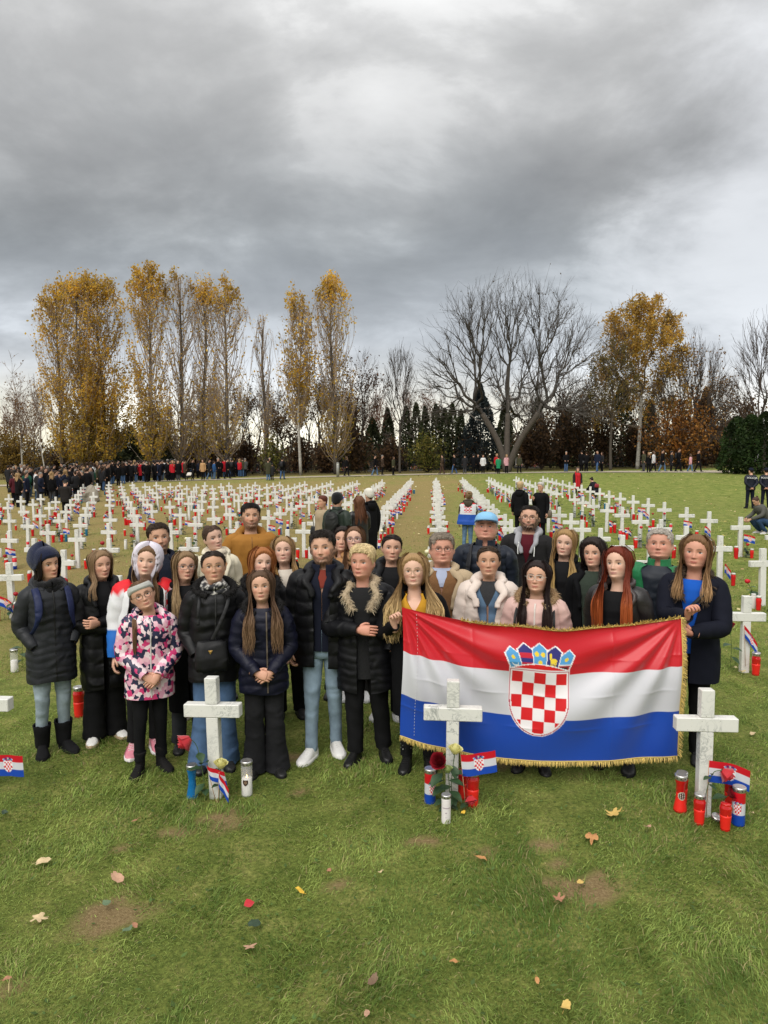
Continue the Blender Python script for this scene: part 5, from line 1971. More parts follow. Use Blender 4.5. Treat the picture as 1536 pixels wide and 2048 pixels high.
def make_shoe(ctx, s, ank, kind='shoe', color=(.02, .02, .02), sole=None, toe=12.0, accent=None, cmat='leather', shaft=.0, studs=False):
    lod, root = ctx['lod'], ctx['root']
    g = Geo()
    ys_ = np.array([.075, .06, .03, -.01, -.06, -.11, -.15, -.172, -.18])
    wd_ = np.array([.012, .031, .036, .036, .041, .046, .040, .024, .004])
    hg = np.array([.055, .09, .102, .10, .078, .056, .044, .034, .022])
    if kind == 'sneaker':
        wd_ = wd_ * 1.1
        hg = hg * 1.03
    if kind in ('boot', 'ugg'):
        hg = hg * 1.05
        wd_ = wd_ * (1.12 if kind == 'ugg' else 1.02)
    n = len(ys_) if lod else 22
    if lod == 0:
        t_ = np.linspace(0, 1, 22)
        t0 = np.linspace(0, 1, len(ys_))
        ys_, wd_, hg = (np.interp(t_, t0, v) for v in (ys_, wd_, hg))
    a = np.linspace(0, PI, 9 if lod == 0 else 5)
    sh = .018 if kind != 'slipper' else .01
    P = np.stack([np.stack([w * np.sign(np.cos(a)) * np.abs(np.cos(a)) ** .75, y + 0 * a, sh + (h - sh) * np.sin(a) ** .8], -1) for y, w, h in zip(ys_, wd_, hg)])
    rot = np.array(Matrix.Rotation(R(toe) * s, 3, 'Z'))
    base = np.array([ank[0], ank[1] - .01, ank[2] - .075])
    tr = lambda q: q @ rot.T + base
    g.grid(tr(P), False)
    if kind in ('boot', 'ugg') or shaft:
        hs_ = shaft or .24
        k = 1.35 if kind == 'ugg' else 1.0
        t_ = np.linspace(0, 2 * PI, 18 if lod == 0 else 8, endpoint=False)
        rows = [(.05, .040), (.09, .044), (.14, .046), (.14 + (hs_ - .14) * .5, .050), (hs_ - .01, .054), (hs_, .052), (hs_ - .01, .045)]
        Q = np.array([[(w * k * np.cos(x), .022 + w * k * 1.08 * np.sin(x), z) for x in t_] for z, w in rows])
        Q = Q + (wob(Q, 30, s) * .004)[..., None] * (1 if kind != 'sneaker' else 0)
        g.grid(tr(Q), True)
    o = g.build('boot' if kind in ('boot', 'ugg') else 'shoe', cloth(color, kind=cmat), root)
    # sole
    gs = Geo()
    t_ = np.linspace(0, 2 * PI, 26, endpoint=False)
    yy = -.052 + .132 * np.cos(t_)
    ww = np.interp(yy, ys_[::-1], wd_[::-1]) * 1.06 + .004
    xx = ww * np.sign(np.sin(t_)) * np.abs(np.sin(t_)) ** .35
    hh = .026 if kind == 'sneaker' else .02
    Pq = np.array([np.stack([xx * k, -.052 + (yy + .052) * (1.02 if k > .95 else .98), 0 * xx + z], -1) for z, k in ((.001, .97), (.004, 1.0), (hh, 1.0), (hh + .003, .93))])
    gs.grid(tr(Pq), True, True, True)
    gs.build('sole', cloth(sole or (.012, .012, .012), kind='cloth'), o)
    if lod == 0 and kind in ('sneaker', 'lace', 'boot'):
        gl = Geo()
        lc = (.7, .7, .68) if np.mean(color) > .3 else (.02, .02, .02)
        for i in range(5):
            y = -.02 - i * .018
            h = float(np.interp(-y, -ys_, hg)) + .0015
            x_ = np.linspace(-.024, .024, 7)
            Pl = np.stack([x_, y + .004 * np.sin(x_ * 90), h - 9.0 * x_ ** 2], -1)
            gl.grid(tr(tube_pts(Pl, .0024, 5)), True)
        gl.build('laces', cloth(lc), o)
    if accent is not None and lod == 0:
        ga = Geo()
        for sx in (1, -1):
            i0 = slice(7, 14)
            Pp = np.stack([np.stack([sx * (w + .002) * np.ones(3), y + np.zeros(3) + np.array([-.01, 0, .01]), np.array([.03, .042, .055]) * h / .08], -1) for y, w, h in zip(ys_[i0], wd_[i0], hg[i0])])
            ga.grid(tr(Pp), False)
        ga.build('side_stripe', cloth(accent), o)
    if studs and lod == 0:
        gd = Geo()
        for zi in (.155, .185):
            for i in range(7):
                an = PI + (i - 3) * .42
                c = np.array([.056 * math.sin(an + PI), .022 - .058 * math.cos(an + PI), zi + .008 * (i % 2)])
                t6 = np.linspace(0, 2 * PI, 6, endpoint=False)
                out_ = np.array([math.sin(an + PI), -math.cos(an + PI), 0])
                sd_ = np.array([math.cos(an + PI), math.sin(an + PI), 0])
                ringp = np.array([c + (sd_ * math.cos(q) + np.array([0, 0, 1]) * math.sin(q)) * .0042 for q in t6])
                gd.add(tr(np.concatenate([ringp, [c + out_ * .004]])), None, [(j, (j + 1) % 6, 6) for j in range(6)])
        gd.build('studs', mat('silver_stud', (.75, .75, .75), .25, metal=.9, noise=.05), o)


# --- extras: functions of ctx
def e_scarf(color, cmat='knit', r=.036, z=1.425, loops=2, attr=None, tail=False):
    def f(ctx):
        g = Geo()
        for i in range(loops):
            a = np.linspace(0, 2 * PI, 40, endpoint=False)
            P = np.stack([(.082 - .008 * i) * np.sin(a), -.085 * np.cos(a) + .01, z + .032 * i + .012 * np.sin(a * 2 + i) - .025 * np.cos(a) * (1 - i * .4)], -1)
            P = np.concatenate([P, P[:1]])
            S = tube_pts(P, r * (1 + .15 * np.sin(np.linspace(0, 2 * PI, 41) * 3)), 12, ref=(0, 0, 1), flat=.8)
            S = S + (wob(S, 40, i) * .006)[..., None]
            col = None
            if attr:
                col = attr(S)
            g.grid(S, True, col=col)
        g.build('scarf', ATTR if attr else cloth(color, kind=cmat), ctx['root'])
    return f


def e_strap(pts, w=.02, color=(.015, .015, .016), name='strap', cmat='nylon'):
    def f(ctx):
        P = catmull(pts, 24)
        g = Geo().grid(tube_pts(P, w, 8, ref=(0, -1, 0), flat=.25), True, True, True)
        g.build(name, cloth(color, kind=cmat), ctx['root'])
    return f


def e_backpack(color, side=True):
    def f(ctx):
        k = cloth(color, kind='nylon')
        w = ctx['wide']
        g = Geo()
        t_ = np.linspace(0, 2 * PI, 20, endpoint=False)
        rows = [(.93, .02, .02), (.94, .12, .06), (1.05, .14, .08), (1.2, .14, .085), (1.33, .12, .07), (1.40, .07, .04), (1.405, .01, .01)]
        P = np.array([[(a * np.sign(np.cos(x)) * abs(np.cos(x)) ** .7, .215 + b * np.sin(x), z) for x in t_] for z, a, b in rows])
        bag = g.grid(P, True, True, True).build('backpack', k, ctx['root'])
        for s in (1, -1):
            P = catmull([(s * .10, .16, 1.39), (s * .125 * w, .06, 1.425), (s * .135 * w, -.07, 1.40), (s * .135 * w, -.158, 1.30), (s * .145 * w, -.168, 1.18), (s * .18 * w, -.10, 1.06), (s * .16, .12, 1.0)], 30)
            Geo().grid(tube_pts(P, np.interp(np.linspace(0, 1, 30), [0, .15, .6, .75, 1], [.02, .032, .03, .014, .012]), 8, ref=(0, -1, 0), flat=.22), True, True, True).build('shoulder_strap', k, bag)
    return f


def e_shell(hl, t, color, name, top=0.0, bulge=None, cmat='knit', zmin=-.1, attr=None):
    def f(ctx):
        g, _ = cap_shell(ctx, hl, t, name, None, color, top=top, bulge=bulge, zmin=zmin)
        g.build(name, cloth(color, kind=cmat), ctx['root'])
    return f


BEANIE = [(0, .74), (40, .72), (70, .62), (95, .50), (130, .36), (180, .30)]


def e_beanie(color, t=.016, top=.02, name='knit_hat'):
    return e_shell(BEANIE, t, color, name, top)


def e_hood(color, cmat='cloth', t=.03):
    hl = [(0, .98), (20, .95), (36, .86), (48, .70), (56, .48), (60, .22), (62, .05), (68, -.2), (88, -.4), (180, -.44)]

    def f(ctx):
        g, _ = cap_shell(ctx, hl, t, 'hood', None, color, top=.012, zmin=-.42)
        g.build('hood', cloth(color, kind=cmat), ctx['root'])
    return f


def e_cap(color, brim):
    def f(ctx):
        g, _ = cap_shell(ctx, [(0, .70), (60, .69), (110, .62), (180, .55)], .012, 'cap', None, color, top=.016)
        c = g.build('baseball_cap', cloth(color), ctx['root'])
        a = np.radians(np.linspace(-62, 62, 22))
        base = head_surf(a, np.full(22, .72), ctx['f'], .010)
        rows = []
        for q in np.linspace(0, 1, 7):
            o = base.copy()
            o[:, 1] -= q * .075 * np.cos(a * .9) ** .6
            o[:, 0] *= 1 + .08 * q
            o[:, 2] += -.012 * q - .020 * (np.abs(a) / 1.08) ** 2 * q + .002
            rows.append(o)
        P = np.array(rows)
        Geo().grid(ctx['hs'](np.concatenate([P, P[::-1] - np.array([0, 0, .004])])), False).build('brim', cloth(brim), c)
    return f


def e_box(lo, hi, color, name, cmat='cloth', bevel=.01, rot=None):
    def f(ctx):
        g = Geo().box(lo, hi, bevel=bevel)
        g.build(name, cloth(color, kind=cmat), ctx['root'], smooth=False)
    return f


def e_bag(c, w, h, d, color, name='handbag', cmat='leather'):
    def f(ctx):
        t_ = np.linspace(0, 2 * PI, 28, endpoint=False)
        rows = [(-1, .75, .2), (-.97, .9, .7), (-.6, 1.0, 1.0), (0, .98, .95), (.6, .92, .7), (.95, .88, .4), (1, .84, .25)]
        P = np.array([[(c[0] + w * a * np.sign(np.cos(x)) * abs(np.cos(x)) ** .5, c[1] + d * b * np.sign(np.sin(x)) * abs(np.sin(x)) ** .8, c[2] + h * z) for x in t_] for z, a, b in rows])
        P = P + (wob(P, 22, 3) * .006)[..., None]
        Geo().grid(P, True, True, True).build(name, cloth(color, kind=cmat), ctx['root'])
    return f

# ------------------------------------------------------------------ the group portrait
BLK, BLK2, CHAR, NAVY, NAVY2 = (.0045, .0045, .0055), (.009, .009, .010), (.020, .0215, .025), (.0045, .0052, .016), (.008, .0095, .019)
JEAN_L, JEAN_M, JEAN_B = (.24, .32, .40), (.10, .17, .27), (.055, .105, .21)
FAIR, WARM, PALE, RUDDY = (.59, .34, .235), (.53, .30, .195), (.63, .395, .29), (.57, .285, .20)
DKB, BRN, LBR, BLO, GIN, REDH, GREY, PLAT = (.014, .009, .007), (.042, .022, .012), (.13, .075, .038), (.40, .25, .10), (.30, .11, .035), (.24, .045, .012), (.26, .235, .21), (.62, .48, .26)
GRP = 'people posing together behind the front crosses'


def print_mat():
    m = mat('geometric_print', (.7, .3, .4), .5, noise=.01)
    t = m.node_tree
    p = t.nodes['Principled BSDF']
    co = N(t, 'ShaderNodeTexCoord').outputs['Object']
    mp = N(t, 'ShaderNodeMapping')
    mp.inputs['Scale'].default_value = (1.0, .55, .85)
    mp.inputs['Rotation'].default_value = (0, .5, 0)
    t.links.new(co, mp.inputs[0])
    v = N(t, 'ShaderNodeTexVoronoi', distance='MANHATTAN', i_Scale=30.0, i_Randomness=.9)
    t.links.new(mp.outputs[0], v.inputs['Vector'])
    s = N(t, 'ShaderNodeSeparateColor')
    t.links.new(v.outputs['Color'], s.inputs[0])
    r = ramp_n(t, s.outputs[0], [(0, (.014, .016, .05)), (.30, (.62, .30, .40)), (.44, (.72, .58, .60)), (.66, (.55, .035, .15)), (.82, (.012, .014, .045)), (.88, (.70, .42, .48))], 'CONSTANT')
    t.links.new(r, p.inputs['Base Color'])
    return m


_mats['nylon_' + cname((.71, .31, .41))] = print_mat()
PRINT = (.71, .31, .41)


def cape_cols(P, TH):
    z = P[..., 2]
    x = P[..., 0]
    d = z + .10 * np.abs(x) * np.sign(1) + .02 * np.sin(x * 20)
    c = np.where((d > 1.385)[..., None], np.array([.62, .012, .02]), np.where((d > 1.09)[..., None], np.array([.72, .72, .75]), np.array([.012, .12, .45])))
    chk = (np.mod(np.floor(x / .05) + np.floor(z / .05), 2) == 0) & (x > .09) & (z > 1.2)
    return np.where(chk[..., None], np.array([.6, .015, .02]), c)


def e_cape_emblem(ctx):
    pass


OPEN = [(.5, 14), (1.0, 13), (1.25, 20), (1.36, 34), (1.43, 44)]
OPENW = [(.5, 26), (1.0, 24), (1.25, 32), (1.36, 42), (1.43, 48)]

# 1: woman in the quilted charcoal coat
person('woman in charcoal quilted coat, navy knit hat and light jeans, hands in pockets', (-3.10, 5.57, 0), 1.68, face=14, head=(16, 6, -3), seed=11, tone=WARM, hair=dict(style='long', color=DKB, length=.20, front=False, n=120, hat=None, vol=.010), tops=[dict(color=CHAR, hem=.63, thick=.030, quilt=.007, period=.062, cmat='nylon', zipc=(.012, .012, .012), name='quilted_coat', flare=.015, waist=.35, collar='hood')], legs=dict(kind='skinny', color=(.27, .33, .37), cmat='denim', hem=.12), shoes=dict(kind='ugg', color=(.010, .010, .011), shaft=.25, cmat='cloth', toe=14), arms=('pocket', 'pocket'), hands=(None, None), extras=[e_scarf(BLK, r=.042, z=1.415), e_shell([(0, .735), (30, .73), (60, .62), (90, .42), (130, .2), (180, .12)], .020, (.012, .016, .042), 'knit_hat', .012, bulge=lambda T, Z: .045 * np.clip(-np.cos(T), 0, 1) * sm(.3, .7, Z)), e_backpack((.012, .018, .06))], fc=dict(jaw=.98, age=.6, smile=.15), group=GRP)

# 2: girl with crossed arms
person('girl in long black puffer coat with arms crossed, wide black trousers and white trainers', (-2.80, 5.86, 0), 1.63, face=8, head=(12, 8, -4), seed=12, tone=FAIR, hair=dict(style='long', color=(.20, .125, .065), length=.22, n=190, vol=.010, wave=.004, front=-1, squint=True, streak=.28), tops=[dict(color=BLK, hem=.50, thick=.042, quilt=.014, period=.125, cmat='nylon', name='puffer_coat', gap=[(.5, 5), (1.0, 5), (1.2, 12), (1.36, 30), (1.43, 42)], collar='hood', flare=.01), dict(color=BLK2, hem=.85, thick=.008, sleeves=False, name='jumper', top_z=1.45)], legs=dict(kind='wide', color=(.009, .009, .010), hem=.035), shoes=dict(kind='sneaker', color=(.72, .71, .68), sole=(.45, .34, .22), accent=(.36, .31, .24), toe=18), arms=('crossed', 'crossed2'), hands=((.7, None, (0, 1, 0), (0, 0, 1)), None), group=GRP, stance=.10, step=(.05, -.02), extras=[])

# 3: girl in the lilac hood with a flag round her shoulders
person('girl with lilac hood up and a flag draped round her shoulders, pink trainers', (-2.37, 5.62, 0), 1.70, face=4, head=(-4, 2, 5), seed=13, tone=PALE, hair=dict(style='long', color=LBR, length=.30, n=110, wave=.008, spread=.65), tops=[dict(color=BLK, hem=.78, thick=.03, name='jacket', cmat='nylon', collar=None), dict(kind='cape', attrfn=cape_cols, hem=.92, thick=.048, chest=1.08, gap=[(.9, 44), (1.2, 40), (1.36, 36), (1.43, 36)], sleeves=True, sleeve_r=1.35, name='flag_cape', waist=0)], legs=dict(kind='skinny', color=(.010, .010, .011), hem=.10), shoes=dict(kind='sneaker', color=(.62, .22, .28), sole=(.7, .66, .66), accent=(.74, .7, .7), toe=10), arms=('down', 'down'), extras=[e_hood((.64, .60, .68), t=.036)], group=GRP, step=(.03, -.02))

# 4: child in the printed jacket
person('child in pink and navy geometric print jacket with grey headband and round glasses', (-2.18, 5.29, 0), 1.48, face=4, head=(6, 3, -11), seed=14, tone=FAIR, hair=dict(style='pony', color=(.14, .075, .04), length=.42, front=True), tops=[dict(color=PRINT, hem=.70, thick=.040, cmat='nylon', name='print_jacket', zipc=(.55, .52, .5), collar='hood', flare=.025, sleeve_r=1.15)], legs=dict(kind='skinny', color=(.007, .007, .008), hem=.12), shoes=dict(kind='boot', color=(.012, .011, .011), shaft=.20, toe=22, cmat='cloth'), arms=('clasp', 'clasp'), hands=((.35, (-.6, -.25, -.5), (0, .9, -.3), (0, 0, 1)), (.35, (.7, -.2, -.4), (0, .9, -.3), (0, 0, 1))), glasses=('dark', 'round', 1.0), extras=[e_shell([(0, .70), (50, .68), (90, .55), (130, .42), (180, .38)], .014, (.42, .42, .39), 'headband', .0, bulge=lambda T, Z: -.030 * sm(.86, .92, Z))], fc=dict(wide=1.06, smile=.7, jaw=1.02), headscale=1.10, group=GRP, step=(.02, -.06), stance=.10)

# 5: man behind
person('bearded man with short brown hair in dark navy coat behind the girl with the hood', (-2.45, 6.4, 0), 1.81, face=6, head=(8, 2, 0), seed=15, male=True, tone=WARM, hair=dict(style='short', color=(.035, .02, .012), vol=.011), beard=.85, tops=[dict(color=NAVY2, hem=.75, thick=.028, gap=OPEN, collar='lapel', name='coat'), dict(color=(.008, .011, .022), hem=.85, thick=.010, sleeves=False, name='jumper', cmat='knit', top_z=1.455)], legs=dict(kind='straight', color=(.42, .36, .27), hem=.05), shoes=dict(kind='lace', color=(.06, .05, .035), sole=(.5, .45, .4)), group=GRP, fc=dict(smile=.3))

# 6: woman with glasses and highlighted long hair
person('woman in long black coat with big glasses and streaked long hair, phone in hand', (-2.02, 5.74, 0), 1.64, face=8, head=(4, 2, 0), seed=16, tone=FAIR, hair=dict(style='long', color=(.19, .12, .06), tips=(.36, .25, .13), length=.36, streak=.28), tops=[dict(color=BLK, hem=.36, thick=.024, name='long_coat', gap=[(.3, 4), (1.15, 5), (1.36, 24), (1.43, 40)], collar='lapel'), dict(color=BLK2, hem=.85, thick=.008, sleeves=False, name='jumper', top_z=1.44)], legs=dict(kind='straight', color=(.035, .037, .042), cmat='denim'), shoes=dict(kind='lace', color=(.02, .02, .02)), arms=('down', 'down'), hands=((.5,), (.55,)), glasses=('grey', 'square', 1.15), group=GRP, fc=dict(wide=1.0), extras=[])

# 7: woman in black puffer with cross-body bag
tartan = lambda P: np.where((np.mod(np.floor(P[..., 0] * 90) + np.floor(P[..., 2] * 90), 3) == 0)[..., None], np.array([.5, .48, .44]), np.array([.015, .015, .018]))


def e_brand_triangle(ctx):
    g = Geo().add([(-.06, -.262, 1.005), (-.025, -.262, 1.005), (-.043, -.264, .975), (-.043, -.266, .995)], None, [(0, 1, 3), (1, 2, 3), (2, 0, 3)])
    g.build('triangle_badge', mat('brass', (.55, .33, .1), .35, metal=.8, noise=.1), ctx['root'], smooth=False)


person('woman in black hooded puffer with a black shoulder bag, checked scarf and wide blue jeans', (-1.71, 5.39, 0), 1.70, face=2, head=(-2, 2, 0), seed=17, tone=WARM, hair=dict(style='bun', color=(.03, .02, .015)), tops=[dict(color=(.007, .007, .008), hem=.72, thick=.034, quilt=.008, period=.10, cmat='nylon', name='puffer_jacket', zipc=(.02, .02, .02), collar='fur', flare=.01, fur=((.012, .011, .011), (.02, .02, .02)))], legs=dict(kind='flare', color=(.07, .125, .23), cmat='denim', hem=.03), shoes=dict(kind='shoe', color=(.02, .02, .02)), arms=('down', 'pocket'), hands=(None, None), glasses=('wire', 'round', 1.05), extras=[e_scarf(BLK, z=1.425, r=.034, attr=tartan), e_strap([(.10, -.02, 1.42), (.085, -.165, 1.33), (.02, -.195, 1.17), (-.03, -.19, 1.06)], .014), e_bag((-.03, -.205, .945), .125, .115, .055, (.010, .010, .011), 'shoulder_bag', 'nylon'), e_brand_triangle, e_strap([(-.11, -.02, 1.43), (-.125, -.17, 1.32), (-.13, -.18, 1.18)], .012)], group=GRP, fc=dict(age=.5))

# 8: girl in navy puffer
person('girl with very long brown hair in navy puffer jacket, hands clasped, flared black jeans', (-1.28, 5.31, 0), 1.56, face=0, head=(0, 4, 0), seed=18, tone=FAIR, hair=dict(style='long', color=(.085, .048, .028), tips=(.17, .10, .055), length=.44, wave=.010, n=270, vol=.010, spread=1.15), tops=[dict(color=NAVY, hem=.72, thick=.036, quilt=.011, period=.075, cmat='nylon', name='puffer_jacket', zipc=(.10, .08, .06), collar='fur', waist=.3, flare=.02, zip_off=.03)], legs=dict(kind='flare', color=(.016, .016, .018), cmat='denim', hem=.03), shoes=dict(kind='shoe', color=(.012, .012, .012), toe=16), arms=('clasp', 'clasp'), hands=((.45, (-.7, -.15, -.35), (0, .9, -.3), (0, 0, 1)), (.45, (.75, -.2, -.25), (0, .9, -.3), (0, 0, 1))), group=GRP, headscale=1.05, fc=dict(smile=-.2))

# 9: woman with bun and cream scarf
person('smiling woman with hair in a bun and cream and camel scarf behind the bag woman', (-2.15, 7.0, 0), 1.74, face=8, head=(14, 4, -8), seed=19, tone=PALE, hair=dict(style='bun', color=(.07, .042, .028)), tops=[dict(color=(.66, .60, .46), hem=.7, thick=.03, name='coat', collar='lapel', gap=OPEN), dict(color=(.4, .22, .12), hem=.8, thick=.01, sleeves=False, name='jumper')], legs=dict(color=BLK), shoes=dict(color=BLK), extras=[e_scarf((.60, .52, .40), z=1.42, r=.044)], group=GRP, fc=dict(smile=1.0))

# 10: tall man in the mustard parka
person('tall dark-haired man in mustard brown parka with hood in the back row', (-1.99, 7.75, 0), 1.90, face=4, head=(-3, 2, 0), seed=20, male=True, tone=WARM, hair=dict(style='short', color=(.010, .007, .006), vol=.011), beard=.7, tops=[dict(color=(.30, .135, .028), hem=.72, thick=.042, name='parka', zipc=(.20, .09, .02), collar='hood', collar_color=(.28, .125, .026))], legs=dict(color=BLK), shoes=dict(color=BLK), group=GRP, fc=dict(jaw=.98), wide=1.03)

# 11: ginger woman behind the girl
person('woman with ginger hair tied back, half hidden behind the navy puffer girl', (-1.46, 5.92, 0), 1.645, face=4, head=(6, 3, 0), seed=21, tone=PALE, hair=dict(style='long', color=GIN, length=.12, front=False, vol=.02, wave=.01), tops=[dict(color=BLK, hem=.6, thick=.03, name='coat', cmat='nylon', collar='fur')], legs=dict(color=BLK), shoes=dict(color=BLK), group=GRP)

# 12: blonde
person('smiling woman with long honey blonde hair in a cream coat between parka and puffer men', (-1.33, 6.5, 0), 1.68, face=4, head=(-4, 2, 0), seed=22, tone=PALE, hair=dict(style='long', color=(.26, .16, .075), tips=(.45, .26, .08), length=.34, wave=.013), tops=[dict(color=BLK, hem=.6, thick=.028, name='coat', collar='lapel', gap=OPENW), dict(color=(.6, .54, .46), hem=.8, thick=.012, sleeves=False, name='jumper')], legs=dict(color=BLK), shoes=dict(color=BLK), group=GRP, fc=dict(smile=.6, wide=1.03))

# 13: man in open black puffer
person('bearded man in open black puffer jacket, light jeans and white trainers', (-.89, 5.64, 0), 1.83, face=-8, head=(-5, 4, 2), seed=23, male=True, tone=FAIR, hair=dict(style='short', color=(.016, .011, .008), vol=.014), beard=.8, tops=[dict(color=BLK, hem=.72, thick=.040, quilt=.012, period=.10, cmat='nylon', name='puffer_jacket', gap=[(.7, 12), (1.1, 13), (1.3, 18), (1.4, 40), (1.43, 46)], collar='hood'), dict(color=NAVY2, hem=.84, thick=.012, sleeves=False, name='cardigan', gap=[(.8, .4), (1.28, .6), (1.36, 5), (1.45, 18)], collar='stand'), dict(color=(.17, .03, .02), hem=1.315, thick=.002, sleeves=False, name='shirt', top_z=1.44)], legs=dict(kind='skinny', color=JEAN_L, cmat='denim', hem=.06), shoes=dict(kind='sneaker', color=(.74, .73, .71), sole=(.7, .69, .66), toe=20), arms=('pocket', 'down'), hands=(None, (.75,)), group=GRP, step=(.10, -.06), stance=.085, fc=dict(smile=.4))

# 14, 15: two women behind
person('dark-haired woman mostly hidden behind the man in the open puffer', (-.95, 7.1, 0), 1.71, face=0, head=(-10, 2, 0), seed=24, tone=FAIR, hair=dict(style='long', color=DKB, length=.28, vol=.02), tops=[dict(color=(.30, .17, .09), hem=.6, thick=.028, name='coat', collar='lapel', gap=OPEN), dict(color=(.3, .2, .13), hem=.85, thick=.01, sleeves=False, name='jumper')], legs=dict(color=BLK), shoes=dict(color=BLK), group=GRP)
person('woman with long brown hair and blue-framed glasses in camel coat and scarf', (-.79, 7.05, 0), 1.72, face=-2, head=(-6, 0, 4), seed=25, tone=PALE, hair=dict(style='long', color=(.11, .055, .028), length=.34, wave=.004, vol=.012), tops=[dict(color=(.36, .19, .08), hem=.6, thick=.03, name='coat', collar='lapel', gap=OPEN)], legs=dict(color=(.02, .02, .02)), shoes=dict(kind='sneaker', color=(.7, .7, .7), sole=(.6, .6, .6)), glasses=('blue', 'square', 1.1), extras=[e_scarf((.38, .20, .09), z=1.40, r=.045)], group=GRP)

# 16: older woman with short blonde hair
person('older woman with short pale blonde hair in long black puffer coat and lace boots', (-.51, 5.59, 0), 1.72, face=-6, head=(-4, 3, -3), seed=26, tone=RUDDY, wide=1.14, hair=dict(style='short', color=PLAT, vol=.020, streak=.3), tops=[dict(color=(.005, .005, .0065), hem=.60, thick=.036, quilt=.008, period=.058, cmat='nylon', name='puffer_coat', gap=[(.5, 12), (1.0, 10), (1.25, 16), (1.38, 36), (1.43, 44)], collar='fur', fur=((.46, .36, .24), (.62, .52, .38)), flare=.02), dict(color=(.012, .012, .013), hem=.7, thick=.012, sleeves=False, name='jumper', cmat='knit', top_z=1.41)], legs=dict(kind='straight', color=(.009, .009, .010), hem=.08), shoes=dict(kind='boot', color=(.008, .008, .008), shaft=.20, toe=16), arms=(((.24, .02, 1.08), (.20, -.10, .92)), ((.265, -.06, 1.10), (.02, -.235, 1.115))), hands=(None, (.25, (1, -.12, -.05), (0, .9, -.3), (0, 0, 1))), group=GRP, step=(.08, -.02), stance=.11, fc=dict(age=1.0, wide=1.08, jaw=1.05))

# 17
person('woman with centre-parted dark tied hair in black hooded coat', (-.43, 6.55, 0), 1.71, face=-2, head=(4, 5, 4), seed=27, tone=FAIR, hair=dict(style='tied', color=(.018, .012, .01)), tops=[dict(color=BLK, hem=.6, thick=.036, name='coat', cmat='nylon', collar='hood', gap=OPEN), dict(color=BLK2, hem=.85, thick=.01, sleeves=False, name='jumper')], legs=dict(color=BLK), shoes=dict(kind='sneaker', color=(.6, .6, .58), sole=(.6, .6, .6)), group=GRP)

# 18: blonde woman holding the flag
person('woman with long blonde hair, round glasses and mustard shirt holding the big flag corner', (-.12, 5.48, 0), 1.67, face=-2, head=(-2, 3, 0), seed=28, tone=PALE, wide=1.08, hair=dict(style='long', color=(.30, .185, .085), tips=(.55, .39, .18), length=.44, wave=.014, n=330, spread=1.7, vol=.020), tops=[dict(color=BLK, hem=.46, thick=.030, name='coat', gap=[(.4, 5), (1.05, 8), (1.2, 22), (1.36, 40), (1.43, 46)], collar='lapel'), dict(color=(.50, .26, .025), hem=.85, thick=.010, sleeves=False, name='shirt', gap=[(.8, 1), (1.3, 2), (1.37, 16), (1.43, 34)])], legs=dict(kind='skinny', color=(.010, .010, .011), hem=.1), shoes=dict(kind='boot', color=(.010, .010, .010), shaft=.22, studs=True, toe=8), arms=(((.25, -.02, 1.08), (.16, -.22, 1.05)), ((.27, -.06, 1.12), (.145, -.245, 1.215))), hands=(None, (1.15, (-.1, -.25, 1), (.7, -.7, 0), (.6, .8, 0))), glasses=('wire', 'round', 1.1), group=GRP, fc=dict(smile=.8, wide=1.07))

# 19: man with glasses and beige jacket
person('grey-haired man with glasses in beige jacket over brown zip jumper', (.075, 6.1, 0), 1.765, face=-2, head=(8, 3, 0), seed=29, male=True, tone=RUDDY, hair=dict(style='short', color=(.22, .18, .14), vol=.015), tops=[dict(color=(.40, .31, .20), hem=.7, thick=.032, name='jacket', gap=[(.6, 22), (1.2, 24), (1.36, 40), (1.43, 46)], collar='lapel'), dict(color=(.19, .095, .04), hem=.8, thick=.014, sleeves=False, name='jumper', cmat='knit', gap=[(.7, .4), (1.27, .6), (1.36, 7), (1.43, 20)], collar=None), dict(color=(.34, .38, .5), hem=1.30, thick=.004, sleeves=False, name='shirt', top_z=1.445)], legs=dict(color=(.05, .05, .055)), shoes=dict(color=BLK), glasses=('dark', 'square', .95), group=GRP, fc=dict(age=1.0, wide=1.08, jaw=1.05), wide=1.08)

# 20: man in the light blue cap
person('man in light blue baseball cap and navy quilted jacket with backpack straps', (.46, 7.25, 0), 1.845, face=-4, head=(-2, 0, 0), seed=30, male=True, tone=RUDDY, hair=dict(style='short', color=(.48, .46, .44), vol=.006), tops=[dict(color=(.012, .016, .026), hem=.7, thick=.034, quilt=.010, period=.07, cmat='nylon', name='quilted_jacket', collar='stand', zipc=(.02, .02, .03))], legs=dict(color=(.04, .06, .1)), shoes=dict(color=BLK), extras=[e_cap((.22, .45, .68), (.02, .035, .055)), e_backpack((.015, .015, .018))], group=GRP, fc=dict(age=1.2, wide=1.1, jaw=1.1, smile=.4), wide=1.12)

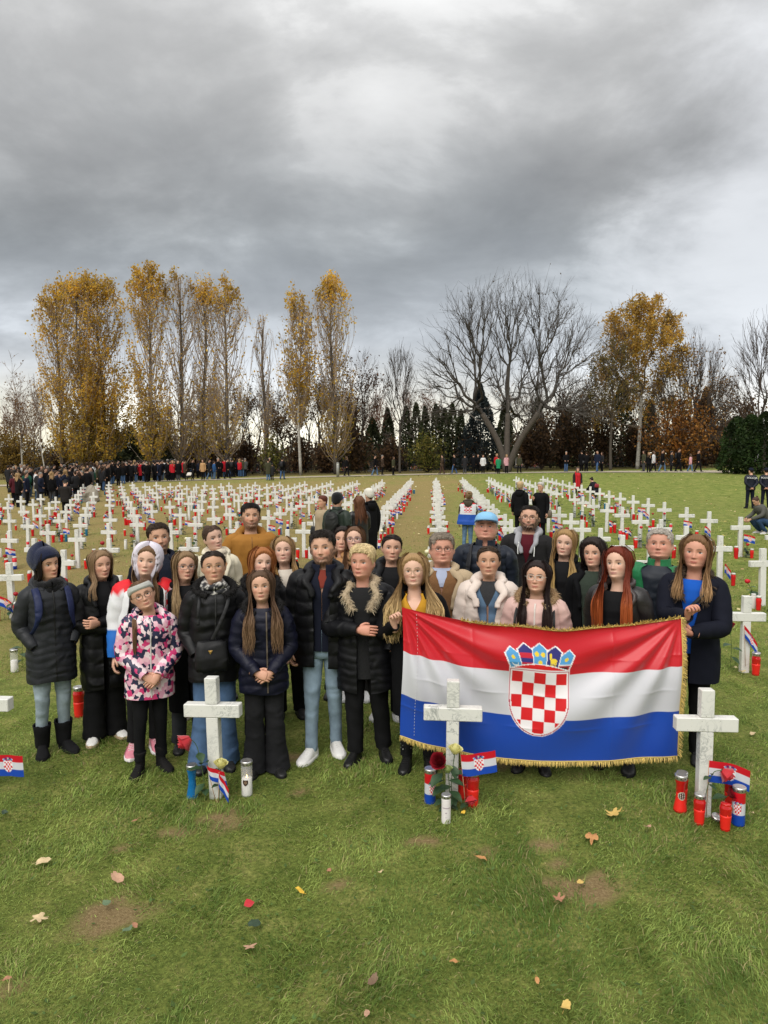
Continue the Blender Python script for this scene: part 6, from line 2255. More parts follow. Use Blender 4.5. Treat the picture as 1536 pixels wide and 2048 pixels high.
# 21: woman in the cream puffer
person('woman with dark tied hair in open cream puffer jacket over denim shirt', (.445, 5.8, 0), 1.705, face=-4, head=(2, 3, 2), seed=31, tone=WARM, hair=dict(style='tied', color=(.045, .028, .018)), tops=[dict(color=(.62, .53, .47), hem=.75, thick=.052, quilt=.010, period=.13, cmat='nylon', name='puffer_jacket', gap=[(.7, 14), (1.15, 15), (1.3, 24), (1.4, 44), (1.43, 48)], collar='hood'), dict(color=(.09, .15, .23), hem=.8, thick=.012, sleeves=False, name='denim_shirt', cmat='denim', gap=[(.7, .5), (1.26, 2), (1.38, 22), (1.43, 36)], collar=None), dict(color=(.03, .03, .032), hem=1.26, thick=.005, sleeves=False, name='top', cmat='knit', top_z=1.44)], legs=dict(color=BLK), shoes=dict(color=BLK), arms=('clasp', 'clasp'), hands=(None, None), group=GRP, fc=dict(age=.8))

# 22: bearded man in the back
person('man with full dark beard and glasses in black hooded jacket over maroon shirt', (1.01, 8.1, 0), 1.87, face=-6, head=(-2, 3, 0), seed=32, male=True, tone=FAIR, hair=dict(style='short', color=(.014, .010, .008), vol=.007, recede=.03), beard=1.0, tops=[dict(color=(.018, .017, .018), hem=.72, thick=.030, name='jacket', gap=[(.6, .8), (1.18, 2), (1.3, 13), (1.38, 24), (1.43, 34)], collar='hood', collar_color=(.30, .30, .32)), dict(color=(.075, .008, .014), hem=.8, thick=.010, sleeves=False, name='shirt', top_z=1.43)], legs=dict(color=(.03, .03, .04)), shoes=dict(color=BLK), glasses=('dark', 'square', 1.1), extras=[e_strap([(.075, -.155, 1.36), (.082, -.172, 1.30), (.08, -.178, 1.22)], .0045, (.72, .72, .7), 'drawstring', 'cloth'), e_strap([(-.075, -.155, 1.36), (-.082, -.172, 1.30), (-.078, -.178, 1.24)], .0045, (.72, .72, .7), 'drawstring', 'cloth')], group=GRP, fc=dict(wide=1.06, jaw=1.08), wide=1.08)


def beard_shell(ctx_label):
    pass


# 23: woman in pink jacket
person('woman with long dark hair and clear glasses in pale pink jacket with thick fur collar', (.765, 5.52, 0), 1.625, face=-4, head=(-4, 3, 0), seed=33, tone=FAIR, wide=1.08, hair=dict(style='long', color=(.018, .010, .009), length=.40, wave=.003, n=260, vol=.012), tops=[dict(color=(.56, .37, .33), hem=.75, thick=.042, quilt=.008, period=.16, cmat='nylon', name='jacket', zipc=(.6, .55, .5), collar='fur', fur=((.26, .16, .08), (.55, .42, .26)))], legs=dict(color=BLK), shoes=dict(kind='boot', color=(.012, .011, .011), shaft=.2), arms=('down', 'down'), hands=(None, None), glasses=('clear', 'square', 1.15), extras=[e_strap([(-.13, .0, 1.42), (-.15, -.17, 1.30), (-.15, -.175, 1.14)], .010), e_strap([(.13, .0, 1.42), (.15, -.17, 1.30), (.15, -.175, 1.14)], .010)], group=GRP, fc=dict(smile=.5, wide=1.06))

# 24: blonde
person('smiling woman with long straight blonde hair in black top behind the pink jacket', (1.21, 6.85, 0), 1.73, face=-6, head=(-4, 2, 4), seed=34, tone=PALE, hair=dict(style='long', color=(.28, .17, .07), tips=(.52, .35, .13), length=.44, wave=.004, n=250), tops=[dict(color=BLK, hem=.7, thick=.028, name='coat', collar='lapel', gap=OPEN), dict(color=BLK2, hem=.8, thick=.01, sleeves=False, name='jumper', top_z=1.43)], legs=dict(color=BLK), shoes=dict(color=BLK), group=GRP, fc=dict(smile=.9))

# 25: curly dark hair
person('woman with curly dark hair in black coat over dark green jumper', (1.42, 6.4, 0), 1.69, face=-8, head=(-10, 2, -4), seed=35, tone=FAIR, hair=dict(style='curly', color=(.020, .013, .011), length=.36, vol=.024, wave=.007, n=280, front=1), tops=[dict(color=BLK, hem=.6, thick=.032, name='coat', collar='lapel', gap=OPENW), dict(color=(.03, .042, .03), hem=.8, thick=.012, sleeves=False, name='jumper', cmat='knit', top_z=1.445)], legs=dict(color=BLK), shoes=dict(color=BLK), group=GRP)

# 26: redhead
person('woman with long straight copper red hair in black leather jacket with shearling collar', (1.43, 5.6, 0), 1.725, face=-14, head=(-6, 2, -2), seed=36, tone=PALE, hair=dict(style='long', color=(.13, .022, .010), tips=(.33, .075, .018), length=.44, wave=.002, n=270, vol=.014, spread=1.1), tops=[dict(color=(.014, .012, .012), hem=.7, thick=.036, name='leather_jacket', cmat='leather', gap=[(.6, 24), (1.1, 26), (1.25, 34), (1.36, 46), (1.43, 52)], collar='lapel', collar_color=(.045, .032, .030)), dict(color=(.008, .008, .009), hem=.75, thick=.010, sleeves=False, name='top', top_z=1.395)], legs=dict(kind='skinny', color=BLK, hem=.1), shoes=dict(kind='sneaker', color=(.012, .012, .012), toe=10), arms=('down', 'down'), hands=(None, None), group=GRP, lip=(.42, .16, .15))

# 27: grey-haired man in green
person('grey-haired man in green and navy jacket, partly hidden behind the parka woman', (1.92, 6.4, 0), 1.785, face=-10, head=(4, 2, -4), seed=37, male=True, tone=RUDDY, hair=dict(style='short', color=(.42, .38, .33), vol=.012, recede=.03), tops=[dict(color=(.018, .15, .055), hem=.72, thick=.036, name='jacket', cmat='nylon', collar='stand', gap=[(.6, 18), (1.2, 20), (1.36, 30), (1.43, 40)]), dict(color=(.012, .016, .024), hem=.8, thick=.02, sleeves=False, name='lining', cmat='nylon')], legs=dict(kind='straight', color=(.03, .05, .085), cmat='denim', hem=.07), shoes=dict(kind='lace', color=(.035, .035, .04), toe=40), step=(-.18, .0), stance=.14, group=GRP, fc=dict(age=1.2, wide=1.1, jaw=1.08), wide=1.05)

# 28: woman in navy parka holding the flag
person('woman in navy parka with light brown hair and bright blue top gripping the flag edge', (2.0, 5.82, 0), 1.80, face=-4, head=(-4, 3, -2), seed=38, tone=RUDDY, wide=1.03, hair=dict(style='long', color=(.16, .085, .04), tips=(.34, .20, .095), length=.26, wave=.008, vol=.016, n=230, streak=.25), tops=[dict(color=(.007, .008, .015), hem=.64, thick=.036, name='parka', gap=[(.5, 3), (1.0, 4), (1.15, 12), (1.3, 24), (1.38, 36), (1.43, 44)], collar='fur', fur=((.05, .035, .025), (.16, .11, .075)), flare=.025), dict(color=(.010, .085, .42), hem=.85, thick=.014, sleeves=False, name='jumper', top_z=1.40)], legs=dict(kind='straight', color=(.008, .008, .009), hem=.06), shoes=dict(kind='lace', color=(.03, .03, .032), toe=8), arms=(((.24, -.14, 1.08), (.03, -.40, 1.07)), ((.19, -.17, 1.13), (.0, -.42, 1.19))), hands=((.9, (-1, -.3, .15), (0, .8, .3), (0, 0, 1)), (1.1, (.1, -.3, .6), (.7, -.6, 0), (.6, .8, 0))), extras=[e_strap([(.11, -.02, 1.42), (.09, -.165, 1.33), (-.02, -.195, 1.19), (-.10, -.185, 1.08)], .013)], group=GRP, stance=.10, fc=dict(age=.8, wide=1.05))


# ------------------------------------------------------------------ the big flag
nu, nv = 370, 196
u, v = np.meshgrid(np.linspace(0, 1, nu), np.linspace(0, 1, nv))
yl = 5.2 + .13 * u - .07 * np.sin(PI * u)
xl = -.235 + 2.03 * u + .012 * np.sin(v * 5) * (1 - u)
zt = 1.325 - .075 * u - 4 * .105 * u * (1 - u) + .012 * np.sin(u * 19) * sm(.35, .0, np.abs(u - .5))
zb = .36 - .14 * u - 4 * .085 * u * (1 - u) * (1.3 - .6 * u)
zl = zt + (zb - zt) * v
# soft folds falling from the two held corners, plus the creases it was folded on
d1 = np.hypot(u * 2.06, v * 1.0)
a1 = np.arctan2(v * 1.0, u * 2.06 + 1e-6)
d2 = np.hypot((1 - u) * 2.06, v * 1.0)
a2 = np.arctan2(v * 1.0, (1 - u) * 2.06 + 1e-6)
fold = .020 * np.sin(a1 * 17) * np.exp(-((d1 - .55) / .55) ** 2) * sm(.03, .25, d1) + .020 * np.sin(a2 * 15 + 1) * np.exp(-((d2 - .6) / .6) ** 2) * sm(.03, .25, d2)
fold += .012 * np.sin(9 * u + 5 * v + 1) * v
for cu_ in (.25, .5, .75):
    fold += -.003 * np.exp(-np.abs(u - cu_) / .006)
for cv_ in (.25, .5, .75):
    fold += -.005 * np.exp(-np.abs(v - cv_) / .012) * (.5 + .5 * np.sin(u * 31 + cv_ * 9))
fold += .012 * np.sin(6.5 * (u * 2.06) - 7 * v + .6) * np.sin(PI * v) + .010 * np.sin(4.2 * (u * 2.06) + 9 * v)
P = np.stack([xl, yl + fold - .03 * np.sin(v * PI) , zl], -1)
flag = empty('large_flag', (.8, 5.3, .1))
tag(flag, 'large red white and blue flag with checkered coat of arms and gold fringe', 'flag')
org = np.array([.8, 5.3, .1])
SATIN = mat('flag_satin', (1, 1, 1), .36, attr='raw', spec=.5, sheen=.2, bump=.02, bscale=60)
Geo().grid(P - org, wrap=False, col=croatia(u, v, asp=2.0, cu=.487)).build('cloth', SATIN, flag)
GOLD = mat('gold_fringe', (1, 1, 1), .38, attr='raw', spec=.6)


def fringe(edge, dirs, n, L, r_):
    i = r_.uniform(0, len(edge) - 1, n)
    i0 = i.astype(int)
    b = edge[i0]
    d = dirs + r_.normal(0, .22, (n, 3))
    d /= np.linalg.norm(d, axis=1)[:, None]
    q = np.linspace(0, 1, 4)[None, :, None]
    S = b[:, None] + d[:, None] * q * (L * r_.uniform(.6, 1.15, (n, 1, 1))) + np.array([0, -.012, 0]) * q + np.array([0, 0, -.022]) * q ** 2.2 * r_.uniform(0, 1, (n, 1, 1))
    c = np.array([.66, .48, .14]) * r_.uniform(.45, 1.35, (n, 1))
    return S, c


fr_ = np.random.default_rng(77)
top_e, bot_e, rgt_e = P[0] - org, P[-1] - org, P[:, -1] - org
for nm, edge, dv, n, L, msk in (('top_fringe', top_e[78:], (0, -.25, .8), 620, .034, None), ('bottom_fringe', bot_e, (0, -.2, -1), 900, .023, None), ('side_fringe', rgt_e, (1, -.2, -.15), 420, .030, None)):
    g = Geo()
    S, c = fringe(edge, np.array(dv), n, L, fr_)
    strands(g, S, np.interp(np.linspace(0, 1, 4), [0, .6, 1], [.0030, .0026, .0010])[None] * np.ones((n, 1)), 1.0, c, sides=3)
    g.grid(tube_pts(edge[::6] + np.array([0, -.004, 0]), .0045, 6), True, True, True, col=(.58, .42, .12))
    g.build(nm, GOLD, flag)
# stitched sleeve at the hoist
hs_x = P[:, 19] - org
g = Geo()
for i in range(6, nv - 6, 5):
    g.box(hs_x[i] + (-.0012, -.006, -.004), hs_x[i] + (.0012, -.002, .004), col=(.7, .68, .7))
g.build('hoist_stitching', ATTR, flag, smooth=False)

# ------------------------------------------------------------------ trees
BARK = mat('grey_bark', (.12, .09, .065), .95, noise=.35, nscale=3, bump=.5, bscale=12)
BARKD = mat('dark_bark', (.075, .062, .05), .95, noise=.35, nscale=3, bump=.5, bscale=12)
TWIG = mat('twig', (1, 1, 1), .9, attr='raw', spec=.2)
BIRCHM = mat('birch_bark', (.55, .52, .47), .8, noise=.9, nscale=4.0, stretch=(1, 1, 5), mixcol=(.07, .06, .05))
LEAFM = mat('tree_leaf', (1, 1, 1), .6, attr='raw', spec=.25, translucent=.58)


def leaf_quads(g, C, size, col, r, flat=0.0):
    n = len(C)
    a = r.normal(size=(n, 3))
    a[:, 2] *= (1 - flat)
    a /= np.linalg.norm(a, axis=1)[:, None]
    b = np.cross(a, r.normal(size=(n, 3)))
    b /= np.linalg.norm(b, axis=1)[:, None] + 1e-9
    s = (size * r.uniform(.6, 1.3, n))[:, None] if np.ndim(size) == 0 else size[:, None]
    V = np.stack([C - a * s, C + b * s * .65, C + a * s, C - b * s * .65], 1).reshape(-1, 3)
    g.add(V, np.arange(n * 4).reshape(-1, 4), None, np.repeat(col, 4, axis=0))


def trunk_geo(path, r0, r1, m=8):
    P = catmull(path, 16)
    return Geo().grid(tube_pts(P, np.linspace(r0, r1, 16), m), True, True, True)


def tree_root(name, x, y, label, cat='tree', group=None):
    o = empty(name, (x, y, float(gz(x, y)) - .05))
    tag(o, label, cat, group)
    return o


YEL = np.array([(.74, .45, .05), (.64, .37, .045), (.80, .54, .09), (.54, .34, .06), (.50, .36, .08)])
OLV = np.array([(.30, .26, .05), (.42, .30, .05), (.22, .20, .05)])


def poplar(x, y, h, w, label, seed, leaf_fn, nb=150, leafn=5200, twig=(.40, .315, .24), trunk=.26, lean=0.0, clear=.07, bark=None, name='poplar_tree'):
    r = np.random.default_rng(seed)
    root = tree_root(name, x, y, label, group='tall poplars along the path')
    path = [(0, 0, 0), (lean * .3 + r.normal(0, .1), 0, h * .35), (lean * .7 + r.normal(0, .15), r.normal(0, .2), h * .7), (lean, 0, h * .97)]
    trunk_geo(path, trunk, .03).build('trunk', bark or BARKD, root)
    tp = catmull(path, 60)
    # upswept branches
    f = clear * .8 + (.93 - clear) * r.uniform(0, 1, nb) ** 1.45
    a = r.uniform(0, 2 * PI, nb)
    b0 = tp[(f * 59).astype(int)]
    prof = np.interp(f, [0, .15, .4, .7, .9, 1], [.75, .95, 1.0, .85, .5, .15]) * w * r.uniform(.45, 1.0, nb)
    L = h * np.interp(f, [0, .15, .5, 1], [.13, .24, .28, .10]) * r.uniform(.7, 1.2, nb)
    q = np.linspace(0, 1, 7)[None, :, None]
    out = np.stack([np.cos(a), np.sin(a), 0 * a], -1)[:, None]
    P = b0[:, None] + out * prof[:, None, None] * np.sin(q * PI / 2) ** .9 + np.array([0, 0, 1]) * L[:, None, None] * q ** 1.15
    P[..., 0] += wob(P, .9, seed) * .16
    P[..., 1] += wob(P, .9, seed + 4) * .16
    rr_ = np.hypot(P[..., 0] - lean * P[..., 2] / h, P[..., 1]) / w
    P[..., 2] = np.minimum(P[..., 2], h * (1.02 - .26 * rr_ ** 1.6 + .04 * np.sin(P[..., 0] * 9)))
    g = Geo()
    strands(g, P, np.interp(np.linspace(0, 1, 7), [0, 1], [.045, .012])[None] * r.uniform(.7, 1.2, nb)[:, None], 1.0, np.array(twig) * r.uniform(.6, 1.1, (nb, 1)), sides=3)
    # twigs
    nt_ = nb * 6
    bi = r.integers(0, nb, nt_)
    qi = r.uniform(.08, 1, nt_)
    k = (qi * 6).astype(int).clip(0, 5)
    s0 = P[bi, k] + (P[bi, k + 1] - P[bi, k]) * (qi * 6 - k)[:, None]
    d = (P[bi, k + 1] - P[bi, k])
    d /= np.linalg.norm(d, axis=1)[:, None] + 1e-9
    d = d + r.normal(0, .33, (nt_, 3))
    d[:, 2] = np.abs(d[:, 2]) + .3
    d /= np.linalg.norm(d, axis=1)[:, None]
    TL = r.uniform(.6, 2.0, nt_)
    q4 = np.linspace(0, 1, 4)[None, :, None]
    P2 = s0[:, None] + d[:, None] * TL[:, None, None] * q4 + np.array([0, 0, .25]) * q4 ** 2
    rr_ = np.hypot(P2[..., 0] - lean * P2[..., 2] / h, P2[..., 1]) / w
    P2[..., 2] = np.minimum(P2[..., 2], h * (1.03 - .24 * rr_ ** 1.6 + .03 * np.sin(P2[..., 0] * 9)))
    strands(g, P2, np.interp(np.linspace(0, 1, 4), [0, 1], [.014, .006])[None] * np.ones((nt_, 1)), 1.0, np.array(twig) * r.uniform(.7, 1.4, (nt_, 1)), sides=3)
    g.build('branches', TWIG, root)
    # leaves where they still hang
    i = r.integers(0, nt_, leafn * 3)
    C = P2[i, 0] + (P2[i, -1] - P2[i, 0]) * r.uniform(0, 1, (leafn * 3, 1)) + r.normal(0, .2, (leafn * 3, 3))
    zr = C[:, 2] / h
    pr = leaf_fn(zr, C, r)
    keep = r.uniform(0, 1, len(C)) < pr
    C = C[keep][:leafn]
    zr = C[:, 2] / h
    pal = YEL[r.integers(0, 5, len(C))]
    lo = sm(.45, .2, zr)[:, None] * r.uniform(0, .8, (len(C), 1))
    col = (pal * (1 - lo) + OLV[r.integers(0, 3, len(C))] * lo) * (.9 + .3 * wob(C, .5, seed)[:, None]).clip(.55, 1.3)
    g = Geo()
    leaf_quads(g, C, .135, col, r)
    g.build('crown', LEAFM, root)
    return root


lf_full = lambda z, C, r: .55 + .75 * sm(.62, .30, z) + .55 * sm(.86, .95, z)
lf_top = lambda z, C, r: .13 + .25 * sm(.5, .2, z) + .95 * sm(.84, .93, z)
lf_side = lambda z, C, r: .28 + .6 * sm(.45, .2, z) + .9 * sm(.80, .90, z) + .45 * (C[:, 0] < -.4)
lf_thin = lambda z, C, r: .12 + .18 * sm(.4, .15, z) + .3 * sm(.92, .97, z)
lf_bi = lambda z, C, r: .30 + .35 * np.exp(-((z - .5) / .2) ** 2) + .9 * sm(.88, .95, z)


def T(px, ytop, Y):
    """World x and height of a tree that reaches photo row ytop at photo column px, at distance Y."""
    r_ = _cf + _cr * ((px - 768) / 1450.0) - Vector((0, 0, 0))
    up = _cr.cross(_cf)
    rt_ = _cf + _cr * ((px - 768) / 1450.0) - up * ((ytop - 1024) / 1450.0)
    k = Y / rt_.y
    x = rt_.x * k
    return x, CAM_H + rt_.z * k - float(gz(x, Y))


POP = [(112, 560, 74, 2.5, 'bare slender poplar with a few gold leaves, first of the left clump', lf_side, 150, 5000), (155, 552, 73, 2.5, 'poplar with golden leaves along one side in the left clump', lf_full, 150, 8000), (195, 541, 75, 3.2, 'broad golden poplar, fullest of the left clump', lf_full, 190, 13000), (296, 527, 72, 2.8, 'tall poplar with bright yellow top and yellow skirt beside the crowd', lf_side, 170, 8000), (356, 541, 74, 2.5, 'sparse poplar with bare grey twigs right of the yellow-skirted one', lf_thin, 150, 2000), (402, 552, 75, 2.4, 'sparse poplar with a small yellow tip in the middle of its clump', lf_top, 150, 2400), (448, 560, 74, 2.7, 'bare poplar with yellow tip at the end of its clump', lf_top, 170, 2600), (527, 620, 77, 1.1, 'thin small poplar almost without leaves', lf_thin, 60, 420), (670, 552, 73, 2.4, 'single poplar with a yellow crown tip left of the bare trees', lf_top, 170, 3400)]
for i, (px, yt, Y, w, lab, fn, nb, nl) in enumerate(POP):
    x, h = T(px, yt, Y)
    poplar(x, Y, h, w, lab, 200 + i, fn, nb, nl, lean=-.3 if i == 8 else 0)
x, h = T(592, 577, 71)
poplar(x + .3, 71, h, 1.9, 'slender white-trunked birch with thin yellow leaves beside the path', 231, lf_bi, 130, 3000, twig=(.36, .28, .21), trunk=.16, lean=-.5, clear=.3, bark=BIRCHM, name='birch_tree')


def branching(x, y, h, label, seed, spread=.55, stems=((0, 0),), levels=5, color=(.045, .036, .03), r0=.22, leaves=0, lcol=None, lsize=.11, droop=0.0, name='bare_tree', bark=None, group='trees beyond the path', up=.25, lean=None, ratio=.72, nchild=3, clear=.22, lz=(0, 1), cap=260, weep=0.0):
    r = np.random.default_rng(seed)
    root = tree_root(name, x, y, label, group=group)
    g = Geo()
    segs = []
    tips = []
    for si, st in enumerate(stems):
        d0 = np.array([st[0], st[1], 1.0])
        d0 /= np.linalg.norm(d0)
        L0 = h * clear * 1.35
        p0 = np.array([0.0, 0, 0])
        pts = [p0]
        d = d0.copy()
        for _ in range(4):
            pts.append(pts[-1] + d * L0 / 4)
            d = d + r.normal(0, .05, 3)
            d /= np.linalg.norm(d)
        (g if si else Geo())
        tg = trunk_geo(pts, r0, r0 * .62)
        tg.build('trunk' if si == 0 else 'second_trunk', bark or BARKD, root)
        cur = [(pts[-1], d, L0 * .75, r0 * .6), (pts[-2], d + np.array([r.normal(0, .5), r.normal(0, .3), 0]), L0 * .7, r0 * .45)]
        for lv in range(levels):
            nxt = []
            for p, d, L, rad in cur:
                n = nchild + (1 if r.uniform() < .4 else 0)
                for j in range(n):
                    nd = d + r.normal(0, spread, 3) * np.array([1, .8, .7]) + np.array([0, 0, up - droop * lv * .3])
                    if j == 0:
                        nd = d + r.normal(0, spread * .35, 3) + np.array([0, 0, up * .5])
                    nd /= np.linalg.norm(nd)
                    l2 = L * ratio * r.uniform(.65, 1.15) * (1.15 if j == 0 else .95)
                    k1 = nd + r.normal(0, .12, 3) + np.array([0, 0, .12 - droop * .35])
                    P = np.array([p, p + nd * l2 * .34, p + nd * l2 * .66 + k1 * .02 * l2, p + (nd * .6 + k1 * .4) * l2])
                    segs.append((P, max(rad * .72, .008), lv))
                    nxt.append((P[-1] if r.uniform() < .7 else P[2], (P[-1] - P[2]) / (np.linalg.norm(P[-1] - P[2]) + 1e-9), l2, rad * (.68 if j == 0 else .5)))
            cur = nxt
            if len(cur) > cap:
                cur = [cur[i] for i in r.choice(len(cur), cap, replace=False)]
        tips += [c[0] for c in cur]
    P = np.array([s[0] for s in segs])
    w = np.array([s[1] for s in segs])
    zmax = P[..., 2].max()
    P = P * (h / zmax) * np.array([1, 1, 1])
    for o in root.children:
        o.scale = (h / zmax,) * 3
    strands(g, P, np.interp(np.linspace(0, 1, 4), [0, 1], [1, .68])[None] * w[:, None], 1.0, np.array(color) * r.uniform(.7, 1.3, (len(w), 1)), sides=3)
    g.build('branches', TWIG, root)
    if leaves:
        i = r.integers(0, len(P), leaves)
        C = P[i, r.integers(1, 4, leaves)] + r.normal(0, .22, (leaves, 3))
        C[:, 2] -= weep * r.exponential(1.0, leaves)
        zr = C[:, 2] / h
        C = C[(zr > lz[0]) & (zr < lz[1])]
        lc = np.array(lcol)
        col = lc[r.integers(0, len(lc), len(C))] * (.8 + .3 * wob(C, .6, seed)[:, None]).clip(.4, 1.3)
        gl = Geo()
        leaf_quads(gl, C, lsize, col, r)
        gl.build('crown', LEAFM, root)
    return root


def dome_tree(x, y, h, W, label, seed, stems=((0, 0),), n=900, color=(.05, .042, .036), r0=.22, fork=.22, leaves=0, lcol=None, lsize=.11, weep=0.0, bark=None, name='bare_tree', group='trees beyond the path', shape=1.0, lz=0.0, droopy=0.0, thick=1.0):
    """A spreading tree: the twig ends fill a rounded crown, and limbs gather them in towards the forks."""
    r = np.random.default_rng(seed)
    root = tree_root(name, x, y, label, group=group)
    ns = len(stems)
    zf = fork * h
    # twig ends in and on the dome
    u = r.uniform(0, 1, n)
    az = r.uniform(0, 2 * PI, n)
    inc = np.arccos(1 - u * (1 - math.cos(R(98))))            # from straight up to a little below the horizontal
    rho = r.uniform(.62, 1.0, n) ** .5
    tip = np.stack([W * rho * np.sin(inc) * np.cos(az), .8 * W * rho * np.sin(inc) * np.sin(az), zf + (h - zf) * (rho * np.cos(inc) ** shape if shape == 1.0 else rho * np.sign(np.cos(inc)) * np.abs(np.cos(inc)) ** shape)], -1)
    tip[:, 2] = np.maximum(tip[:, 2], zf * .75 + r.uniform(0, .1 * h, n))
    tip += r.normal(0, .05 * W, tip.shape)
    tip[:, 2] = np.minimum(tip[:, 2], h)
    # which stem carries a twig
    fk = np.array([(s[0] * zf, s[1] * zf, zf) for s in stems])
    sid = np.argmin(((tip[:, None, :2] - fk[None, :, :2] * 1.6) ** 2).sum(-1), axis=1)

    def cluster(P, k):
        c = P[r.choice(len(P), min(k, len(P)), replace=False)].copy()
        for _ in range(3):
            a = np.argmin(((P[:, None] - c[None]) ** 2).sum(-1), axis=1)
            for i in range(len(c)):
                if np.any(a == i):
                    c[i] = P[a == i].mean(0)
        return a, c
    g = Geo()
    segs, wid = [], []

    def limb(p, q, w0, w1, d0):
        L = np.linalg.norm(q - p)
        m1 = p + d0 * L * .35 + r.normal(0, .025, 3) * L
        m2 = p * .35 + q * .65 + d0 * L * .08 + np.array([0, 0, -.04 * L]) + r.normal(0, .035, 3) * L
        P = catmull([p, m1, m2, q], 7)
        segs.append(P)
        wid.append(np.linspace(w0, w1, 7) * thick)
        d = P[-1] - P[-2]
        return d / (np.linalg.norm(d) + 1e-9)
    for si, s in enumerate(stems):
        me = np.where(sid == si)[0]
        f_ = fk[si]
        pth = [(0, 0, 0), (f_[0] * .35 + r.normal(0, .05), f_[1] * .35, zf * .5), tuple(f_)]
        trunk_geo(pth, r0, r0 * .7).build('trunk' if si == 0 else 'second_trunk' if si == 1 else 'third_trunk', bark or BARKD, root)
        if len(me) < 8:
            continue
        d0 = np.array(pth[2]) - np.array(pth[1])
        d0 /= np.linalg.norm(d0)
        a1, c1 = cluster(tip[me], 6)
        for i1 in range(len(c1)):
            m1 = me[a1 == i1]
            if not len(m1):
                continue
            n1 = f_ + (c1[i1] - f_) * .40
            dd1 = limb(f_, n1, r0 * .55, r0 * .36, d0)
            a2, c2 = cluster(tip[m1], 6)
            for i2 in range(len(c2)):
                m2 = m1[a2 == i2]
                if not len(m2):
                    continue
                n2 = n1 + (c2[i2] - n1) * .50
                dd2 = limb(n1, n2, r0 * .28, r0 * .15, dd1)
                a3, c3 = cluster(tip[m2], 4)
                for i3 in range(len(c3)):
                    m3 = m2[a3 == i3]
                    if not len(m3):
                        continue
                    n3 = n2 + (c3[i3] - n2) * .55
                    dd3 = limb(n2, n3, r0 * .12, r0 * .065, dd2)
                    for t_ in m3:
                        limb(n3 if r.uniform() < .75 else n2, tip[t_] - np.array([0, 0, droopy * r.uniform(0, 1)]), max(.016, r0 * .05), .008, dd3)
    P = np.array(segs)
    w = np.array(wid)
    cc = np.array(color) * r.uniform(.75, 1.3, (len(P), 1))
    strands(g, P, w, 1.0, cc, sides=3)
    nt_ = n * 2          # fine twigs
    i = r.integers(max(0, len(P) - n), len(P), nt_) if len(P) > n else r.integers(0, len(P), nt_)
    k = r.integers(2, 6, nt_)
    b = P[i, k]
    d = P[i, k + 1] - P[i, k]
    d /= np.linalg.norm(d, axis=1)[:, None] + 1e-9
    d = d + r.normal(0, .45, d.shape) + np.array([0, 0, .25 - droopy * .6])
    d /= np.linalg.norm(d, axis=1)[:, None]
    q = np.linspace(0, 1, 3)[None, :, None]
    P3 = b[:, None] + d[:, None] * q * r.uniform(.35, 1.1, (nt_, 1, 1)) * W * .16 + np.array([0, 0, .12 - droopy * .5]) * q ** 2
    strands(g, P3, np.array([.012, .009, .005])[None] * np.ones((nt_, 1)), 1.0, np.array(color) * r.uniform(.8, 1.5, (nt_, 1)), sides=3)
    g.build('branches', TWIG, root)
    if leaves:
        i = r.integers(0, nt_, leaves)
        C = P3[i, 0] + (P3[i, 2] - P3[i, 0]) * r.uniform(0, 1.1, (leaves, 1)) + r.normal(0, .14, (leaves, 3))
        C[:, 2] -= weep * r.exponential(.7, leaves)
        C = C[(C[:, 2] > lz * h) & (r.uniform(0, 1, leaves) < .55 + .5 * wob(C, .7, seed))]
        lc = np.array(lcol)
        col = lc[r.integers(0, len(lc), len(C))] * (.85 + .25 * wob(C, .6, seed)[:, None]).clip(.5, 1.3)
        gl = Geo()
        leaf_quads(gl, C, lsize, col, r)
        gl.build('crown', LEAFM, root)
    return root


# the great bare ash with two leaning stems
x, h = T(985, 545, 70)
dome_tree(x + 1.6, 70, h, 9.6, 'great bare spreading tree with two dark leaning trunks', 301, stems=((-.42, .1), (.50, -.1), (.02, .2)), n=1350, r0=.34, fork=.30, leaves=900, lcol=[(.08, .06, .035), (.12, .08, .04)], lsize=.08, color=(.075, .066, .058), shape=.8)
x, h = T(800, 672, 74)
dome_tree(x, 74, h, 2.0, 'small bare tree with upright twigs between poplar and big bare tree', 302, n=330, r0=.13, fork=.3, color=(.07, .058, .05), shape=.55)
x, h = T(715, 692, 76)
branching(x, 76, h, 'brownish tree with some russet leaves beside the single poplar', 303, spread=.45, levels=5, r0=.15, leaves=1500, lcol=[(.16, .07, .03), (.10, .05, .03), (.2, .1, .04)], stems=((.15, 0), (-.2, .1)), color=(.06, .045, .035))
x, h = T(640, 700, 80)
branching(x, 80, h, 'thin tree with ochre leaves behind the birch', 304, spread=.45, levels=5, r0=.13, leaves=1800, lcol=[(.26, .16, .05), (.18, .11, .05)], color=(.08, .06, .045))
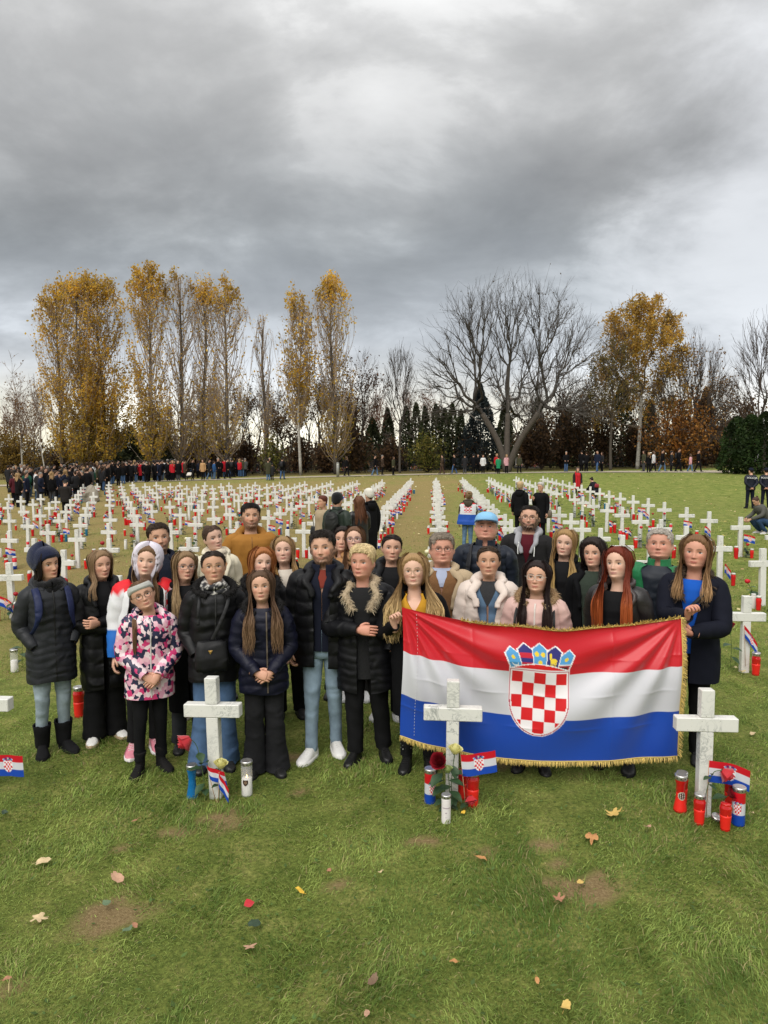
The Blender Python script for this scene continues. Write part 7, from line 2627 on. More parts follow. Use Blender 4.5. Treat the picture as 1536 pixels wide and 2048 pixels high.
# golden weeping birch and its neighbours on the right
x, h = T(1285, 562, 72)
dome_tree(x, 72, h, 4.9, 'tall weeping birch with golden yellow crown', 305, stems=((.03, 0),), n=620, r0=.2, fork=.40, leaves=26000, weep=.5, lcol=[(.60, .36, .06), (.52, .30, .06), (.66, .44, .10), (.42, .29, .08)], lsize=.12, bark=BIRCHM, name='birch_tree', color=(.16, .12, .08), shape=.6, droopy=.9)
x, h = T(1380, 655, 70)
dome_tree(x, 70, h, 4.6, 'bare many-stemmed tree in front of the golden birch', 306, stems=((-.45, 0), (.25, .1), (.6, 0)), n=700, r0=.17, fork=.2, leaves=1400, lcol=[(.45, .26, .08), (.32, .16, .05)], color=(.075, .06, .05), shape=.7)
x, h = T(1530, 605, 66)
dome_tree(x + 1, 66, h, 4.5, 'bare tree cut by the frame edge above the clipped conifers', 307, stems=((-.2, 0), (.2, .1)), n=650, r0=.18, fork=.22, color=(.085, .066, .058), shape=.6)
x, h = T(1228, 668, 70)
dome_tree(x, 70, h, 2.9, 'slim tree with olive leaves left of the golden birch', 308, n=420, r0=.15, fork=.35, leaves=5200, lcol=[(.24, .19, .055), (.33, .23, .06), (.17, .14, .05)], lsize=.10, color=(.10, .08, .06), shape=.7)
x, h = T(1105, 700, 84)
dome_tree(x, 84, h, 5.0, 'grey bare tree behind the great spreading one', 309, stems=((.3, 0), (-.3, 0)), n=500, r0=.15, fork=.25, color=(.11, .09, .075), shape=.7)
# pale birches on the left edge
x, h = T(35, 700, 66)
branching(x, 66, h, 'pale bare birch with hanging twigs at the left edge', 310, spread=.42, levels=5, r0=.12, droop=.5, up=.2, clear=.32, color=(.20, .15, .12), bark=BIRCHM, name='birch_tree', leaves=900, lcol=[(.3, .17, .07), (.22, .13, .06)], lsize=.09)
x, h = T(88, 745, 64)
branching(x, 64, h, 'leaning white birch trunk in front of the left poplar clump', 311, spread=.4, levels=4, r0=.10, stems=((-.22, 0),), up=.2, clear=.42, color=(.22, .17, .14), bark=BIRCHM, name='birch_tree')


# background wood: bare and russet trees filling the strip between
wood = [(470, 740, 86, 0), (505, 730, 84, 1), (545, 720, 88, 0), (575, 760, 82, 1), (610, 755, 84, 0), (660, 745, 86, 1), (700, 765, 92, 0), (745, 770, 88, 2), (765, 752, 96, 2), (830, 750, 98, 2), (870, 758, 96, 2), (905, 775, 100, 0), (330, 800, 88, 1), (380, 770, 86, 0), (420, 735, 84, 1), (1150, 740, 86, 0), (1190, 755, 84, 0), (1330, 720, 82, 0), (1420, 735, 80, 0), (1460, 745, 78, 1), (1265, 740, 84, 1), (1050, 745, 92, 0), (60, 775, 84, 2), (15, 750, 80, 2)]
WN = ['bare grey-brown tree in the wood behind the path', 'tree with thin ochre leaves in the wood behind the path', 'reddish bare birch in the wood far behind the path']
for i, (px, yt, Y, kd) in enumerate(wood):
    x, h = T(px, yt, Y)
    wood_n = globals().setdefault('wood_n', {})
    nb_ = ['the far poplar clump', 'the golden birch', 'the great bare tree', 'the white-trunked birch', 'the left edge', 'the single poplar'][5 if 640 <= px < 760 else 4 if px < 100 else 0 if px < 480 else 3 if px < 640 else 2 if px < 1160 else 1]
    lab_ = WN[kd].replace('behind the path', 'by ' + nb_)
    wood_n[lab_] = wood_n.get(lab_, 0) + 1
    branching(x, Y, h, lab_ if wood_n[lab_] == 1 else ['', 'second ', 'third ', 'fourth ', 'fifth '][min(4, wood_n[lab_] - 1)] + lab_, 330 + i, spread=.45, levels=4, r0=.12, stems=((.12, 0), (-.18, .05)), nchild=3, cap=130, up=.25, clear=.22, color=[(.06, .046, .038), (.07, .05, .036), (.17, .10, .075)][kd], leaves=[350, 1100, 250][kd], lcol=[(.2, .11, .04), (.13, .08, .04), (.26, .15, .05)] if kd < 2 else [(.2, .1, .06)], lsize=.12, group='bare wood behind the path')


def cone_tree(x, y, h, w, label, seed, pal, n=2600, size=.16, name='conifer', tip=.15, base=.02, droop=.0, group='conifers behind the path', power=.7):
    r = np.random.default_rng(seed)
    root = tree_root(name, x, y, label, group=group)
    trunk_geo([(0, 0, 0), (0, 0, h * .5), (0, 0, h * .92)], .14, .03).build('trunk', BARKD, root)
    z = r.uniform(base, 1, n) ** .9
    a = r.uniform(0, 2 * PI, n)
    lump = 1 + .16 * np.sin(a * 3 + z * 9 + seed) + .10 * np.sin(a * 7 - z * 23)
    prof = np.minimum(1, ((1 - z) / (1 - tip)) ** power * 1.0) * np.minimum(1, .55 + z * 4)
    rad = w * prof * lump * r.uniform(.55, 1.04, n) ** .5
    C = np.stack([rad * np.cos(a), rad * np.sin(a), z * h - droop * rad], -1)
    col = np.array(pal)[r.integers(0, len(pal), n)] * (.7 + .45 * wob(C, 1.6, seed)[:, None]).clip(.35, 1.4)
    g = Geo()
    leaf_quads(g, C, size, col, r)
    g.build('crown', LEAFM, root)
    return root


_nth = {}


def nth(lab, px):
    _nth[lab] = _nth.get(lab, 0) + 1
    return lab if _nth[lab] == 1 else ['', 'second ', 'third ', 'fourth ', 'fifth ', 'sixth ', 'seventh '][_nth[lab] - 1] + lab


DG = [(.075, .092, .042), (.06, .076, .035), (.105, .115, .05)]
for i, (px, yt, Y, w) in enumerate([(812, 812, 82, .9), (832, 805, 83, .9), (850, 812, 82, .85), (872, 808, 83, .95), (890, 815, 82, .85), (905, 806, 84, .9), (922, 818, 83, .8)]):
    x, h = T(px, yt, Y)
    cone_tree(x, Y, h, w, 'slim dark green columnar conifer, %s of the row left of the blue spruce' % (ORD[i] if i else 'first'), 400 + i, DG, 1500, .16, tip=.25, power=.55)
x, h = T(962, 768, 76)
cone_tree(x, 76, h, 2.5, 'blue-grey spruce standing behind the leaning trunks', 410, [(.045, .06, .062), (.03, .042, .045), (.06, .075, .078)], 4200, .17, name='blue_spruce', power=.9, droop=.12)
for i, (px, yt, Y, w) in enumerate([(1475, 832, 54, 1.2), (1503, 828, 53, 1.25), (1532, 822, 52, 1.3)]):
    x, h = T(px, yt, Y)
    cone_tree(x, Y, h, w, ['clipped dark green conifer column nearest to the walking people', 'middle one of three clipped conifer columns by the road', 'clipped conifer column cut by the frame edge'][i], 420 + i, [(.042, .078, .022), (.032, .062, .018), (.06, .095, .028)], 3600, .10, tip=.3, power=.5)
for i, (px, yt, Y, w) in enumerate([(232, 858, 86, 2.2), (262, 850, 88, 2.0), (310, 862, 86, 2.6), (335, 868, 84, 2.0), (285, 872, 90, 2.6), (700, 820, 88, 1.6), (745, 835, 88, 1.8), (775, 815, 90, 1.4), (1010, 800, 88, 1.5), (1075, 795, 86, 1.6), (1130, 820, 84, 2.0), (1245, 760, 82, 2.0), (1300, 800, 84, 1.7), (1412, 775, 80, 1.7)]):
    x, h = T(px, yt, Y)
    brown = px in (1412,)
    cone_tree(x, Y, h, w, nth('russet pyramid-shaped tree behind the orange beech' if brown else 'dark green pine in the background beside %s' % ('the yellow-skirted poplar' if px < 350 else 'the single poplar' if px < 800 else 'the great bare tree' if px < 1200 else 'the golden birch'), px), 440 + i, [(.16, .075, .03), (.1, .05, .025)] if brown else DG, 2000, .2, power=.75)


def shrub(x, y, h, w, label, seed, pal, n=1500, size=.12, name='shrub', twigs=60, group='shrubs along the path'):
    r = np.random.default_rng(seed)
    root = tree_root(name, x, y, label, cat='shrub', group=group)
    a = r.uniform(0, 2 * PI, twigs)
    e = r.uniform(.0, 1, twigs)
    tip = np.stack([np.cos(a) * w * e, np.sin(a) * w * e * .8, h * np.sqrt(np.clip(1 - e ** 2 * .8, 0, 1)) * r.uniform(.75, 1.1, twigs)], -1)
    q = np.linspace(0, 1, 5)[None, :, None]
    P = tip[:, None] * np.concatenate([q ** 1.0, q ** 1.0, q ** .8], -1) + np.array([0, 0, 0])
    P = P + (wob(P, 1.5, seed) * .12)[..., None] * q
    g = Geo()
    strands(g, P, np.interp(np.linspace(0, 1, 5), [0, 1], [.035, .012])[None] * np.ones((twigs, 1)), 1.0, np.array((.06, .045, .035)) * r.uniform(.6, 1.3, (twigs, 1)), sides=3)
    g.build('stems', TWIG, root)
    i = r.integers(0, twigs, n)
    f = r.uniform(.25, 1.08, (n, 1))
    C = tip[i] * f + r.normal(0, .11 * w + .08, (n, 3))
    C[:, 2] = np.abs(C[:, 2])
    col = np.array(pal)[r.integers(0, len(pal), n)] * (.75 + .4 * wob(C, 1.3, seed)[:, None]).clip(.4, 1.4)
    g = Geo()
    leaf_quads(g, C, size, col, r)
    g.build('crown', LEAFM, root)
    return root


GY = [(.16, .17, .035), (.10, .12, .03), (.24, .22, .05), (.3, .25, .06)]
OR = [(.42, .18, .04), (.34, .14, .035), (.26, .11, .035), (.48, .24, .06)]
BRW = [(.13, .078, .045), (.10, .065, .042), (.19, .11, .05)]
x, h = T(855, 872, 73)
shrub(x, 73, h, 2.4, 'loose green and yellow shrub in front of the conifer row', 500, GY, 1900, .12)
x, h = T(545, 878, 72)
shrub(x, 72, h, 1.5, 'small yellow-green shrub left of the white birch trunk', 501, GY, 1100, .12)
x, h = T(1360, 808, 69)
shrub(x, 69, h, 3.9, 'wide orange beech shrub behind the walking families', 502, OR, 4200, .13, twigs=110)
x, h = T(30, 865, 74)
shrub(x, 74, h, 4.2, 'yellow-brown bush mass at the left edge behind the crowd', 503, [(.3, .19, .04), (.22, .14, .04), (.36, .24, .06)], 3000, .15, twigs=90)
for i, (px, yt, Y, w) in enumerate([(1085, 835, 76, 2.3), (1125, 800, 78, 2.6), (1165, 790, 77, 2.6), (1205, 800, 78, 2.4), (1055, 850, 77, 1.8), (490, 880, 79, 2.2), (650, 890, 78, 1.8), (715, 860, 76, 1.8), (600, 880, 80, 2.2), (440, 870, 80, 2.2), (395, 880, 80, 2.0), (780, 880, 80, 2.0), (1270, 850, 78, 2.2), (1450, 835, 76, 2.6), (1500, 800, 76, 2.8), (180, 885, 80, 2.4), (120, 880, 80, 2.4), (950, 860, 82, 2.2)]):
    x, h = T(px, yt, Y)
    shrub(x, Y, h, w, nth('dark brown dense thicket bush %s' % ('below the great bare tree' if 900 < px < 1210 else 'under the poplars' if px < 480 else 'near the golden birch' if px > 1210 else 'behind the birch and single poplar'), px), 510 + i, BRW, 1700, .16, twigs=80)

# far thicket closing the view under the trees
r = np.random.default_rng(61)
g = Geo()
n = 9000
x = r.uniform(-75, 70, n)
y = r.uniform(92, 100, n)
hmax = 3.6 + 1.2 * wob(np.stack([x, 0 * x, 0 * x], -1), .25, 3) + .6 * wob(np.stack([x, 0 * x, 0 * x], -1), 1.1, 5)
z = gz(x, y) + r.uniform(0, 1, n) * hmax
pal = np.array([(.05, .062, .03), (.085, .068, .045), (.13, .085, .055), (.06, .07, .032)])
col = pal[((wob(np.stack([x, 0 * x, 0 * x], -1), .16, 9) * 2 + 2 + r.uniform(-.6, .6, n)).astype(int)) % 4] * r.uniform(.6, 1.3, (n, 1))
leaf_quads(g, np.stack([x, y, z], -1), .34, col, r)
nt2 = 1500
x = r.uniform(-75, 70, nt2)
y = r.uniform(93, 99, nt2)
b = np.stack([x, y, gz(x, y)], -1)
d = np.stack([r.normal(0, .25, nt2), r.normal(0, .2, nt2), 1 + 0 * x], -1) * r.uniform(3, 7, (nt2, 1))
strands(g, b[:, None] + d[:, None] * np.linspace(0, 1, 3)[None, :, None], np.array([.05, .03, .012])[None] * np.ones((nt2, 1)), 1.0, np.array((.07, .05, .04)) * r.uniform(.6, 1.4, (nt2, 1)), sides=3)
tag(g.build('far_thicket', LEAFM), 'far mass of dark undergrowth closing the view behind the trees', 'thicket', kind='stuff')


def py_path(x):
    return float(np.interp(x, PATHL[:, 0], PATHL[:, 1]))


def on_path(px, off=0.0):
    Y = 64.0
    for _ in range(6):
        X = (px - 870) / 1450.0 * Y
        Y = py_path(X) + off
    return X, Y, float(gz(X, Y)) + .03


def stand(px, ytop, H):
    up = _cr.cross(_cf)
    d = _cf + _cr * ((px - 768) / 1450.0) - up * ((ytop - 1024) / 1450.0)
    Y = 15.0
    for _ in range(30):
        X = d.x / d.y * Y
        z = float(gz(X, Y)) + H
        Y = max(6.0, min(60.0, (z - CAM_H) / (d.z / d.y)))
    return X, Y, float(gz(X, Y))


# ------------------------------------------------------------------ visitors between the rows
MG = 'visitors among the crosses'
BACK = 180


def at_(px, yt, H):
    return stand(px, yt, H)


person('auburn-haired woman in beige jacket with a black shoulder bag, among the rows', at_(645, 990, 1.64), 1.62, face=-50, head=(-10, 0, 0), seed=61, tone=WARM, hair=dict(style='short', color=(.09, .025, .015), vol=.02), tops=[dict(color=(.33, .26, .17), hem=.68, thick=.03, name='jacket')], legs=dict(color=BLK), shoes=dict(color=BLK), lod=1, group=MG, extras=[e_bag((-.24, -.05, .92), .10, .12, .06, BLK), e_strap([(-.12, 0, 1.42), (-.2, -.1, 1.25), (-.23, -.06, 1.03)], .012)])
person('man in black beanie and dark green jacket with backpack, seen from behind', at_(675, 982, 1.80), 1.76, face=150, seed=62, male=True, tone=FAIR, hair=dict(style='short', color=DKB, vol=.008), tops=[dict(color=(.020, .030, .022), hem=.70, thick=.035, name='jacket', cmat='nylon', collar='stand')], legs=dict(color=BLK), shoes=dict(color=BLK), lod=1, group=MG, extras=[e_beanie((.008, .008, .009)), e_backpack((.012, .013, .012))])
person('woman with long reddish brown hair in black leather coat, back to the camera', at_(718, 990, 1.68), 1.66, face=200, seed=63, tone=FAIR, hair=dict(style='long', color=(.12, .05, .025), length=.36, front=False, vol=.014), tops=[dict(color=(.012, .012, .012), hem=.5, thick=.03, name='leather_coat', cmat='leather')], legs=dict(color=BLK), shoes=dict(color=BLK), arms=('phone', 'phone'), lod=1, group=MG)
person('person in white knit hat and black coat beside the long-haired woman', at_(738, 977, 1.74), 1.72, face=215, seed=64, tone=FAIR, hair=dict(style='short', color=BRN, vol=.008), tops=[dict(color=BLK, hem=.45, thick=.035, name='coat', collar='hood')], legs=dict(color=BLK), shoes=dict(color=BLK), lod=1, group=MG, extras=[e_beanie((.62, .60, .53), top=.03)])


def cape_back(P, TH):
    z, x = P[..., 2], P[..., 0]
    c = np.where((z > 1.36)[..., None], np.array([.55, .012, .02]), np.where((z > 1.08)[..., None], np.array([.62, .63, .66]), np.array([.012, .07, .36])))
    inb = (np.abs(x) < .105) & (z > 1.13) & (z < 1.345) & (P[..., 1] > 0)
    chk = inb & (np.mod(np.floor(x / .042 + .5) + np.floor(z / .042), 2) == 0)
    return np.where(chk[..., None], np.array([.6, .02, .03]), c)


person('person with hair bun wearing a checkered flag as a cape, seen from behind', at_(935, 980, 1.54), 1.52, face=176, seed=65, tone=FAIR, hair=dict(style='bun', color=(.22, .14, .07)), tops=[dict(color=(.06, .05, .035), hem=.85, thick=.03, name='jacket', collar='hood'), dict(attrfn=cape_back, hem=.80, thick=.045, chest=1.35, gap=[(.7, 40), (1.3, 34), (1.43, 30)], sleeves=False, name='flag_cape', flare=.03)], legs=dict(color=JEAN_M, cmat='denim', kind='skinny'), shoes=dict(color=BLK), lod=0, group=MG)
person('short-haired blonde woman in black padded jacket, back turned', at_(1041, 962, 1.63), 1.61, face=165, seed=66, tone=FAIR, hair=dict(style='short', color=(.42, .30, .16), vol=.02), tops=[dict(color=BLK, hem=.72, thick=.04, name='jacket', collar='hood')], legs=dict(color=BLK), shoes=dict(color=BLK), lod=1, group=MG, extras=[e_bag((-.26, .0, .8), .11, .13, .07, BLK)])
person('grey-haired woman in sunglasses and long black coat with brown handbag', at_(1082, 963, 1.63), 1.61, face=-25, head=(-10, 4, 0), seed=67, tone=FAIR, hair=dict(style='short', color=(.42, .40, .38), vol=.02), tops=[dict(color=BLK, hem=.55, thick=.03, name='coat')], legs=dict(color=BLK), shoes=dict(color=BLK), arms=('down', 'phone'), glasses=('dark', 'square', 1.2), lod=1, group=MG, extras=[e_bag((.27, -.02, .82), .09, .11, .06, (.10, .075, .05))])
person('man in black jacket standing between the crosses near the crowd, head bowed', at_(130, 958, 1.68), 1.66, face=155, head=(0, 22, 0), seed=68, male=True, tone=FAIR, wide=1.12, hair=dict(style='short', color=(.05, .045, .04), vol=.006), tops=[dict(color=(.018, .016, .015), hem=.74, thick=.036, name='jacket')], legs=dict(color=BLK), shoes=dict(color=BLK), arms=('phone', 'phone'), lod=1, group=MG, extras=[e_cap((.02, .02, .02), (.02, .02, .02))])


def lettering(txt, size, z, y):
    def f(ctx):
        cu = bpy.data.curves.new('lettering', 'FONT')
        cu.body = txt
        cu.size = size
        cu.extrude = .002
        cu.align_x = 'CENTER'
        o = bpy.data.objects.new('lettering', cu)
        COL.objects.link(o)
        o.parent = ctx['root']
        o.location = (0, y, z)
        o.rotation_euler = (R(90), 0, R(180))
        bpy.context.view_layer.update()
        me = bpy.data.meshes.new_from_object(o.evaluated_get(bpy.context.evaluated_depsgraph_get()))
        bpy.data.objects.remove(o)
        me.materials.clear()
        me.materials.append(mat('reflective_print', (.78, .79, .8), .4, noise=.03))
        o = bpy.data.objects.new('lettering', me)
        COL.objects.link(o)
        o.parent = ctx['root']
        o.location = (0, y, z)
        o.rotation_euler = (R(90), 0, R(180))
    return f


for i, (x_, y_, lab) in enumerate([(14.0, 33.3, 'police officer in dark uniform and cap, back turned, hands behind'), (14.75, 33.5, 'second police officer in dark uniform cut by the frame edge')]):
    person(lab, (x_, y_, float(gz(x_, y_))), 1.80, face=200 - 14 * i, head=(20 - 30 * i, 0, 0), seed=70 + i, male=True, tone=FAIR, hair=dict(style='short', color=DKB, vol=.006), tops=[dict(color=(.008, .010, .02), hem=.78, thick=.032, name='uniform_jacket', cmat='nylon')], legs=dict(color=(.008, .010, .02)), shoes=dict(kind='boot', color=BLK), arms=('back', 'back'), lod=1, group='police officers by the road', extras=[e_cap((.008, .010, .02), (.006, .006, .01)), lettering('POLICIJA', .105, 1.27, .158)], stance=.13)


def croucher(label, loc, face, coat, trousers, hairc, seed, bag=None, coatkind='cloth'):
    """A person squatting on their heels, leaning forward."""
    root = empty('person', loc, R(face))
    tag(root, label, 'person', MG)
    f = Face(seed)
    g = Geo()
    th = th_grid(24)
    zp = np.concatenate([np.linspace(-.42, .66, 18, endpoint=False), 1 - .34 * (1 - np.linspace(0, 1, 7)) ** 1.7])
    zp[-1] = .9995
    Rm = np.array(Matrix.Rotation(R(30), 3, 'X'))
    mv = lambda P: (np.asarray(P) - (0, 0, 1.42)) @ Rm.T + (0, -.20, .80)
    P = head_surf(th[None], zp[:, None], f)
    g.grid(mv(P), True, True, True, col=skin_cols(th[None], zp[:, None] * np.ones((1, 24)), f, FAIR, hairc, (.4, .15, .13), 0, 1, P))
    for s in (1, -1):
        hand_geo(g, (s * .10, -.50, .42), (-.3 * s, -.6, -.5), (-s, 0, 0), (0, 0, 1), FAIR, .5, lod=1)
    g.build('body', SKIN, root)
    ctx = dict(root=root, f=f, hs=lambda q: mv(q), th=th, lod=1, rng=np.random.default_rng(seed), male=False, wide=.9, wr=None, lg=None, hairc=np.array(hairc))
    make_hair(ctx, style='bun', color=hairc)
    g = Geo()
    g.grid(tube_pts(catmull([(0, .12, .30), (0, .06, .45), (0, -.06, .62), (0, -.17, .77), (0, -.20, .84)], 18), np.interp(np.linspace(0, 1, 18), [0, .3, .7, .9, 1], [.17, .185, .19, .15, .07]), 20, ref=(0, -1, 0), flat=.78), True, True, True)
    for s in (1, -1):
        g.grid(tube_pts(catmull([(s * .15, -.13, .74), (s * .21, -.22, .56), (s * .12, -.48, .44)], 12), np.linspace(.07, .048, 12), 10), True, True, True)
    g.build('jacket', cloth(coat, kind=coatkind), root)
    g = Geo()
    for s in (1, -1):
        g.grid(tube_pts(catmull([(s * .09, .12, .27), (s * .13, -.08, .36), (s * .14, -.30, .40)], 10), np.linspace(.11, .075, 10), 12), True, True, True)
        g.grid(tube_pts(catmull([(s * .14, -.30, .42), (s * .14, -.18, .24), (s * .13, -.02, .07)], 10), np.linspace(.078, .055, 10), 12), True, True, True)
    g.build('trousers', cloth(trousers, kind='denim'), root)
    c2 = dict(root=root, lod=1)
    for s in (1, -1):
        make_shoe(c2, s, np.array([s * .13, -.03, .075]), kind='sneaker', color=(.45, .42, .40), sole=(.6, .6, .58))
    if bag:
        e_bag((.05, .17, .66), .13, .10, .06, bag, 'rucksack', 'leather')(ctx)
    return root


x_, y_ = 9.5, 21.6
croucher('woman in grey jacket and blue jeans crouching by a cross with a cream rucksack', (x_, y_, float(gz(x_, y_))), -78, (.085, .085, .075), (.03, .06, .12), (.06, .03, .02), 81, bag=(.62, .58, .48))
x_, y_ = 8.15, 37.6
croucher('person in dark jacket crouching behind the last crosses', (x_, y_, float(gz(x_, y_))), -150, (.012, .012, .016), BLK, DKB, 82, bag=(.25, .02, .03))
x_, y_ = 7.45, 38.6
person('person in bright red jacket and hood with a rolled flag, behind the last crosses', (x_, y_, float(gz(x_, y_))), 1.55, face=10, seed=83, tone=FAIR, hair=dict(style='short', color=DKB, vol=.006), tops=[dict(color=(.45, .02, .025), hem=.62, thick=.035, name='jacket', gap=None), dict(color=(.03, .025, .022), hem=.60, thick=.05, name='open_coat', gap=[(.5, 46), (1.43, 46)])], legs=dict(color=BLK), shoes=dict(color=BLK), lod=1, group=MG, extras=[e_hood((.10, .07, .06)), e_strap([(-.12, -.25, .55), (-.10, -.24, 1.0), (-.17, -.2, 1.5)], .03, (.55, .02, .03), 'rolled_flag', 'cloth')])

# ------------------------------------------------------------------ the crowd and the walkers (copies of a few small figures)
CC = {'black': BLK, 'charcoal': (.02, .02, .022), 'navy': (.010, .014, .03), 'olive': (.05, .05, .028), 'burgundy': (.07, .012, .018), 'dark green': (.012, .06, .04), 'red': (.45, .015, .025), 'camel': (.42, .25, .12), 'pink': (.6, .33, .36), 'green': (.02, .22, .10), 'white': (.6, .6, .6), 'brown': (.06, .04, .028), 'flag': None, 'grey': (.06, .06, .06), 'blue': (.03, .09, .22)}
TC = {'black': BLK, 'jeans': JEAN_B, 'light': JEAN_M, 'grey': (.06, .06, .065), 'brown': (.07, .04, .03)}
protos = []
specs = [dict(hair=dict(style='short', color=DKB, vol=.014), male=True), dict(hair=dict(style='long', color=BRN, length=.28, front=False, vol=.014)), dict(hair=dict(style='short', color=(.2, .18, .16), vol=.012), male=True, arms=('pocket', 'pocket')), dict(hair=dict(style='short', color=BRN, vol=.006), extras=[e_beanie((.012, .012, .014))], male=True), dict(hair=dict(style='long', color=(.3, .19, .09), length=.26, vol=.016), arms=('phone', 'down')), dict(hair=dict(style='bun', color=BRN), arms=('pocket', 'down'), extras=[e_bag((.24, 0, .8), .1, .12, .05, BLK)]), dict(hair=dict(style='short', color=DKB, vol=.012), male=True, step=(-.24, .24)), dict(hair=dict(style='long', color=(.10, .06, .035), length=.25, vol=.016), step=(.22, -.22)), dict(hair=dict(style='short', color=(.015, .012, .01), vol=.012), male=True, step=(.2, -.2), arms=('pocket', 'pocket'), extras=[e_backpack((.015, .015, .018))])]
PROTO_LOC = (-40.0, 58.0, .1)
for i, sp_ in enumerate(specs):
    protos.append(person('x', PROTO_LOC, 1.72, seed=90 + i, tops=[dict(color=BLK, hem=.68 if i % 3 else .5, thick=.036, name='coat')], legs=dict(color=BLK, hem=.03), lod=2, stance=.09, shoes=dict(color=(.012, .012, .012)), **sp_))
crw = np.random.default_rng(55)
first = [True] * len(protos)


def walker(pi, loc, H, face, coat, trs, label, group):
    o = protos[pi] if first[pi] else copy_tree(protos[pi])
    first[pi] = False
    o.location = loc
    o.scale = (H / 1.70,) * 3
    o.rotation_euler = (0, 0, R(face))
    tag(o, label, 'person', group)
    for ch in o.children:
        nm = ch.name.split('.')[0]
        m_ = CC[coat] if nm == 'coat' else TC[trs] if nm == 'trousers' else None
        if m_ is not None and ch.material_slots:
            ch.material_slots[0].link = 'OBJECT'
            ch.material_slots[0].material = cloth(m_)
    return o


# walkers on the path: photo column, proto, coat, trousers, facing (0 = towards the camera), height, offset
W_ = [(533, 0, 'olive', 'light', 180, 1.72, -6, 'man in olive jacket and light jeans on the near edge of the path'), (541, 3, 'charcoal', 'black', 170, 1.35, -6, 'child in blue hat beside the man in olive'), (536, 2, 'black', 'black', 0, 1.78, 1, 'man in black coat standing behind the small shrub'), (562, 8, 'black', 'jeans', 160, 1.78, -5, 'man in dark jacket and jeans stepping off the path'), (693, 7, 'black', 'black', 80, 1.72, 0, 'person in black hooded coat walking by the light bollard'), (750, 6, 'black', 'light', 85, 1.80, 0, 'man in black jacket and light jeans walking along the path'), (765, 2, 'brown', 'black', 90, 1.80, .5, 'tall man in dark brown coat walking with another'), (787, 1, 'olive', 'black', 70, 1.66, -1, 'woman in olive parka standing on the path'), (884, 8, 'brown', 'brown', -90, 1.72, 0, 'person in dark brown jacket walking with a long stride'), (908, 6, 'black', 'jeans', -80, 1.75, 0, 'man in black jacket and blue jeans striding past the shrub'), (929, 0, 'charcoal', 'grey', 180, 1.72, 0, 'person in charcoal jacket near the leaning trunks'), (946, 3, 'black', 'black', 170, 1.74, .8, 'person in black beanie by the blue spruce'), (955, 5, 'black', 'black', 10, 1.70, 1.6, 'woman in black with a bag under the big bare tree'), (965, 1, 'white', 'black', 0, 1.66, -.5, 'person wrapped in a flag under the great bare tree'), (992, 4, 'red', 'black', 0, 1.72, 1, 'person in red jacket raising a phone by the leaning trunk'), (995, 0, 'green', 'black', 170, 1.50, -1.5, 'child in bright green jacket before the leaning trunk'), (1011, 4, 'pink', 'black', 20, 1.64, -.8, 'woman in pink jacket taking a photo by the trunk'), (1036, 7, 'olive', 'black', 160, 1.62, -.5, 'person in olive jacket alone right of the trunk'), (1127, 2, 'black', 'jeans', 20, 1.80, 1, 'man in black jacket and blue jeans facing the camera'), (1157, 0, 'black', 'black', 200, 1.86, 2, 'tall person in black with red hat near the slim olive tree'), (1166, 5, 'black', 'black', 190, 1.74, 1.2, 'woman in black beside the tall person in the red hat'), (1187, 6, 'navy', 'jeans', -30, 1.82, 0, 'man in navy coat and jeans carrying a white bag'), (1196, 1, 'charcoal', 'black', -60, 1.68, .8, 'woman in charcoal coat behind the man in navy'), (1276, 1, 'olive', 'grey', -60, 1.74, .5, 'woman in olive coat with light trousers on the road'), (1286, 4, 'black', 'black', 0, 1.60, -2.5, 'woman in black carrying a child on the road'), (1295, 7, 'white', 'black', 80, 1.70, .6, 'person with white rucksack walking on the road'), (1312, 6, 'black', 'light', 90, 1.80, 0, 'man in black jacket and light jeans striding on the road'), (1329, 3, 'charcoal', 'black', 100, 1.66, .8, 'person with pale hat walking behind others on the road'), (1343, 8, 'black', 'black', 90, 1.86, 0, 'tall man in black walking on the road'), (1365, 7, 'pink', 'light', 90, 1.40, .3, 'child in pink and blue jacket walking on the road'), (1380, 6, 'black', 'black', 80, 1.72, -1.2, 'person in black with a purple bag walking on the road'), (1451, 2, 'navy', 'grey', 60, 1.80, 7, 'person in navy jacket resting beside the clipped conifers'), (1490, 5, 'white', 'black', 0, 1.70, 1.0, 'person with flag over the shoulders before the clipped conifers'), (335, 4, 'red', 'black', 0, 1.70, -.5, 'blonde woman in red jacket at the edge of the crowd'), (347, 0, 'black', 'grey', 10, 1.72, -.5, 'man in black beside the woman in red'), (398, 1, 'camel', 'black', -20, 1.74, -.5, 'woman in camel coat beside the pushchair'), (412, 6, 'charcoal', 'light', 100, 1.76, .5, 'man in charcoal with light jeans behind the camel coat'), (430, 2, 'black', 'black', 60, 1.86, 0, 'tall man in black walking past the poplar trunk'), (449, 6, 'black', 'black', 90, 1.76, .6, 'man in black striding away from the crowd'), (422, 5, 'blue', 'light', 120, 1.6, 1.4, 'person with blue jacket behind the walking men'), (460, 8, 'black', 'black', 150, 1.74, 6, 'person in black near the last poplar of the clump'), (474, 4, 'red', 'jeans', 150, 1.7, 7, 'person in red jacket far behind the poplar clump'), (486, 2, 'grey', 'black', 150, 1.75, 7, 'person in grey far behind the poplar clump')]
for px, pi, ct, tr_, fa, H_, off, lab in W_:
    X, Y, Z = on_path(px, off)
    o = walker(pi, (X, Y, Z), H_, fa + math.degrees(math.atan2(-X, Y)), ct, tr_, lab, 'people walking along the path')
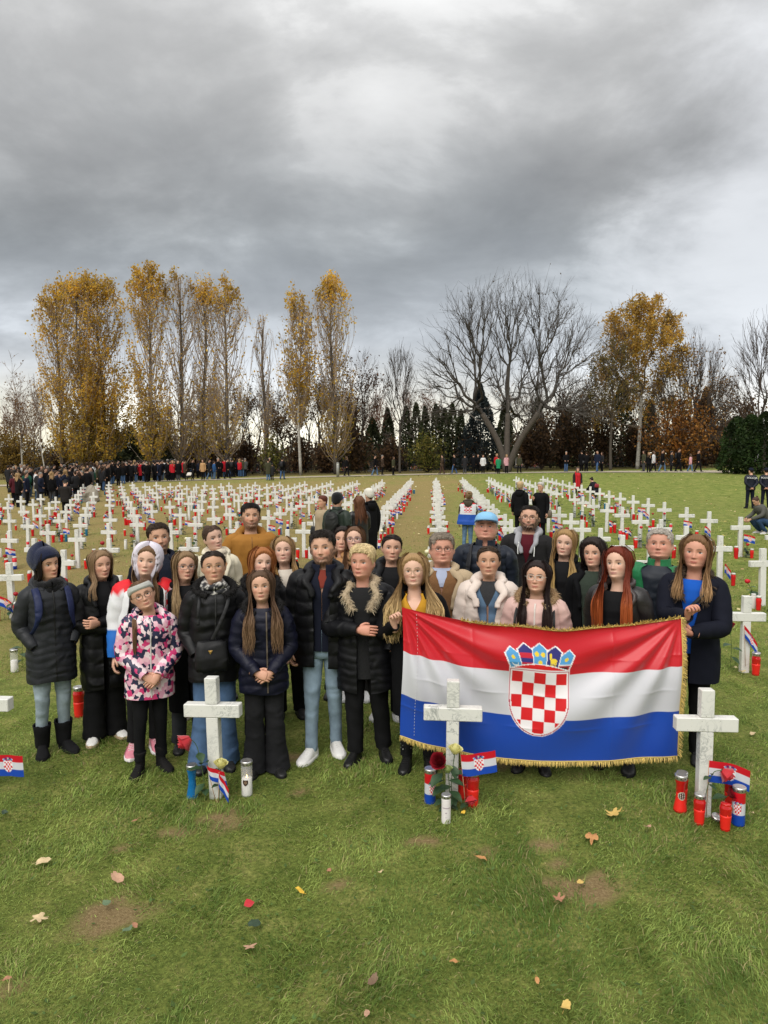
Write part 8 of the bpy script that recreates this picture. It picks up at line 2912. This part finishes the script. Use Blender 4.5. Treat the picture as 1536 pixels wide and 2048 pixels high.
# the dense crowd
n = 228
spots = []
tries = 0
while len(spots) < n and tries < 14000:
    tries += 1
    px = crw.uniform(-15, 345) if crw.uniform() < .84 else crw.uniform(345, 490)
    fr = np.interp(px, [-20, 60, 150, 230, 330, 345.1, 490], [35.0, 37.0, 44.0, 56.0, 60.5, 66.5, 69.5])
    Y = fr + crw.uniform(0, 1) ** 1.3 * np.interp(px, [0, 330], [20, 9])
    X = (px - 870) / 1450.0 * Y
    if all((X - a) ** 2 + (Y - b) ** 2 > .30 for a, b in spots):
        spots.append((X, Y))
ck = list(CC)
for i, (X, Y) in enumerate(spots):
    ct = crw.choice(['black', 'charcoal', 'navy', 'olive', 'brown', 'burgundy', 'dark green', 'grey', 'white', 'red'], p=[.45, .19, .16, .04, .07, .02, .02, .03, .012, .008])
    tr_ = crw.choice(['black', 'jeans', 'grey', 'light'], p=[.6, .2, .13, .07])
    pi = int(crw.choice([0, 1, 2, 3, 4, 5], p=[.36, .18, .1, .16, .06, .14]))
    Y_ = float(Y)
    look = crw.normal(175, 55)
    nm = ['short-haired man', 'long-haired woman', 'grey-haired man', 'knit-hatted man', 'fair-haired woman', 'bun-haired woman'][pi]
    walker(pi, (X, Y_, float(gz(X, Y_))), float(crw.normal(1.73, .07)), look, ct, tr_, '%s in %s coat and %s, in crowd %s' % (nm, ct, {'black': 'black trousers', 'jeans': 'blue jeans', 'grey': 'grey trousers', 'light': 'pale jeans'}[tr_], 'at the left edge' if X / Y_ < -.50 else 'before the left poplar clump' if X / Y_ < -.44 else 'beside the yellow-skirted poplar' if X / Y_ < -.36 else 'under the bare poplars'), 'crowd gathered under the poplars')

# ------------------------------------------------------------------ small things along the path
X, Y, Z = on_path(675, -2.6)
root = empty('light_bollard', (X, Y, Z - .05))
tag(root, 'short grey cylindrical light bollard beside the path', 'bollard')
lathe(g := Geo(), [(.13, 0), (.13, 1.05), (.125, 1.06)], 16)
g.build('post', mat('galvanised', (.34, .34, .33), .5, metal=.4, noise=.15, nscale=8), root)
lathe(g := Geo(), [(.118, 1.06), (.118, 1.2)], 16)
g.build('lens', mat('bollard_lens', (.55, .55, .52), .3, noise=.05), root)
lathe(g := Geo(), [(.13, 1.2), (.135, 1.26), (.10, 1.29), (.01, 1.295)], 16)
g.build('cap', mat('galvanised'), root)

X, Y, Z = on_path(370, -.6)
root = empty('pushchair', (X, Y, Z), .1, 1.0)
tag(root, 'black pushchair with a pale blanket at the path edge', 'pushchair')
for s in (1, -1):
    for yy in (-.35, .3):
        gw = Geo()
        a = np.linspace(0, 2 * PI, 17)
        gw.grid(tube_pts(np.stack([s * .27 + 0 * a, yy + .11 * np.cos(a), .12 + .11 * np.sin(a)], -1), .022, 6, ref=(1, 0, 0)), True)
        gw.build('wheel', cloth((.012, .012, .012)), root)
    Geo().grid(tube_pts(np.array([(s * .26, -.35, .12), (s * .26, .1, .6), (s * .25, .45, 1.02)]), .016, 6), True, True, True).build('frame', cloth((.03, .03, .03)), root)
gs = Geo()
gs.grid(tube_pts(catmull([(0, -.42, .30), (0, -.1, .36), (0, .14, .45), (0, .25, .75)], 12), np.full(12, .24), 12, ref=(0, 0, 1), flat=.35), True, True, True)
gs.build('seat', cloth((.015, .015, .016)), root)
gs = Geo()
gs.grid(tube_pts(catmull([(0, -.36, .42), (0, -.12, .50), (0, .06, .62)], 10), np.full(10, .2), 12, ref=(0, 0, 1), flat=.4), True, True, True)
gs.build('blanket', cloth((.62, .58, .52)), root)
a = np.linspace(0, PI, 14)
hd = np.array([[(.26 * math.cos(t2), .30 - .45 * math.sin(e2), .62 + .42 * math.sin(t2) * math.cos(e2 * .5)) for t2 in a] for e2 in np.linspace(-.1, .9, 6)])
Geo().grid(hd, False).build('hood', cloth((.02, .02, .022)), root)

rb = np.random.default_rng(8)
g = Geo()
th = np.linspace(0, 2 * PI, 14, endpoint=False)
P = np.array([[(w * .42 * np.cos(t2), w * .36 * np.sin(t2), z_) for t2 in th] for z_, w in ((0, 1.0), (.25, 1.05), (.6, .8), (.85, .5), (.95, .15))])
P = P + (wob(P, 4, 2) * .09)[..., None] + rb.normal(0, .02, P.shape)
o = tag(g.grid(P, True, True, True).build('boulder', mat('boulder_stone', (.28, .25, .20), .95, noise=.3, nscale=4, bump=.6, bscale=14), smooth=False), 'rough brown memorial stone standing at the edge of the crowd', 'stone')
X = (160 - 870) / 1450 * 40.0
o.location = (X, 40.0, float(gz(X, 40.0)) - .03)

# dark railing and graves of the older cemetery behind the trees
for i, (xa, xb, Y) in enumerate([(-20, -11, 79.5), (-11, -2, 79.5), (-2, 5.5, 80), (12, 21, 80), (21, 30, 79)]):
    root = empty('iron_fence', ((xa + xb) / 2, Y, float(gz((xa + xb) / 2, Y)) - .03))
    tag(root, 'dark iron railing section behind the trees, %s from the left' % ORD[i].replace('front', 'first'), 'fence', 'iron railing behind the trees')
    hw = (xb - xa) / 2 - .04
    for z_ in (.25, 1.15):
        Geo().box((-hw, -.02, z_), (hw, .02, z_ + .05)).build('rail', cloth((.015, .015, .016)), root, smooth=False)
    bar = Geo().box((-.018, -.018, 0), (.018, .018, 1.32)).mesh('bar', cloth((.015, .015, .016)), False)
    for q in np.linspace(-hw + .1, hw - .1, 26):
        b_ = bpy.data.objects.new('bar', bar)
        COL.objects.link(b_)
        b_.parent = root
        b_.location = (q, 0, 0)
GC = [(.03, .03, .032), (.12, .11, .10), (.05, .045, .04), (.2, .19, .18)]
gr = np.random.default_rng(31)
for i, px in enumerate([505, 560, 590, 655, 690, 720, 750, 800, 830, 870, 905, 1040, 1065, 1215, 1240, 1265, 1300, 1325]):
    Y = float(gr.uniform(81.5, 86))
    X = (px - 870) / 1450 * Y
    root = empty('gravestone', (X, Y, float(gz(X, Y)) - .05), gr.normal(0, .2))
    tag(root, nth('%s polished gravestone with flowers behind the railing' % ['black', 'grey', 'dark brown', 'pale'][i % 4], px), 'gravestone', 'graves beyond the railing')
    w, h = gr.uniform(.35, .7), gr.uniform(.7, 1.25)
    t_ = np.linspace(0, PI, 9)
    prof = np.concatenate([[(-w, 0)], [(-w * math.cos(a), h + .22 * math.sin(a)) for a in t_], [(w, 0)]])
    Fp = np.stack([prof[:, 0], -.08 + 0 * prof[:, 0], prof[:, 1]], -1)
    gg = Geo().grid(np.stack([Fp, Fp + (0, .16, 0)]), True, True, True)
    gg.build('headstone', mat('granite_%d' % (i % 4), GC[i % 4], .25, noise=.2, nscale=40), root, smooth=False)
    Geo().box((-w - .2, -1.6, 0), (w + .2, .2, .22)).build('plinth', mat('granite_%d' % ((i + 1) % 4), GC[(i + 1) % 4], .3, noise=.2, nscale=40), root, smooth=False)
    gf = Geo()
    m_ = 70
    C = np.stack([gr.uniform(-w, w, m_), gr.uniform(-1.2, -.2, m_), gr.uniform(.25, .6, m_)], -1)
    leaf_quads(gf, C, .09, np.array([(.7, .66, .6), (.65, .5, .1), (.55, .05, .08), (.6, .3, .4), (.05, .08, .03)])[gr.integers(0, 5, m_)], gr)
    gf.build('flowers', LEAFM, root)
